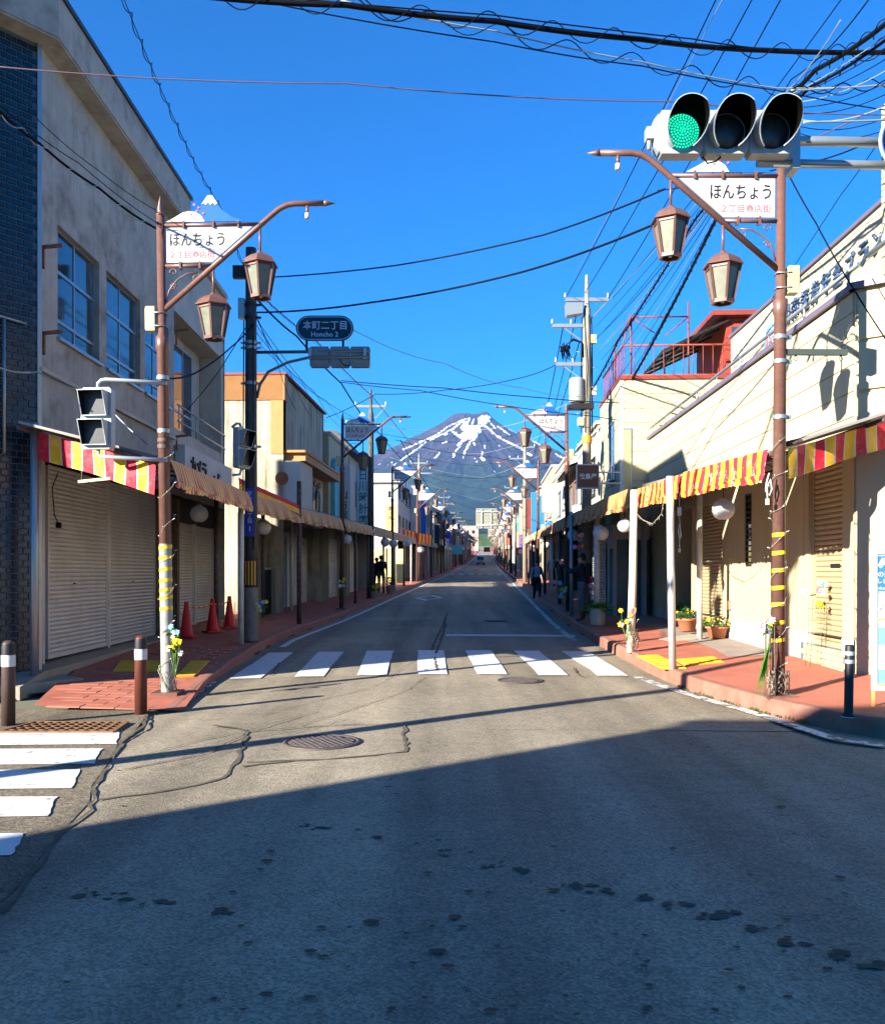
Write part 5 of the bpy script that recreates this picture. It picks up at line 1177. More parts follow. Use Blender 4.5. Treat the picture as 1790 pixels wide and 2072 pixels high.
# ------------------------------------------------------------------ the rest of the two rows of shops
def simple_win(parent, o, x0, x1, z0, z1, d, fm=None):
    f_ = MB().box(x0, x1, o*d, o*(d+.03), z0, z1).build('window', fm or ALU, parent)
    n_ = 2 if x1 - x0 > 1.0 else 1
    for i in range(n_):
        a = x0 + (x1-x0)*i/n_ + .05; b_ = x0 + (x1-x0)*(i+1)/n_ - .05; MB().box(a, b_, o*(d+.03), o*(d+.034), z0+.05, z1-.05).build('pane', GLASS, f_)
def shop(side, Y0, Y1, H, wall, label, off=0.0, floors=2, ground='shutter', top='parapet', signm=None, sh=SHUTG):
    o = -1 if side == 'L' else 1
    a = (-5.95 if side == 'L' else 3.75) + off * o * -1
    X0 = a + .05 * Y0
    b_ = building('shop_building', label, 'building', side, X0, Y0, .05); L = Y1 - Y0
    near = Y0 < 85
    nw = max(1, int(L / 2.6)); fh = (H - 3.1) / max(1, floors - 1); ops = []
    for f_ in range(floors - 1):
        for i in range(nw):
            xc = L * (i + .5) / nw; w = min(.95, L/nw*.36); z0 = 3.1 + f_*fh + fh*.28; ops.append((xc - w, xc + w, z0, z0 + min(1.3, fh*.5)))
    g = MB(); facade(g, o, 0, L, 3.0, H, ops, 0, .1); body(g, o, 0, L, 0, H, 9 if side == 'L' else 8, 0); g.build('wall', wall, b_)
    for p in ops:
        if near: window(b_, o, p[0], p[1], p[2], p[3], -.07, 2, (1.0,), ALU if random.random() < .7 else ALUD, GLASS)
        else: simple_win(b_, o, p[0], p[1], p[2], p[3], -.09)
    g = MB(); face(g, o, 0, L, 0, 3.0, -.55); g.quad((0, 0, 3.0), (L, 0, 3.0), (L, -o*.55, 3.0), (0, -o*.55, 3.0)); g.build('shopfront', INTER if ground == 'glass' else wall, b_)
    if ground == 'shutter':
        k = max(1, int(L / 3)); 
        for i in range(k):
            x0, x1 = L*i/k + .25, L*(i+1)/k - .25
            if Y0 < 48: shutter(b_, o, x0, x1, .15, 2.6, -.48, sh, .08)
            else: MB().box(x0, x1, -o*.54, -o*.47, .15, 2.6).build('shutter', sh, b_)
    else:
        k = max(2, int(L / 1.6))
        for i in range(k): simple_win(b_, o, L*i/k + .08, L*(i+1)/k - .08, .2, 2.5, -.53, ALUD)
    for x in (.0, L - .22): MB().box(x + .01, x + .21, -o*.56, -o*.02, 0, 2.98).build('pillar', wall, b_)
    if top == 'parapet': MB().box(-.05, L+.05, o*.08, -o*.5, H, H+.12).build('coping', CONC_L, b_)
    elif top == 'slate':
        r_ = MB(); yk = 4.2; v = [(-.3, o*.5, H-.1), (L+.3, o*.5, H-.1), (L+.3, -o*yk, H+1.6), (-.3, -o*yk, H+1.6), (L+.3, -o*9.2, H-.1), (-.3, -o*9.2, H-.1)]
        r_.add(v, [(0, 1, 2, 3), (3, 2, 4, 5)]); r_.add([(p[0], p[1], p[2]-.12) for p in v], [(3, 2, 1, 0), (5, 4, 2, 3)]); r_.build('roof', TILER, b_)
        g = MB(); g.add([(0, 0, H), (0, -o*8.7, H), (0, -o*yk, H+1.45)], [(0, 1, 2)]); g.add([(L, 0, H), (L, -o*8.7, H), (L, -o*yk, H+1.45)], [(0, 1, 2)]); g.build('gable', wall, b_)
    elif top == 'mansard':
        r_ = MB(); v = [(-.15, o*.35, H-.2), (L+.15, o*.35, H-.2), (L-.1, -o*.6, H+.9), (.1, -o*.6, H+.9), (-.15, -o*8, H-.2), (.1, -o*7, H+.9), (L+.15, -o*8, H-.2), (L-.1, -o*7, H+.9)]
        r_.add(v, [(0, 1, 2, 3), (0, 3, 5, 4), (1, 6, 7, 2), (3, 2, 7, 5), (0, 4, 6, 1)]); r_.build('roof', TILER, b_)
    if signm: MB().box(.3, L-.3, o*.02, o*.16, 3.2, 3.9).build('fascia_sign', signm, b_)
    if near and random.random() < .8:
        xa = random.uniform(.5, L-1.2); ac = MB().box(xa, xa+.75, o*.05, o*.33, 3.35, 3.9).build('air_conditioner', WHITE, b_)
    return b_
walls = [WALLW, CREAM2, BEIGE, WALLG, WALLT, WALLW, CREAM, WALLD, WALLP, BEIGE, WALLB, WALLW, WALLO, WALLG]
wn_names = {id(WALLW): 'white', id(CREAM2): 'cream', id(BEIGE): 'beige', id(WALLG): 'grey', id(WALLT): 'tan', id(CREAM): 'pale cream', id(WALLD): 'charcoal', id(WALLP): 'pinkish', id(WALLB): 'brown', id(WALLO): 'terracotta'}
# left row, third to fifth buildings by hand
b3 = shop('L', 33.1, 37.9, 6.4, CREAM2, "cream shop with white boarded front and turquoise arch panels", .05, 2, 'shutter', 'parapet', None, SHUT)
for i, x in enumerate((1.0, 3.6)):
    poly = [(x-.55, 3.1), (x+.55, 3.1)] + [(x + .55*math.cos(a), 5.1 + .55*math.sin(a)) for a in np.linspace(0, math.pi, 10)]
    MB().prism(poly, -.02, -.16).build('arch_panel', WALLTQ, b3)
wb_ = MB().box(1.62, 3.0, .02, -.55, 3.0, 5.5).build('boarded_front', WALLW, b3)
for i in range(20): MB().box(1.605, 1.62, .0, -.54, 3.02 + i*.124, 3.135 + i*.124).build('board', WHITE, wb_)
letter('lettering', text_data('山方房', BLACK, h=1.2, w=.3, vertical=True, depth=.03), wb_, (1.60, -.3, 3.9), R(-90))
b4 = shop('L', 38.1, 43.8, 6.4, WALLG, "grey shop under a dark mansard roof behind the clock shop sign", .05, 2, 'shutter', 'mansard', None, SHUT)
b5 = shop('L', 60.2, 71, 7.4, WALLW, "tall white block with a pale top band and strip of side windows", -.1, 3, 'glass', 'parapet', WALLG)
MB().box(-.2, 11, .3, -.15, 6.9, 7.5).box(-.25, -.02, 6, .0, 6.9, 7.5).build('top_band', WHITE, b5)
Y = 71.4; i = 0
while Y < 420:
    L = random.uniform(6, 11); m_ = walls[(i * 5 + 3) % len(walls)]; H = random.uniform(5.4, 8.4); tp = random.choice(['parapet', 'parapet', 'slate', 'mansard'])
    shop('L', Y, Y + L, H, m_, f"{wn_names[id(m_)]} shop, {ORD[i]} past the tall white block on the left", random.uniform(-.3, .2), 3 if H > 7.6 else 2, random.choice(['shutter', 'glass']), tp, random.choice([None, None, WHITE, BLUEP, WALLO, CREAM]), random.choice([SHUTG, SHUT, SHUTT])); Y += L + random.choice([.1, .2, .2, 2.5]); i += 1
    if i >= 29: break
shop('R', 29.1, 35.6, 6.2, WALLG, "grey-white concrete shop beside the brown hanging sign", .1, 2, 'shutter', 'parapet', None, SHUTG)
shop('R', 35.8, 41.5, 5.6, WALLB, "brown boarded shop behind the standing people", .0, 2, 'glass', 'slate')
shop('R', 41.7, 49.5, 6.6, WALLW, "white stepped block right of the third lamp on the right", -.1, 2, 'glass', 'parapet', WHITE)
Y = 49.8; i = 0
while Y < 420:
    L = random.uniform(6, 11); m_ = walls[(i * 3 + 1) % len(walls)]; H = random.uniform(5.4, 8.2); tp = random.choice(['parapet', 'parapet', 'slate', 'mansard'])
    if i == 0: m_, H, tp = WALLT, 6.9, 'parapet'
    shop('R', Y, Y + L, H, m_, f"{wn_names[id(m_)]} shop, {ORD[i]} past the white stepped block on the right", random.uniform(-.3, .2), 3 if H > 7.6 else 2, random.choice(['shutter', 'glass']), tp, random.choice([None, None, WHITE, BLUEP, WALLO, CREAM]), random.choice([SHUTG, SHUT, SHUTT])); Y += L + random.choice([.1, .2, .2, 2.5]); i += 1
    if i >= 30: break
# pink block closing the view
t = thing('apartment_block', "far pink block at the end of the street", 'building', (10, 470, prof(470)))
MB().box(-2, 9, 0, 8, 0, 13).build('wall', WALLP, t)
for i in range(3):
    for j in range(3): MB().box(-.8 + i*3.2, .8 + i*3.2, -.06, 0, 2.5 + j*3.4, 4.2 + j*3.4).build('window', GLASSD, t)
MB().box(-2.2, 9.2, -.2, 8.2, 13, 13.4).build('roof_edge', CONC_L, t)
# building behind the camera whose shade falls over the junction
t = thing('neighbour_building', "corner building across the side street, out of frame, shading the junction", 'building', (-9.4, -9, 0))
MB().box(-4.0, 3.9, -6, 5.9, 0, 7.55).build('wall', CONC_L, t); MB().box(-4.1, 4.0, -6.1, 6.0, 7.55, 7.7).build('coping', CONC, t)
for i in range(3): MB().box(-3.2 + i*2.5, -1.6 + i*2.5, 5.9, 5.94, 4.2, 5.8).build('window', GLASS, t); MB().box(-3.3 + i*2.5, -1.4 + i*2.5, 5.9, 5.96, .1, 2.7).build('shutter', SHUTG, t)
# vacant lot: low yellow panel and lot fence
t = thing('yellow_screen', "pale yellow panel screen in the sunny gap on the left", 'screen', (XX(785, 52), 52, prof(52)))
MB().box(-1.2, 1.0, 0, .08, .3, 2.3).build('panel', mat('yellow_panel', C('e8d88a'), .7, var=.05), t)
for x in (-1.15, -.1, .95): MB().box(x-.04, x+.04, -.03, .1, 0, 2.35).build('post', BROWND, t)

# hanging and projecting signs
def vsign(name, label, loc, w, h, m_, txt=None, tm=None, tw=None, th=None, bold=.015, depth=.2, arms=True, rotz=0.0):
    t = thing(name, label, 'sign', loc, rotz)
    MB().box(-w/2, w/2, 0, depth, -h/2, h/2).build('board', m_, t)
    f_ = MB()
    for a in ((-w/2-.02, -w/2, -h/2, h/2), (w/2, w/2+.02, -h/2, h/2), (-w/2-.02, w/2+.02, h/2, h/2+.03), (-w/2-.02, w/2+.02, -h/2-.03, -h/2)): f_.box(a[0], a[1], -.012, depth+.01, a[2], a[3])
    f_.build('frame', GALV, t)
    if txt: letter('lettering', text_data(txt, tm, tw, th, .004, bold, len(txt) > 3 or th > tw), t, (0, -.006, 0))
    return t
TEALI = mat('teal_ink', C('3c8f90'), .6, var=.1)
vsign('clock_shop_sign', "tall pale projecting sign with five teal characters on the left", at(740, 1007, 37.6) + Vector((-.12, 0, 0)), .52, 2.65, mat('pale_sign', C('cfd4d0'), .5, var=.05), '日川時計店', TEALI, .40, 2.35, .02)
vsign('park_sign', "yellow projecting sign with slanted dark characters on the left", at(791, 1062, 56), .66, 2.5, mat('yellow_sign', C('f0d878'), .5, var=.04), '富士急ハイランド', BROWND, .46, 2.35, .02)
sq = vsign('shop_sign', "square brown hanging sign with three white characters on the right", at(1189, 964, 24.4), .58, .62, mat('brown_sign', C('5a3228'), .45, var=.06), None, None, arms=False, depth=.12)
letter('lettering', text_data('松島屋', SIGNW, .48, .17, .004, .03), sq, (0, -.006, 0)); MB().box(.29, .9, .04, .08, .1, .14).box(.29, .9, .04, .08, -.2, -.16).build('bracket', GALV, sq)
for k, (px, py, Y_, w, h, mm_, lb, tx) in enumerate(((853, 1045, 73, .7, 3.6, BLUEP, "tall blue banner sign behind the fourth left lamp", None), (838, 1048, 70, .55, 3.6, WHITE, "tall white banner sign beside the blue one", None), (1058, 1086, 84, .8, 2.4, WALLO, "orange sign with blue blocks on the right", None),
        (921, 1112, 120, 1.9, 1.2, WALLTQ, "turquoise sign board far up the left row", None), (1053, 1116, 70, .75, .62, REDP, "small red sign with a white disc on the right", None), (826, 1090, 62, .5, .9, WALLO, "terracotta sign by the white block", None), (985, 1112, 230, 1.6, 1.2, REDP, "far red sign over the road end", None))):
    q = vsign('projecting_sign', lb, at(px, py, Y_), w, h, mm_)
    if k == 2:
        for j in range(4): MB().box(-.28, .28, -.012, 0, -1.0 + j*.52, -.62 + j*.52).build('block', mat('sign_blue_block', C('2c58b8'), .5), q)
    if k == 4: d_ = MB().lathe([(.001, 0), (.2, 0)], 16, cap=False); d_.v = [(a, -.01, b_) for a, b_, c_ in d_.v]; d_.build('disc', SIGNW, q)
# red / yellow bunting banner on the far left canopy
t = thing('striped_banner', "red and yellow striped banner on the distant left canopy", 'banner', at(833, 1072, 58)); cloth('cloth', t, [at(815, 1070, 57), at(835, 1076, 59), at(872, 1083, 63)], .62, [(0, .42), (1, .36)], [RED, YEL], (1, -.3, 0), 0, .02)
t = thing('striped_banner', "small red and yellow banner hanging by the right canopy posts", 'banner', at(1113, 1088, 39)); cloth('cloth', t, [at(1103, 1074, 42), at(1128, 1070, 37)], .55, [(0, .5), (1, .25)], [RED, YEL], (-1, -.3, 0), 0, .02)

SIGNC = [WHITE, BLUEP, REDP, CREAM, WALLTQ, YEL, WALLG, NAVY, WALLO]
for k in range(30):
    side = 'L' if k % 2 else 'R'; Y_ = (74 if side == 'L' else 47) + (k // 2) * 11 + random.uniform(-2, 2); w = random.uniform(.45, .8); h = random.uniform(1.2, 2.8); xx = (-5.95 + .05*Y_ + .5) if side == 'L' else (3.75 + .05*Y_ - .5)
    vsign('projecting_sign', f"{ORD[k]} in the run of small distant shop signs, counted from the camera", (xx, Y_, prof(Y_) + random.uniform(4.2, 5.6)), w, h, SIGNC[(k * 5) % len(SIGNC)])
# road-sign gantries seen from behind
for (Y_, px0, py0, wpx, hpx, ppx, lb) in ((100, 984, 1049, 43, 41, 1041, "back of a large overhead road sign on a right-hand white mast"), (185, 1001, 1078, 28, 18, 1025, "second smaller overhead road sign back farther up the street")):
    c_ = at(px0, py0, Y_); w, h = wpx*Y_/F, hpx*Y_/F; pxx = XX(ppx, Y_)
    t = thing('overhead_sign', lb, 'road sign', (pxx, Y_, prof(Y_)))
    wb(MB().tube([(pxx, Y_, prof(Y_)), (pxx, Y_, c_.z + h*.65)], [.19, .13], 12), 'mast', mat('pale_mast', C('a5aaa8'), .5, .2), t)
    for dz in (.33, -.33): wb(MB().tube([(pxx, Y_, c_.z + h*dz), (c_.x - w*.45, Y_, c_.z + h*dz)], .07, 8), 'arm', MATS['pale_mast'], t)
    bd = wb(MB().box(c_.x - w/2, c_.x + w/2, Y_ + .1, Y_ + .16, c_.z - h/2, c_.z + h/2), 'board', mat('sign_back', C('8f8a7a'), .6, .1, var=.05), t)
    for j in range(7): z = c_.z - h*.45 + h*.9*j/6; wb(MB().box(c_.x - w/2, c_.x + w/2, Y_ + .05, Y_ + .1, z - .03, z + .03), 'rib', MATS['sign_back'], t)
    for dx in (-.22, .22): wb(MB().box(c_.x + w*dx - .06, c_.x + w*dx + .06, Y_ - .02, Y_ + .05, c_.z - h*.48, c_.z + h*.48), 'stay', MATS['pale_mast'], t)
# parking / no-entry discs on the left
t = thing('round_sign_post', "pale post with two stacked round road signs far on the left", 'road sign', (XX(906, 98), 98, prof(98) + .15))
MB().tube([(0, 0, 0), (0, 0, 5.2)], .06, 8).build('post', WPOST, t)
for z, m_ in ((4.7, SIGNW), (4.05, mat('sign_violet', C('4a3fa0'), .5))):
    d_ = MB().lathe([(.001, 0), (.3, 0), (.31, -.03)], 24, cap=False); d_.v = [(a, -.07 - c_, z + b_) for a, b_, c_ in d_.v]; d_.build('disc', m_, t); d_ = MB().lathe([(.26, 0), (.33, 0)], 24, cap=False); d_.v = [(a, -.075, z + b_) for a, b_, c_ in d_.v]; d_.build('ring', REDP, t)

# ------------------------------------------------------------------ utility poles
def util_pole(label, x, y, H, m_=CPOLE, detail=1, side=1, r0=.145):
    z = prof(y) + .15; t = thing('utility_pole', label, 'utility pole', (x, y, z), 0, 'utility poles')
    MB().tube([(0, 0, -.1), (0, 0, H - 1.0), (0, 0, H - .95), (0, 0, H)], [r0, r0*.75, r0*.55, r0*.3], 12).build('pole', m_, t)
    for k, (zz_, x0, x1) in enumerate(((H - .72, -.62, .62), (H - 1.48, -1.0, .1), (H - 2.6, -.9, .1))[:3 if detail else 2]):
        MB().box(x0*side if side > 0 else -x1, x1 if side > 0 else -x0, -.05, .05, zz_ - .05, zz_ + .05).bar((.08, 0, zz_ - .6), (.6 if k == 0 else -.7, 0, zz_ - .04), .03).build('crossarm', GALV, t)
        for xx in np.linspace(x0, x1, 3): MB().lathe([(.03, .05), (.05, .08), (.03, .11), (.042, .14), (.024, .18), (.03, .2)], 8, (xx, 0, zz_)).build('insulator', GALV, t)
    if detail:
        MB().prism([(-.60, H-1.22), (-.14, H-1.15), (-.14, H-.85), (-.63, H-.85)], -.18, .18).build('switch_box', GALV, t)
        MB().lathe([(.001, .02), (.20, .0), (.22, .05), (.22, .66), (.2, .7), (.1, .74), (.001, .74)], 16, (-.30, 0, H - 3.72)).build('transformer', mat('transformer_grey', C('9aa0a2'), .5, .2, var=.06, scale=4), t)
        MB().prism([(-.56, H-3.92), (.18, H-3.92), (.18, H-3.74), (-.56, H-3.80)], -.16, .16).build('transformer_shelf', BLACK, t)
        g = MB()
        for k in range(26):
            a = k * .9; p0 = (-.66 + .12*math.cos(a), .1*math.sin(a*1.3), H - 2.15 + .16*math.sin(a)); p1 = (-.60 + .13*math.cos(a*1.7), .12*math.cos(a), H - 2.3 + .18*math.cos(a*1.1)); g.tube([p0, ((p0[0]+p1[0])/2, .15*math.sin(a), (p0[2]+p1[2])/2 + .12), p1], .014, 4)
        for k in range(8): g.tube([(-.62 + .02*k, .02*k - .08, H - 2.05 + .015*k), (-.4, .02*k - .08, H - 1.93 + .015*k), (-.15, .02*k - .08, H - 2.0 + .01*k), (-.12, .02*k - .08, H - 2.4)], .012, 5)
        g.build('cable_bundle', CABLE, t)
        g = MB()
        for k in range(10): g.tube([(.14*math.cos(k), .14*math.sin(k), H - 1.2), (.17*math.cos(k+.4), .17*math.sin(k+.4), H - 2.6), (.16*math.cos(k+.2), .16*math.sin(k+.2), H - 4.6)], .012, 4)
        g.build('riser_cable', CABLE, t)
        for k in range(14): MB().tube([(-.13, 0, 1.8 + k*.45), (-.30, 0, 1.82 + k*.45)] if k % 2 else [(.13, 0, 1.8 + k*.45), (.30, 0, 1.82 + k*.45)], .010, 5).build('step_bolt', GALV, t)
        for k, (zz_, s_) in enumerate(((H - 3.5, 1), (H - 4.4, -1), (H - 2.0, 1))): MB().box(.1*s_, .26*s_, -.12, .08, zz_, zz_ + .24).build('terminal_box', BOXC if k else WHITE, t)
        MB().tube([(0, 0, H - 4.9), (0, 0, H - 4.7)], r0*1.0, 12, 0, False).build('band', mat('orange_band_tape', C('e08a1e'), .5), t)
    return t
util_pole("tall concrete utility pole with transformer by the second right lamp", 4.2, 25.8, 9.9)
util_pole("tall black wooden utility pole left of the clock shop sign", -2.95, 36.5, 8.6, DPOLE, 0, 1, .15)
for k, (x, y, H) in enumerate(((5.4, 58, 9.6), (7.1, 92, 9.6), (-1.75, 66, 9.4), (.2, 104, 9.4), (8.9, 128, 9.4), (2.0, 142, 9.4), (11.0, 170, 9.4), (3.9, 180, 9.4))):
    util_pole(f"{ORD[k]} of the distant concrete utility poles among the far shops", x, y, H, CPOLE if k % 2 == 0 else DPOLE, 0, 1 if x > 3 else -1, .15)

util_pole("concrete pole in the side street, out of frame, throwing a long shadow", -7.0, 4.2, 8.0, CPOLE, 0, 1, .14)

# ------------------------------------------------------------------ overhead wires
def wire(label, pts, r_=.010, sag=.25, m_=None, helix=None, cat='wire', n=5):
    P = [Vector(p) for p in pts]; Q = []
    for i in range(len(P) - 1):
        k = 14
        for j in range(k + (1 if i == len(P) - 2 else 0)):
            t_ = j / k; q = P[i].lerp(P[i+1], t_); q.z -= sag * 4 * t_ * (1 - t_); Q.append(q)
    t = thing('overhead_wire', label, cat, P[0], 0, 'overhead wires'); wb(MB().tube(Q, r_, n), 'cable', m_ or CABLE, t)
    if helix:
        hr, pitch, hm = helix; H_ = []; cum = 0
        for i in range(len(Q) - 1):
            d = Q[i+1] - Q[i]; L = d.length; tt = d.normalized(); a = tt.cross(Vector((0, 0, 1))).normalized(); b_ = a.cross(tt); st = max(2, int(L / pitch * 10))
            for j in range(st):
                u = j / st; ph = 2*math.pi*(cum + L*u)/pitch; H_.append(Q[i] + d*u + (a*math.cos(ph)*.5 + b_*(math.sin(ph))) * hr)
            cum += L
        wb(MB().tube(H_, .0065, 4, 0, False), 'lashing', hm, t)
    return t
A = at
wire("thickest black cable bundle crossing the top of the view", [A(380, -12, 9.0), A(700, 9, 9.2), A(1000, 42, 9.6), A(1300, 79, 10.1), A(1545, 101, 10.6), A(1850, 104, 11)], .030, .02, None, (.10, .75, CABLE), n=8)
wire("thin line just above the thick cable at the top", [A(560, -8, 9.1), A(1000, 30, 9.55), A(1400, 78, 10.2), A(1545, 98, 10.6)], .008, .01)
wire("pale messenger wire with looping lash under the thick cable", [A(690, 0, 9.3), A(1000, 62, 9.7), A(1300, 125, 10.2), A(1570, 178, 10.8), A(1850, 168, 11)], .009, .02, CABLEG, (.09, .8, CABLE))
wire("second dark line below the messenger wire", [A(560, 8, 9.3), A(1000, 84, 9.7), A(1300, 133, 10.2), A(1570, 182, 10.8), A(1850, 230, 11.2)], .008, .02)
wire("single brown wire spanning the sky from the tiled wall", [A(-40, 131, 9.6), A(700, 168, 9.9), A(1380, 205, 10.4), A(1850, 232, 10.8)], .008, .05, mat('brown_wire', C('5a4650'), .6))
for k, (p0, p1) in enumerate((((1447, 0), (1147, 597)), ((1520, 0), (1183, 592)), ((1578, 0), (1230, 603)), ((1700, 0), (1240, 602)))):
    b_ = A(*p1, 25.8); a = A(*p0, 13.0); d = (a - b_); wire(f"{ORD[k]} of the four high dark lines running to the transformer pole", [b_ + d * 1.8, b_ + d, b_], .011 if k < 3 else .009, .12)
wire("thin blue-grey line beside the high dark lines", [A(1480, -40, 12.5), A(1160, 560, 25.8)], .006, .1, CABLEG)
wire("heavy cable bundle descending from the upper right corner", [A(1830, 15, 9.5), A(1650, 140, 11.5), A(1560, 215, 12.6), A(1450, 440, 16.5), A(1300, 730, 23.5), A(1225, 852, 28)], .030, .05, None, (.07, .35, CABLE), n=7)
wire("second cable bundle beside the heavy one at upper right", [A(1830, 50, 9.8), A(1640, 175, 11.8), A(1540, 250, 13), A(1405, 445, 16), A(1250, 690, 22), A(1196, 790, 25.8)], .020, .05, None, (.06, .35, CABLE))
wire("third thin wire at the upper right", [A(1770, -20, 9.0), A(1600, 160, 11.5), A(1395, 470, 16), A(1200, 690, 25.6)], .008, .1)
wire("fourth thin wire at the upper right", [A(1700, 40, 9.6), A(1565, 205, 11.8), A(1350, 540, 18), A(1205, 715, 25.6)], .007, .1, CABLEG)
wire("pale wire right of the traffic light, upper", [A(1600, 182, 9.4), A(1850, 166, 9.6)], .009, .01, CABLEG, (.05, .5, CABLE)); wire("pale wire right of the traffic light, middle", [A(1625, 247, 9.2), A(1850, 239, 9.6)], .012, .01, CABLEG); wire("pale wire right of the traffic light, lower", [A(1625, 284, 9.2), A(1850, 281, 9.6)], .012, .01, CABLEG)
wire("dark wire slanting behind the right signal arm", [A(1330, 385, 15), A(1600, 335, 11.5), A(1750, 290, 10.5), A(1850, 262, 10)], .010, .04)
wire("brown wire rising to the sign tower", [A(1600, 300, 11), A(1790, 212, 10.8)], .008, .01, MATS['brown_wire'])
wire("wire slanting down across the raised lettering", [A(1588, 338, 10.2), A(1650, 450, 10.0), A(1730, 590, 9.8), A(1850, 770, 9.5)], .009, .02); wire("thin wire rising from the terrace hut to the signal", [A(1500, 690, 22), A(1700, 395, 14), A(1850, 170, 11)], .007, .05)
wire("coiled line descending along the grey building roof", [A(240, -40, 9.7), A(260, 20, 10.2), A(330, 190, 12.2), A(400, 340, 14.5), A(455, 432, 16.3), A(505, 570, 17.4)], .006, .02, CABLE, (.055, .55, CABLE))
wire("black cable along the grey facade to the corner lamp", [A(-20, 205, 9.4), A(80, 290, 10.2), A(200, 380, 11.2), A(316, 462, 12.2)], .016, .03, None, (.04, .45, CABLEG)); wire("upper thin wire along the grey facade", [A(75, 240, 11.9), A(200, 345, 12.1), A(316, 425, 12.6)], .006, .03); wire("lower thin wire along the grey facade", [A(-10, 205, 9.5), A(160, 330, 11), A(316, 450, 12.3)], .006, .03)
wire("wire from the tiled wall to the crossing signal pole", [A(-10, 740, 10.5), A(75, 752, 11.8), A(200, 800, 12), A(300, 900, 11.6)], .010, .04, CABLEG)
wire("twisted black cable from the dark pole up to the right lamp", [A(520, 562, 17.4), A(800, 537, 16), A(1100, 475, 14), A(1345, 382, 12)], .014, .03); wire("second twisted black cable below it to the right lamp", [A(520, 632, 17.4), A(750, 612, 16.5), A(1050, 552, 14.5), A(1320, 455, 12)], .018, .04)
wire("black feeder from the dark pole to the black wooden pole", [A(515, 600, 17.5), A(600, 680, 21), A(690, 775, 27), A(752, 868, 36)], .022, .05); wire("lashed line above the feeder on the left", [A(515, 585, 17.5), A(640, 690, 23), A(752, 800, 33), A(905, 985, 70)], .012, .05, None, (.05, .5, CABLEG)); wire("thin drop wire left of the feeder", [A(515, 640, 17.5), A(640, 800, 26), A(760, 862, 36)], .008, .1)
wire("long line from the wooden pole up the left side of the street", [A(760, 868, 36.5), A(830, 945, 52), A(870, 1000, 66), A(905, 1050, 104)], .018, .1); wire("second line from the wooden pole up the left side", [A(810, 890, 40), A(860, 975, 60), A(900, 1035, 100)], .018, .1)
wire("dark span from the left roofs to the terrace house, upper", [A(690, 770, 27), A(900, 785, 26), A(1100, 805, 25.4), A(1250, 815, 24.9), A(1370, 838, 24.5)], .014, .02); wire("dark span from the left roofs to the terrace house, lower", [A(690, 773, 27), A(850, 790, 26.4), A(1030, 822, 25.6), A(1200, 842, 25), A(1350, 862, 24.5)], .012, .02)
wire("span rising to the transformer pole from the left roofs", [A(660, 845, 32), A(760, 797, 30), A(900, 789, 28), A(1050, 765, 27), A(1130, 735, 26)], .013, .05); wire("faint span from the street sign to the transformer pole", [A(712, 666, 18), A(900, 735, 21), A(1060, 785, 24), A(1200, 800, 25.6)], .008, .1, CABLEG)
wire("slack span across the street before the mountain", [A(870, 957, 62), A(950, 968, 60), A(1040, 962, 58), A(1110, 945, 56)], .016, .05); wire("thin span above the slack one", [A(800, 890, 36.5), A(1000, 925, 45), A(1130, 936, 57)], .012, .15); wire("far span below the mountain", [A(905, 1047, 104), A(1000, 1052, 100), A(1080, 1035, 92)], .02, .2)
wire("black line along the right shops from the big bundle", [A(1225, 852, 28), A(1170, 905, 33), A(1110, 985, 52), A(1075, 1025, 70)], .022, .1); wire("line from the transformer pole up the right side, first", [A(1172, 690, 25.8), A(1110, 880, 58), A(1062, 1000, 92)], .016, .4); wire("line from the transformer pole up the right side, second", [A(1140, 655, 25.8), A(1085, 905, 58), A(1055, 995, 92)], .016, .4); wire("line from the transformer pole up the right side, third", [A(1165, 640, 25.8), A(1098, 905, 58)], .014, .3)
for k in range(9): wire(f"{ORD[k]} of the thin fan of wires at the upper right corner", [A(1860, 20 + k*26, 9.5 + k*.1), A(1600 - k*6, 190 + k*6, 12), A(1200 + k*4, 640 + k*22, 25.6)], .006, .06 + .03*k, CABLE if k % 3 else CABLEG)
for k in range(8): wire(f"{ORD[k]} of the mid-street crossing wires between the lamp rows", [A(700 + k*22, 845 + k*20, 30 + k*7), A(960 + k*4, 870 + k*24, 31 + k*7), A(1150 - k*10, 815 + k*24, 30 + k*7)], .009, .2, CABLE if k % 2 else CABLEG)
for k in range(5): wire(f"{ORD[k]} of the drop wires between the dark pole and the left shops", [A(512, 610 + k*18, 17.5), A(560 + k*25, 730 + k*20, 20 + k*3), A(600 + k*30, 830 + k*12, 24 + k*4)], .007, .15)
for k in range(7): wire(f"{ORD[k]} tangled service drop among the right-hand poles", [A(1150 - k*7, 930 + k*14, 32 + k*5), A(1190 - k*12, 925 + k*16, 31 + k*5), A(1215 - k*16, 945 + k*16, 31 + k*5)], .010, .12, CABLE if k % 2 else CABLEG)
wire("black drop cable swagging from the corner lamp to the dark pole", [A(332, 765, 11.4), A(395, 755, 13.5), A(470, 700, 16.5), A(512, 655, 17.4)], .014, .03); wire("thin stay from the balcony to the dark pole", [A(365, 845, 18), A(440, 755, 18), A(510, 640, 17.5)], .009, .02)

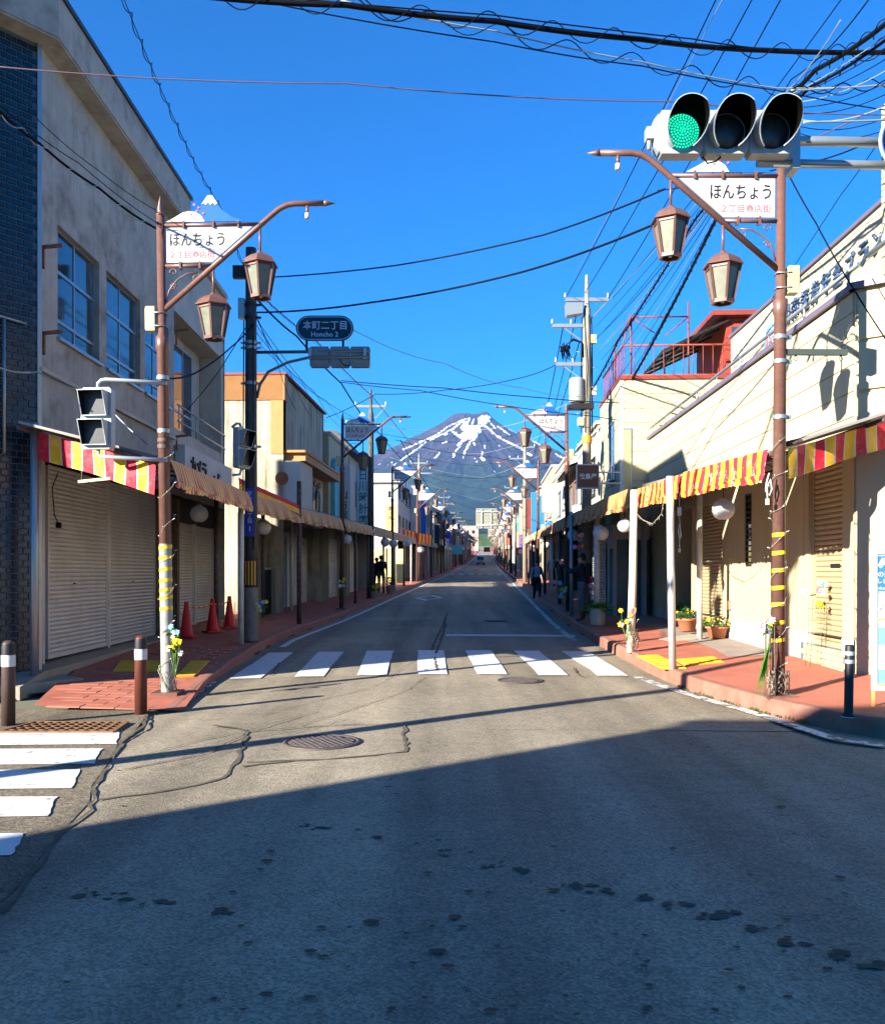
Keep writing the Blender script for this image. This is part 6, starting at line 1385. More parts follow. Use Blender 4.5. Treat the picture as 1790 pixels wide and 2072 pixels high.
# ------------------------------------------------------------------ people
SKIN = mat('skin', C('c99a7c'), .55, var=.05); HAIR = mat('black_hair', C('15110f'), .5, var=.2, scale=40)
def person(label, loc, heading, h, J, cl, hair=HAIR):
    """one continuous skinned body; J overrides joints (metres for a 1.72 m body, facing -y)"""
    j = dict(pel=(0, 0, .95), spi=(0, .0, 1.12), che=(0, 0, 1.30), nec=(0, .01, 1.46), jaw=(0, -.01, 1.54), hea=(0, -.005, 1.63), top=(0, .0, 1.69),
             sl=(.19, 0, 1.40), el=(.25, .02, 1.13), wl=(.26, -.05, .88), hl=(.26, -.07, .80), sr=(-.19, 0, 1.40), er=(-.25, .02, 1.13), wr=(-.26, -.05, .88), hr=(-.26, -.07, .80),
             pl=(.10, 0, .90), kl=(.11, -.03, .50), al=(.11, .02, .09), tl=(.12, -.15, .04), pr=(-.10, 0, .90), kr=(-.11, -.03, .50), ar=(-.11, .02, .09), tr=(-.12, -.15, .04))
    j.update(J); rad_ = dict(pel=.145, spi=.14, che=.16, nec=.055, jaw=.07, hea=.092, top=.06, sl=.085, el=.06, wl=.04, hl=.036, sr=.085, er=.06, wr=.04, hr=.036, pl=.11, kl=.078, al=.055, tl=.038, pr=.11, kr=.078, ar=.055, tr=.038)
    ed = [('pel', 'spi'), ('spi', 'che'), ('che', 'nec'), ('nec', 'jaw'), ('jaw', 'hea'), ('hea', 'top'), ('che', 'sl'), ('sl', 'el'), ('el', 'wl'), ('wl', 'hl'), ('che', 'sr'), ('sr', 'er'), ('er', 'wr'), ('wr', 'hr'), ('pel', 'pl'), ('pl', 'kl'), ('kl', 'al'), ('al', 'tl'), ('pel', 'pr'), ('pr', 'kr'), ('kr', 'ar'), ('ar', 'tr')]
    for s in 'lr':                                            # five fingers on each hand
        w, hd = Vector(j['w'+s]), Vector(j['h'+s]); d = (hd - w).normalized(); a = d.cross(Vector((1, 0, .3))).normalized()
        for k in range(5):
            off = a * (k - 2) * .016; ln = (.045, .075, .085, .078, .06)[k]
            j[f'f{s}{k}'] = tuple(hd + off + d * ln * .5); j[f'g{s}{k}'] = tuple(hd + off * 1.1 + d * ln + Vector((0, -.012, 0))); rad_[f'f{s}{k}'] = .010; rad_[f'g{s}{k}'] = .008; ed += [('h'+s, f'f{s}{k}'), (f'f{s}{k}', f'g{s}{k}')]
    names = list(j); sc = h / 1.74
    me = bpy.data.meshes.new('person'); me.from_pydata([Vector(j[n_]) for n_ in names], [(names.index(a), names.index(b_)) for a, b_ in ed], [])
    ob = bpy.data.objects.new('person', me); COL.objects.link(ob)
    md = ob.modifiers.new('skin', 'SKIN'); md.use_smooth_shade = True
    for i, n_ in enumerate(names): me.skin_vertices[0].data[i].radius = (rad_[n_], rad_[n_] * (.82 if n_ in ('pel', 'spi', 'che') else 1)); me.skin_vertices[0].data[i].use_root = (n_ == 'pel')
    ob.modifiers.new('sub', 'SUBSURF').levels = 1; ob.modifiers['sub'].render_levels = 1
    dg = bpy.context.evaluated_depsgraph_get(); dg.update(); m2 = bpy.data.meshes.new_from_object(ob.evaluated_get(dg)); bpy.data.objects.remove(ob)
    m2.transform(Matrix.Scale(sc, 4)); m2.materials.clear()
    for m_ in (cl['top'], cl['legs'], SKIN, cl['shoes']): m2.materials.append(m_)
    grp = {}
    for n_ in names:
        grp[n_] = 0 if n_ in ('spi', 'che', 'sl', 'sr') else 1 if n_ in ('pel', 'pl', 'pr') else 3 if n_ in ('al', 'ar', 'tl', 'tr') else 2 if n_ in ('nec', 'jaw', 'hea', 'top', 'hl', 'hr') or n_[0] in 'fg' else 0 if n_[0] in 'ew' else 1
    if cl.get('short_sleeve'): grp['wl'] = grp['wr'] = 2
    if cl.get('shorts'): grp['kl'] = grp['kr'] = 2
    pts_ = [(Vector(j[n_]) * sc, grp[n_]) for n_ in names]
    segs = []
    for a, b_ in ed:
        A_, B_ = Vector(j[a]) * sc, Vector(j[b_]) * sc
        for q in range(6): t_ = q / 5; segs.append((A_.lerp(B_, t_), grp[a] if t_ < .5 else grp[b_]))
    for p in m2.polygons:
        c_ = p.center; p.material_index = min(segs, key=lambda s_: (s_[0] - c_).length_squared)[1]; p.use_smooth = True
    t = obj('person', m2, None, loc, heading); tag(t, label, 'person')
    hp = Vector(j['hea']) * sc; hm = MB().ball((hp.x, hp.y + .018, hp.z + .022), .108 * sc, 14, 8, 0, 1.05)
    hm.f = [f_ for f_ in hm.f]; keep = [i for i, f_ in enumerate(hm.f) if not (sum(hm.v[k][2] for k in f_)/len(f_) < hp.z + (.02 if sum(hm.v[k][1] for k in f_)/len(f_) < hp.y + .02 else -.07))]
    hm.f = [hm.f[i] for i in keep]; hm.m = [0]*len(keep); hm.s = [True]*len(keep); hm.build('hair', hair, t)
    fc = MB(); fc.ball((hp.x, hp.y - .095*sc, hp.z - .02), .017, 6, 5); fc.build('nose', SKIN, t)
    for s_ in (-1, 1): MB().ball((hp.x + s_*.033, hp.y - .082*sc, hp.z + .008), .011, 6, 5).build('eye', INK, t); MB().ball((hp.x + s_*.09*sc, hp.y + .01, hp.z - .01), .022, 6, 5, 0, 1.4).build('ear', SKIN, t)
    MB().box(hp.x - .025, hp.x + .025, hp.y - .088*sc, hp.y - .075*sc, hp.z - .062, hp.z - .052).build('mouth', mat('lips', C('9a5a50'), .6), t)
    return t
GREYK = mat('grey_jumper', C('b0adad'), .9, var=.08, scale=30); DNAVY = mat('dark_navy_jacket', C('16212a'), .8, var=.15, scale=20); DTRO = mat('dark_trousers', C('171920'), .85, var=.15, scale=20); GTRO = mat('slate_trousers', C('566068'), .85, var=.1, scale=20); BSHOE = mat('dark_shoe', C('22201f'), .6); RSHOE = mat('maroon_shoe', C('5a2c30'), .6); MAROON = mat('dark_maroon_top', C('2c191d'), .85, var=.1); KHAKI = mat('olive_shorts', C('4a4a36'), .85); BLK = mat('black_clothes', C('121214'), .85, var=.15, scale=20); GGREEN = mat('grey_green_top', C('7c8683'), .85)
def rucksack(label, loc, heading, m_, h=.46, accent=None):
    t = thing('backpack', label, 'backpack', loc, heading)
    g = MB(); g.lathe([(.02, -h/2), (.13, -h/2 + .02), (.16, -h*.25), (.165, 0), (.15, h*.3), (.10, h*.45), (.02, h/2)], 14, sx=1.0, sy=.6); g.build('bag', m_, t)
    if accent: 
        a = MB().box(-.13, .13, .05, .125, -h*.48, -h*.18).build('pocket', accent, t); MB().box(-.14, .14, .1, .128, -h*.22, -h*.17).build('piping', WHITE, a)
    for s_ in (-1, 1): MB().tube([(s_*.1, -.08, h*.42), (s_*.13, -.18, h*.45), (s_*.14, -.33, h*.2), (s_*.15, -.3, -h*.2), (s_*.13, -.06, -h*.4)], .018, 5).build('strap', m_, t)
    return t
pY = 37.6; px_ = XX(1086, pY)
person("man in grey jumper walking towards us along the right kerb line", (px_, pY, rz(px_, pY) + .008), R(4), 1.68,
       dict(kl=(.10, -.14, .52), al=(.10, -.17, .10), tl=(.11, -.33, .05), kr=(-.10, -.02, .50), ar=(-.10, .20, .13), tr=(-.11, .08, .05), wl=(.29, .02, .88), hl=(.30, .0, .80), wr=(-.28, -.10, .90), hr=(-.28, -.13, .82), el=(.25, .06, 1.13)), dict(top=GREYK, legs=DTRO, shoes=BSHOE))
rucksack("dark backpack on the walking man in the grey jumper", (px_, pY + .17, rz(px_, pY) + 1.23), 0, DTRO)
Y2 = 22.6; X2 = XX(1178, Y2); z2 = swr(Y2, .08) + .0; hd2 = R(-112)
person("man in dark jacket raising a phone beside the second right lamp", (X2, Y2, z2), hd2, 1.74,
       dict(el=(.26, -.24, 1.26), wl=(.13, -.46, 1.42), hl=(.10, -.52, 1.49), er=(-.24, -.24, 1.24), wr=(-.06, -.46, 1.40), hr=(-.01, -.52, 1.47), hea=(0, -.03, 1.62), jaw=(0, -.03, 1.53), kl=(.10, -.01, .50), kr=(-.10, -.05, .50)), dict(top=DNAVY, legs=GTRO, shoes=RSHOE))
rucksack("dark backpack with red pocket on the man raising his phone", (X2 + math.sin(-hd2) * 0 + .16*math.cos(hd2 + R(90)), Y2 + .16*math.sin(hd2 + R(90)), z2 + 1.24), hd2, mat('black_pack', C('10161c'), .8), .52, mat('pack_red', C('a81428'), .7))
t = thing('phone', "black phone held up by the man in the dark jacket", 'phone', (X2 + .56*math.cos(hd2 - R(90)), Y2 + .56*math.sin(hd2 - R(90)), z2 + 1.55), hd2); MB().box(-.036, .036, -.005, .005, -.075, .075).build('body', BLACK, t); MB().box(-.033, .033, .005, .0055, -.07, .07).build('screen', GLASSD, t)
Y3 = 46.5
person("person in grey-green top standing with back turned under the right canopy", (XX(1117, Y3), Y3, swr(Y3, .5)), R(170), 1.66, {}, dict(top=GGREEN, legs=BLK, shoes=BSHOE))
person("person dressed in black walking under the right canopy", (XX(1133, Y3 - 1), Y3 - 1, swr(Y3, .7)), R(10), 1.68, dict(kl=(.10, -.10, .52), al=(.10, -.12, .10), tl=(.11, -.28, .05)), dict(top=BLK, legs=BLK, shoes=BSHOE, short_sleeve=True))
Y5 = 40.5
person("man in dark top and shorts seen from behind on the left pavement", (XX(771, Y5), Y5, swl(Y5)), R(178), 1.72, dict(kl=(.10, -.05, .50)), dict(top=MAROON, legs=KHAKI, shoes=BSHOE, shorts=True)); rucksack("dark backpack on the man in shorts", (XX(771, Y5), Y5 - .17, swl(Y5) + 1.24), R(178), BLK)
person("dark figure partly hidden left of the man in shorts", (XX(762, 42), 42, swl(42)), R(175), 1.62, {}, dict(top=BLK, legs=DTRO, shoes=BSHOE))

# ------------------------------------------------------------------ cars
def car(label, x, y, paint, van=True, heading=0.0):
    z = rz(x, y) + .01; t = thing('car', label, 'car', (x, y, z), heading)
    L, W, H = (3.4, 1.48, 1.78) if van else (3.8, 1.6, 1.5); w = W / 2
    def hull(sec, mats, name):
        g = MB(); k = len(sec[0]); 
        for i in range(len(sec)-1): pass
        vs_ = [p for s_ in sec for p in s_]; g.add(vs_, [(i*k+j, i*k+(j+1) % k, (i+1)*k+(j+1) % k, (i+1)*k+j) for i in range(len(sec)-1) for j in range(k)] + [tuple(range(k)), tuple(reversed(range((len(sec)-1)*k, len(sec)*k)))], 0, True); return g.build(name, mats, t)
    def ring(yy_, z0, z1, hw, c_=.12): return [(-hw+c_, yy_, z0), (hw-c_, yy_, z0), (hw, yy_, z0+c_), (hw, yy_, z1-c_), (hw-c_, yy_, z1), (-hw+c_, yy_, z1), (-hw, yy_, z1-c_), (-hw, yy_, z0+c_)]
    bl = .95 if van else .85
    b_ = hull([ring(-L/2, .35, bl-.18, w-.08), ring(-L/2+.15, .24, bl-.04, w-.01), ring(-L/2+.7, .22, bl, w), ring(L/2-.5, .22, bl, w), ring(L/2-.1, .24, bl-.02, w-.02), ring(L/2, .35, bl-.1, w-.08)], paint, 'body')
    cab = hull([ring(-L/2 + (.55 if van else 1.0), bl-.05, bl+.06, w-.06, .03), ring(-L/2 + (.95 if van else 1.6), bl-.05, H-.05, w-.12, .06), ring(0, bl-.05, H, w-.1, .06), ring(L/2-.35, bl-.05, H-.03, w-.12, .06), ring(L/2-.08, bl-.05, bl+.2, w-.08, .03)], paint, 'cabin')
    for sg in (1,):
        g = MB(); y0, y1 = -L/2 + (.60 if van else 1.08), -L/2 + (.90 if van else 1.52)
        g.quad((-w+.13, y0-.035, bl+.1), (w-.13, y0-.035, bl+.1), (w-.2, y1-.02, H-.16), (-w+.2, y1-.02, H-.16)); g.build('windscreen', GLASSD, t)
        g = MB(); g.quad((-w+.2, L/2-.10, bl+.12), (w-.2, L/2-.10, bl+.12), (w-.24, L/2-.30, H-.2), (-w+.24, L/2-.30, H-.2)); g.build('rear_window', GLASSD, t)
    for s_ in (-1, 1):
        MB().quad((s_*(w-.075), -L/2+1.1, bl+.06), (s_*(w-.075), L/2-.5, bl+.06), (s_*(w-.095), L/2-.6, H-.2), (s_*(w-.095), -L/2+1.25, H-.2)).build('side_window', GLASSD, t)
        for yy_ in (-L/2+.6, L/2-.6):
            q = MB().lathe([(.0, -.08), (.27, -.08), (.29, -.05), (.29, .05), (.27, .08), (.0, .08)], 16); q.v = [(s_*(w-.06) + c_, yy_ + a, .29 + b2) for a, b2, c_ in q.v]; wh = q.build('wheel', BLACK, t)
            q = MB().lathe([(.0, .085), (.17, .085), (.18, .07)], 12); q.v = [(s_*(w-.06 + c_), yy_ + a, .29 + b2) for a, b2, c_ in q.v]; q.build('rim', ALU, wh)
        MB().box(s_*(w-.32), s_*(w-.06), -L/2-.02, -L/2+.06, .58, .75).build('headlight', SILVER, t); MB().box(s_*(w-.2), s_*(w-.06), L/2-.1, L/2+.01, .6, .9).build('tail_light', REDP, t); MB().box(s_*(w+.0), s_*(w+.14), -L/2+1.0, -L/2+1.1, bl+.02, bl+.16).build('mirror', paint, t)
    MB().box(-w+.1, w-.1, -L/2-.03, -L/2+.1, .28, .46).build('bumper', BLACK, t); MB().box(-.17, .17, -L/2-.04, -L/2-.03, .36, .50).build('plate', WHITE, t); MB().box(-.4, .4, -L/2-.015, -L/2+.05, .6, .7).build('grille', BLACK, t)
    return t
CARS = mat('silver_grey_paint', C('a4a6ac'), .3, .3, var=.03); CARW = mat('white_car_paint', C('e6e6dc'), .3, var=.03)
car("grey minivan driving towards us on the left lane", XX(972, 172), 172, CARS, True); car("small white car farther up the right lane", XX(1001, 245), 245, CARW, True, math.pi)

# ------------------------------------------------------------------ bollards, cones, boards
BBR = mat('bollard_brown', C('4a3a34'), .45, .1, var=.12, scale=8, dirt=C('6a5a50'), dirt_amt=.3, dscale=14); BRED = mat('bollard_red_brown', C('5c3026'), .45, .1, var=.12, scale=8, dirt=C('2c2422'), dirt_amt=.5, dscale=6); RFX = mat('reflective_white', C('c8c7c0'), .35, var=.05, scale=20, wear=C('8a857c'), wear_amt=.2, wscale=18)
def bollard(label, px, py, m_, top, tilt=0):
    x, y = ground_at(px, py); t = thing('bollard', label, 'bollard', (x, y, rz(x, y) + .005)); H = CZ - (top - HY) * y / F - rz(x, y); r_ = .068
    MB().lathe([(r_, -.03), (r_, H - .07), (r_*.93, H - .035), (r_*.7, H - .01), (r_*.3, H), (.001, H)], 20).build('shaft', m_, t); MB().lathe([(r_+.002, H - .27), (r_+.003, H - .15)], 20, cap=False).build('white_band', RFX, t); MB().lathe([(r_+.001, H - .145), (r_+.001, H - .075), (r_*.95, H-.034)], 20, cap=False).build('cap_band', BLACK, t)
    return t
bollard("brown bollard with white band at the left picture edge", 17, 1469, BBR, 1297); bollard("red-brown bollard with torn white band at the pavement corner", 285, 1446, BRED, 1287)
bY = 8.6; bx = XX(1716, bY); t = thing('bollard', "black flexible bollard with two silver bands on the right kerb", 'bollard', (bx, bY, .185)); t.rotation_euler = (0, R(1.0), 0)
MB().lathe([(.062, 0), (.062, .03), (.055, .04), (.045, .05), (.042, .08), (.042, .70), (.036, .71), (.03, .70)], 18).build('shaft', BLACK, t)
for z in (.53, .61): MB().lathe([(.0435, z), (.0435, z + .038)], 18, cap=False).build('silver_band', SILVER, t)
MB().lathe([(.063, .006), (.063, .016)], 18, cap=False).build('base_band', SILVER, t)
def cone_(label, px, Y_, h=.72):
    x = XX(px, Y_); t = thing('traffic_cone', label, 'traffic cone', (x, Y_, swl(Y_) + .02), random.random()); MB().box(-.18, .18, -.18, .18, 0, .03).build('base', CONE, t); MB().lathe([(.145, .03), (.13, .05), (.045, h-.06), (.045, h), (.03, h+.01), (.03, h-.05)], 16).build('cone', CONE, t)
    return Vector((x, Y_, swl(Y_) + h + .02))
c1 = cone_("red traffic cone half hidden behind the canopy post", 377, 18.0); c2 = cone_("middle red traffic cone before the narrow shutters", 430, 19.3); c3 = cone_("farthest red traffic cone by the shop wall", 464, 20.6)
for a, b_, lb in ((c1, c2, "striped bar resting on the first two cones"), (c2, c3, "striped bar between the middle and far cones")):
    t = thing('cone_bar', lb, 'barrier bar', a); k = 10
    for i in range(k): p, q = a.lerp(b_, i/k), a.lerp(b_, (i+1)/k); wb(MB().tube([p - Vector((0, 0, .10 + .05*math.sin(math.pi*i/k))), q - Vector((0, 0, .10 + .05*math.sin(math.pi*(i+1)/k)))], .014, 8), 'segment', CONE if i % 2 == 0 else FYEL, t)
# sign board at the right edge
ax, ay = XX(1763, 9.3), 9.3; t = thing('sign_board', "white framed notice board with blue poster cut by the right edge", 'notice board', (ax, ay, .22), R(-6))
f_ = MB(); 
for x0, x1, z0, z1 in ((0, .05, .14, 1.62), (.65, .70, .14, 1.62), (.05, .65, 1.57, 1.62), (.05, .65, .14, .18)): f_.box(x0, x1, -.02, .02, z0, z1)
f_.build('frame', WHITE, t); 
for x in (.0, .66): MB().box(x, x+.03, -.012, .012, -.05, .14).build('leg', mat('orange_wood', C('cf9a52'), .7), t)
pp = MB().box(.05, .65, -.004, .004, .18, 1.57).build('poster', mat('poster_pale', C('a9b6be'), .5, var=.04), t)
for z0, z1, m_ in ((1.16, 1.55, mat('poster_blue', C('2f6c9c'), .5, var=.06)), (.62, .80, mat('poster_sky', C('6f9cb4'), .5, var=.06)), (.2, .36, MATS['poster_sky'])): MB().box(.052, .648, -.007, -.004, z0, z1).build('band', m_, pp)
for z in (.88, .19): MB().box(.05, .65, -.012, -.004, z, z + .018).build('strip', MATS['orange_wood'], pp)
MB().prism([(.06, 1.45), (.10, 1.53), (.22, 1.53), (.27, 1.44), (.22, 1.47), (.18, 1.43), (.13, 1.47), (.09, 1.42)], -.010, -.007).build('cap_picture', SIGNW, pp)
for tx, z, hh in (('の運', 1.36, .06), ('します', 1.29, .05), ('observe', 1.215, .032), ('views', 1.175, .028)): letter('lettering', text_data(tx, SIGNW, None, hh, .002, .01, False, 'L'), pp, (.06, -.0085, z))
g = MB(); g.tube([(.07, -.008, .98), (.12, -.008, 1.05), (.16, -.008, .98), (.2, -.008, 1.06)], .006, 5); g.tube([(.07, -.008, .46), (.14, -.008, .5), (.2, -.008, .45), (.24, -.008, .47)], .006, 5); g.build('sketch', mat('grey_ink', C('a8b0b4'), .6), pp)

# ------------------------------------------------------------------ flowers, pots, lanterns, fairy lights
def blossom(parent, c_, r_, m_, n_=6):
    g = MB(); c_ = Vector(c_); ax_ = Vector((random.uniform(-.6, .6), -1, random.uniform(-.2, .7))).normalized(); a = ax_.orthogonal().normalized(); b_ = ax_.cross(a)
    for lay, (rr_, lift) in enumerate(((1.0, 0), (.65, .25))):
        for k in range(n_):
            an = 2*math.pi*k/n_ + lay*.5; d = a*math.cos(an) + b_*math.sin(an); s_ = ax_.cross(d)
            g.add([c_ + ax_*r_*lift*.3, c_ + d*r_*rr_*.6 + s_*r_*.32 + ax_*r_*(.1 + lift), c_ + d*r_*rr_ + ax_*r_*(.05 + lift*1.2), c_ + d*r_*rr_*.6 - s_*r_*.32 + ax_*r_*(.1 + lift)], [(0, 1, 2, 3)], 0, True)
    g.ball(c_ + ax_*r_*.2, r_*.2, 6, 4); return g.build('blossom', m_, parent)
def leaf(mb, p, d, L, w, droop=.3):
    p, d = Vector(p), Vector(d).normalized(); s_ = d.cross(Vector((0, 0, 1))); s_ = s_.normalized() if s_.length > .05 else Vector((1, 0, 0)); m1 = p + d*L*.5 + Vector((0, 0, L*.06)); e_ = p + d*L - Vector((0, 0, L*droop))
    mb.add([p, m1 + s_*w, e_, m1 - s_*w], [(0, 1, 2), (0, 2, 3)])
def bunch(label, loc, cols, spread=.09, n_=6, r_=.05, stems=.3):
    t = thing('flower_bunch', label, 'flowers', loc)
    g = MB(); 
    for k in range(n_):
        c_ = (random.uniform(-1, 1)*spread, random.uniform(-.9, .1)*spread*.7, random.uniform(-1, 1)*spread*1.1); g.tube([c_, (c_[0]*.4, 0, -spread - stems*.5), (0, .0, -spread - stems)], .003, 4); blossom(t, c_, r_*random.uniform(.6, .95), cols[k % len(cols)])
        for q in range(2): leaf(g, (c_[0]*.5, 0, -spread*random.random()), (random.uniform(-1, 1), random.uniform(-.8, .2), random.uniform(-.2, .6)), .09, .02)
    g.build('stem', LEAF, t); return t
def pix(px, py, Y_): return tuple(at(px, py, Y_))
bunch("blue artificial flowers tied to the left corner lamp pole", pix(352, 1277, 11.15), [FBLU, FBLU, FWHT], .07, 6); bunch("yellow and white artificial flowers low on the left corner lamp", pix(354, 1308, 11.1), [FYEL, FYEL, FWHT], .08, 7, .06)
bunch("pink flowers by the yellow taped right lamp pole", pix(1551, 1268, 10.1), [FPUR, FPNK, FYEL], .08, 8, .05, .5); bunch("yellow and lilac flowers on the roped canopy post", pix(1268, 1250, 15.1), [FYEL, FYEL, FPUR, FPNK], .12, 9, .07)
bunch("yellow flowers at the foot of the dark utility pole", pix(531, 1225, 17.2), [FYEL, FBLU, FWHT], .10, 7, .06); bunch("small yellow and blue flowers on the second left lamp", pix(694, 1178, 28.4), [FYEL, FBLU, FWHT], .12, 6, .08); bunch("pink flowers behind the green planter", pix(1201, 1197, 22.0), [FPNK, FPNK, FWHT], .13, 7, .09); bunch("yellow and pink flowers on the second right lamp", pix(1128, 1187, 26.4), [FYEL, FPNK, FBLU], .14, 8, .09); bunch("mixed flowers hung from the brown right canopy", pix(1172, 1095, 24.3), [FYEL, mat('petal_red', C('d8404a'), .6), FPNK], .16, 9, .1, .1); bunch("blue and yellow flowers low on the second right lamp", pix(1138, 1198, 26.4), [FBLU, FBLU, FYEL], .13, 7, .08)
# wire trellis by the cream wall
ty = 12.35; t = thing('trellis', "slim wire trellis with pink and blue flowers against the cream wall", 'trellis', (XX(1652, ty), ty, .27))
g = MB()
for x, y in ((-.10, -.06), (.10, -.06), (-.10, .08), (.10, .08)): g.tube([(x*1.25, y*1.2, 0), (x*.9, y*.9, .45), (x*.8, y*.8, .95)], .0045, 5)
for z in (.12, .3, .48, .66, .82):
    for a, b_ in (((-.1, -.06), (.1, -.06)), ((.1, -.06), (.1, .08)), ((.1, .08), (-.1, .08)), ((-.1, .08), (-.1, -.06))): g.tube([(a[0]*.95, a[1]*.95, z), (b_[0]*.95, b_[1]*.95, z)], .0035, 4)
for k in range(3): g.tube([(.05*math.cos(a) - .04 + .04*k, -.06, .72 + .05*math.sin(a) + .03*k) for a in np.linspace(0, 5.5, 12)], .003, 4)
g.build('wire_frame', mat('trellis_wire', C('6b6254'), .6, .3), t)
for c_, m_ in (((-.02, -.08, 1.08), FPNK), ((.05, -.08, 1.04), FPNK), ((.02, -.06, 1.18), FBLU), ((.08, -.06, 1.16), FBLU), ((-.20, -.06, 1.06), FBLU), ((.0, -.09, .9), FYEL), ((.03, -.08, .86), FYEL)): blossom(t, c_, .055, m_)
g = MB(); g.tube([(-.02, -.06, .8), (-.1, -.06, 1.0), (-.2, -.06, 1.06)], .003, 4); [leaf(g, (-.08, -.06, 1.0), (random.uniform(-1, 1), -.3, .4), .07, .015) for _ in range(5)]; [leaf(g, (0, -.06, .88), (random.uniform(-1, 1), -.5, random.uniform(-.3, .6)), .08, .018) for _ in range(8)]; g.build('stem', LEAF, t)
# leaning trellis on the right lamp with long leaves
t = thing('trellis', "wire trellis and grassy stems leaning on the near right lamp", 'trellis', (XX(1556, 10.05), 10.05, .19)); g = MB()
for x in (-.05, .0, .05): g.tube([(x*1.2, -.02, 0), (x, -.02, .8)], .0045, 5)
for z in (.15, .35, .55, .75): g.tube([(-.055, -.02, z), (.055, -.02, z)], .0035, 4)
g.build('wire_frame', MATS['trellis_wire'], t); g = MB(); [leaf(g, (0, -.03, .62), (-.35 + .04*k, -.2, -.9), .6, .012, .1) for k in range(4)]; g.build('stem', LEAF, t)
# planter with feathery green shrub
py_ = 21.3; t = thing('planter', "pale tub with feathery green shrub on the right kerb", 'planter', (XX(1209, py_), py_, swr(py_, .12)))
MB().lathe([(.15, 0), (.17, .02), (.20, .36), (.225, .36), (.225, .41), (.19, .41), (.17, .34)], 10, sm=False).build('pot', POTG, t)
g = MB()
for k in range(70):
    a = random.random()*6.28; el = random.uniform(-.1, 1.2); L = random.uniform(.25, .5); p = Vector((.06*math.cos(a), .06*math.sin(a), .38)); d = Vector((math.cos(a)*math.cos(el), math.sin(a)*math.cos(el), math.sin(el)*.8))
    for q in range(14): u = .25 + .75*q/14; pp_ = p + d*L*u - Vector((0, 0, .25*L*u*u)); leaf(g, pp_, (random.uniform(-1, 1), random.uniform(-1, 1), random.uniform(-.2, .6)), .07, .008)
g.build('foliage', LEAF, t)
def pot(label, px, py, Y_, r_, h, m_, fol, n_=40, fl=None, wide=1.0):
    p = at(px, py, Y_); z = swr(Y_, .75); t = thing('flower_pot', label, 'flower pot', (p.x, Y_, z)); MB().lathe([(r_*.72, 0), (r_*.95, h*.85), (r_*1.08, h*.86), (r_*1.08, h), (r_*.9, h), (r_*.85, h*.8)], 14, sx=wide).build('pot', m_, t)
    g = MB(); 
    for k in range(n_*4): a = random.random()*6.28; rr_ = random.random()**.5*r_*1.3; hh = random.random(); leaf(g, (rr_*math.cos(a)*wide, rr_*math.sin(a), h + hh*r_*1.4*(1 - rr_/r_/1.8)), (random.uniform(-1, 1), random.uniform(-1, 1), random.uniform(-.1, 1)), .075, .02)
    g.build('foliage', fol, t)
    if fl:
        for k in range(9): a = random.random()*6.28; blossom(t, (r_*1.0*math.cos(a)*wide, r_*math.sin(a) - .03, h + random.uniform(.05, r_*1.1)), .032, fl)
pot("terracotta pot of yellow flowers beside the beige shutter", 1450, 1290, 16.9, .16, .22, TERRA, LEAF, 35, FYEL, 1.3); pot("large bushy pot of yellow flowers by the shop door", 1390, 1275, 18.6, .17, .26, TERRA, LEAFD, 70, FYEL, 1.3); pot("tall dark green pot plant in the shop doorway", 1376, 1240, 20.2, .16, .3, TERRA, LEAFD, 110)
t = thing('paving_slab', "loose grey slab leaning by the flower pots", 'slab', (4.62, 17.2, .30)); q = MB().box(-.35, .35, -.3, .3, 0, .04).build('slab', STEP, t); q.rotation_euler = (0, R(-7), R(12))
pot2Y = 41.8; p = at(795, 1190, pot2Y)
t = thing('flower_pot', "potted shrub by the tall black pole on the left", 'flower pot', (p.x, 39.5, swl(39.5))); MB().lathe([(.14, 0), (.2, .34), (.22, .34), (.22, .38), (.17, .36)], 12).build('pot', POTG, t); g = MB(); [leaf(g, (random.uniform(-.2, .2), random.uniform(-.2, .2), .38 + random.random()*.35), (random.uniform(-1, 1), random.uniform(-1, 1), random.uniform(0, 1)), .14, .03) for _ in range(140)]; g.build('foliage', LEAFD, t)
t = thing('flower_pot', "yellow-flowered pot at the foot of the tall black pole", 'flower pot', (XX(757, 35.5), 35.5, swl(35.5))); MB().lathe([(.12, 0), (.16, .28), (.18, .28), (.14, .26)], 12).build('pot', WPOST, t); g = MB(); [leaf(g, (random.uniform(-.15, .15), random.uniform(-.15, .15), .28 + random.random()*.25), (random.uniform(-1, 1), random.uniform(-1, 1), random.uniform(0, 1)), .12, .03) for _ in range(70)]; g.build('foliage', LEAF, t); [blossom(t, (random.uniform(-.15, .15), -.1, .4 + random.random()*.2), .06, FYEL) for _ in range(7)]

def paper_lantern(label, px, py, Y_, dia):
    c_ = at(px, py, Y_); t = thing('paper_lantern', label, 'paper lantern', c_, 0, 'white paper lanterns under the canopies'); r_ = dia/2; pr = []; k = 26
    for i in range(k+1):
        a = R(16) + R(148)*i/k; pr.append((r_*math.sin(a) * (1 + (.012 if i % 2 else -.006)), -r_*.98*math.cos(a)))
    MB().lathe(pr, 24, cap=False).build('shade', PAPER, t)
    for s_ in (-1, 1): MB().lathe([(r_*.30, s_*r_*.93), (r_*.30, s_*r_*1.03)], 16).build('hoop', BLACK if s_ < 0 else WHITE, t)
    MB().tube([(0, 0, r_), (0, 0, r_ + .22)], .004, 4).build('cord', CABLE, t)
paper_lantern("large white paper lantern beside the taped right lamp", 1463, 1031, 12.6, .315); paper_lantern("white paper lantern beside the roped post", 1263, 1064, 15.6, .24); paper_lantern("white paper lantern left of the doorway on the right", 1215, 1079, 20.4, .36); paper_lantern("dim paper lantern beside the second right lamp", 1160, 1083, 26.0, .36)
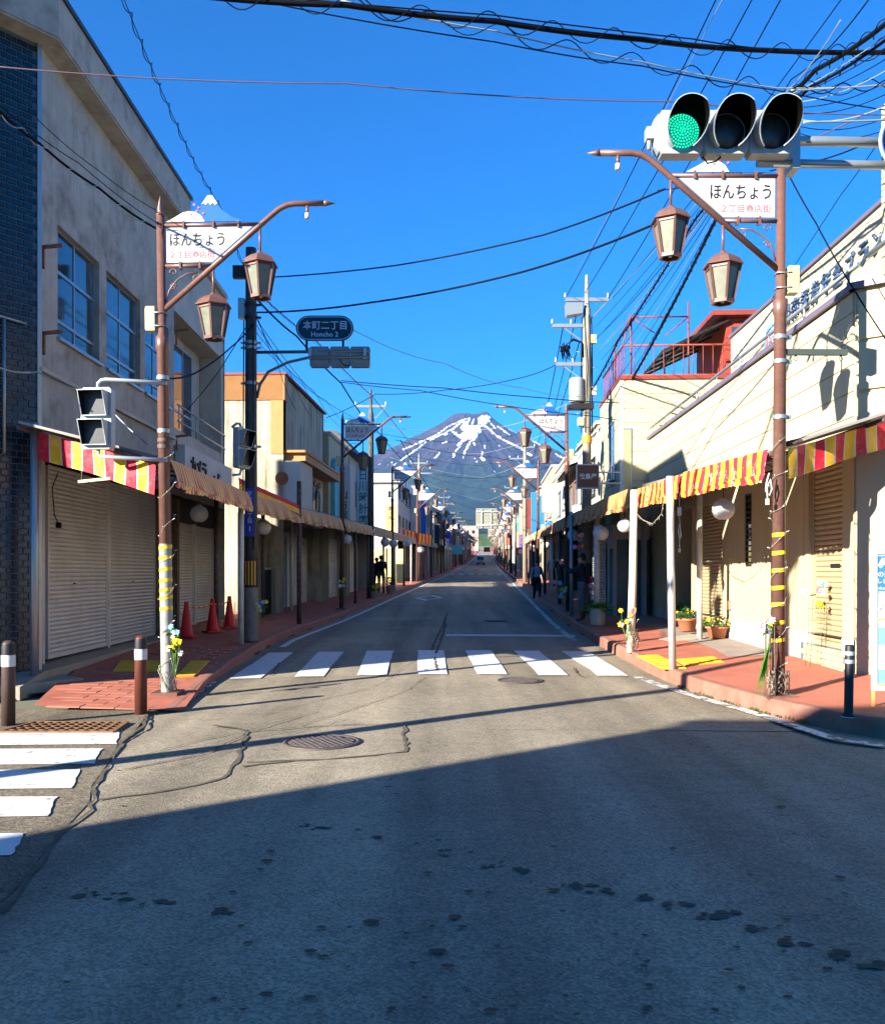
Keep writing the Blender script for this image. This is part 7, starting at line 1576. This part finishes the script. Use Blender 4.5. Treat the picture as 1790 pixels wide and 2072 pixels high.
paper_lantern("white paper lantern before the narrow left shutters", 403, 1040, 17.6, .35); paper_lantern("white paper lantern behind the dark utility pole", 532, 1067, 21, .38); paper_lantern("white paper lantern under the striped left canopy", 645, 1056, 26.4, .44); paper_lantern("paper lantern by the second left lamp", 701, 1092, 30, .36)
for k, (px, py, Y_) in enumerate(((779, 1097, 41), (796, 1100, 43), (824, 1100, 49), (851, 1112, 57), (1104, 1103, 44), (1080, 1102, 52))): paper_lantern(f"{ORD[k]} of the small far paper lanterns under the canopies", px, py, Y_, .42)
def cylinder_light(): pass
# hanging socket cable on the right
t = thing('hanging_cable', "white extension lead hanging in a loop from the worn canopy", 'cable', at(1374, 1010, 13.0)); MB().tube([(0, 0, .1), (0, 0, -.12)], .004, 5).build('cord', WHITE, t); MB().box(-.025, .025, -.02, .02, -.24, -.12).build('socket', WHITE, t); MB().tube([(0, 0, -.24), (.01, 0, -.4), (.03, 0, -.55), (.0, 0, -.58), (-.02, 0, -.45), (.0, 0, -.36), (.012, 0, -.5), (.0, 0, -.64), (.004, 0, -.72)], .007, 5).lathe([(.015, -.78), (.022, -.74), (.01, -.71)], 8).build('lead', WHITE, t)
t = thing('hanging_cable', "white plug lead coiled on the near right lamp pole", 'cable', at(1556, 975, 10.05)); MB().tube([(0, 0, .1), (-.03, 0, 0), (-.04, 0, -.1), (.0, 0, -.16), (.03, 0, -.08), (.01, 0, .03), (-.025, 0, -.06), (-.02, 0, -.2)], .009, 6).build('lead', WHITE, t); MB().box(-.04, -.005, -.012, .012, -.26, -.19).build('plug', WHITE, t)
t = thing('wooden_slat', "pale wooden slat hanging below the left corner banner", 'slat', at(205, 970, 11.6)); sl_ = MB().box(-.30, .30, -.02, .02, -.018, .018).build('slat', mat('pale_wood', C('d6c9a0'), .7, var=.1), t); sl_.rotation_euler = (0, R(-6), 0); MB().tube([(-.26, 0, 0), (-.25, 0, .25)], .004, 4).build('cord', CABLEG, t)
t = thing('hanging_cable', "dark cable with plug hanging behind the left corner banner", 'cable', at(186, 985, 12.4)); t.location = at(110, 1000, 12.6); MB().tube([(.05, 0, .3), (-.03, 0, .1), (.0, 0, -.3), (.05, 0, -.4)], .008, 5).box(.03, .09, -.03, .03, -.48, -.4).build('lead', CABLE, t)

def fairy(label, base, r_, z0, z1, turns, tangle=0, seed=1):
    rnd = random.Random(seed); t = thing('fairy_lights', label, 'string lights', base); P = []; n_ = int(turns*14)
    for i in range(n_+1): a = 2*math.pi*turns*i/n_; z = z0 + (z1-z0)*i/n_ + .02*math.sin(a*1.7); P.append((r_*math.cos(a)*1.04, r_*math.sin(a)*1.04, z))
    g = MB().tube(P, .0032, 4)
    for k in range(tangle):
        a = rnd.random()*6.28; Q = []
        for q in range(10): a += rnd.uniform(.3, .9); rr_ = r_*rnd.uniform(1.02, 1.5); Q.append((rr_*math.cos(a), rr_*math.sin(a), rnd.uniform(.0, .34)))
        g.tube(Q, .0045, 4)
    g.build('wire', LIGHTW, t); b2 = MB()
    for i in range(0, len(P), 3): p = Vector(P[i]); d = Vector((p.x, p.y, .03)).normalized(); b2.tube([p, p + d*.035], .005, 4)
    b2.build('bulb_string', PAPER, t); return t
fairy("fairy lights wound up the left corner lamp pole", lampL.location, .085, .05, 3.1, 7, 4, 3); fairy("fairy lights wound thickly round the near right lamp", lampR.location, .085, .05, 3.0, 8, 7, 4); fairy("fairy light tangle round the foot of the roped post", (XX(1279, 15.3), 15.3, swr(15.3)), .08, .0, .5, 3, 9, 5); fairy("dark string lights on the canopy post behind the planter", (3.75, 21.5, swr(21.5)), .085, .3, 2.8, 9, 0, 6)
t = thing('fairy_lights', "fairy light string sagging from the roped post", 'string lights', at(1283, 1040, 15.3)); P = [at(1284, 1035, 15.3) , at(1300, 1052, 14.9), at(1320, 1060, 14.4), at(1338, 1040, 13.8), at(1345, 1000, 13.2)]; wb(MB().tube(P, .006, 4), 'wire', LIGHTW, t); g = MB()
for i in range(24): u = i/24*4; k = int(u); p = P[k].lerp(P[min(4, k+1)], u - k); g.tube([p, p + Vector((random.uniform(-.03, .03), random.uniform(-.03, .03), random.uniform(-.05, .01)))], .006, 4)
wb(g, 'bulb_string', LIGHTW, t)
# weeds along the kerbs
g = MB()
for k in range(420):
    if k % 3: y = random.choice([9.6, 10.2, 10.8, 11.5, 12.2, 21, 24, 30]) + random.uniform(-.25, .25); x = kr(max(9, y)) - .0 + random.uniform(-.03, .02)
    else: y = random.choice([12.3, 16.8, 17.9, 20.5, 22.6, 27]) + random.uniform(-.3, .3); x = kl(y) + random.uniform(-.02, .05)
    for q in range(2): leaf(g, (x, y, rz(x, y)), (random.uniform(-.6, .6), random.uniform(-.6, .6), 1.0), random.uniform(.015, .06), .005, .0)
tag(g.build('weeds', LEAFD), "weeds growing in the gutter along the kerbs", 'weeds', None, 'stuff')

# ------------------------------------------------------------------ hazy air
g = MB().box(-18000, 18000, -300, 19500, -2, 3300)
hz_m = bpy.data.materials.new('haze'); hz_m.use_nodes = True; n, l = hz_m.node_tree.nodes, hz_m.node_tree.links; n.remove(n["Principled BSDF"])
pv_ = n.new("ShaderNodeVolumePrincipled"); pv_.inputs['Color'].default_value = (.24, .50, 1.0, 1); pv_.inputs['Density'].default_value = 1.7e-5; pv_.inputs['Anisotropy'].default_value = .0
l.new(pv_.outputs[0], n["Material Output"].inputs['Volume']); ho = g.build('haze', hz_m); ho['kind'] = 'stuff'; ho['label'] = "thin blue haze in the air"
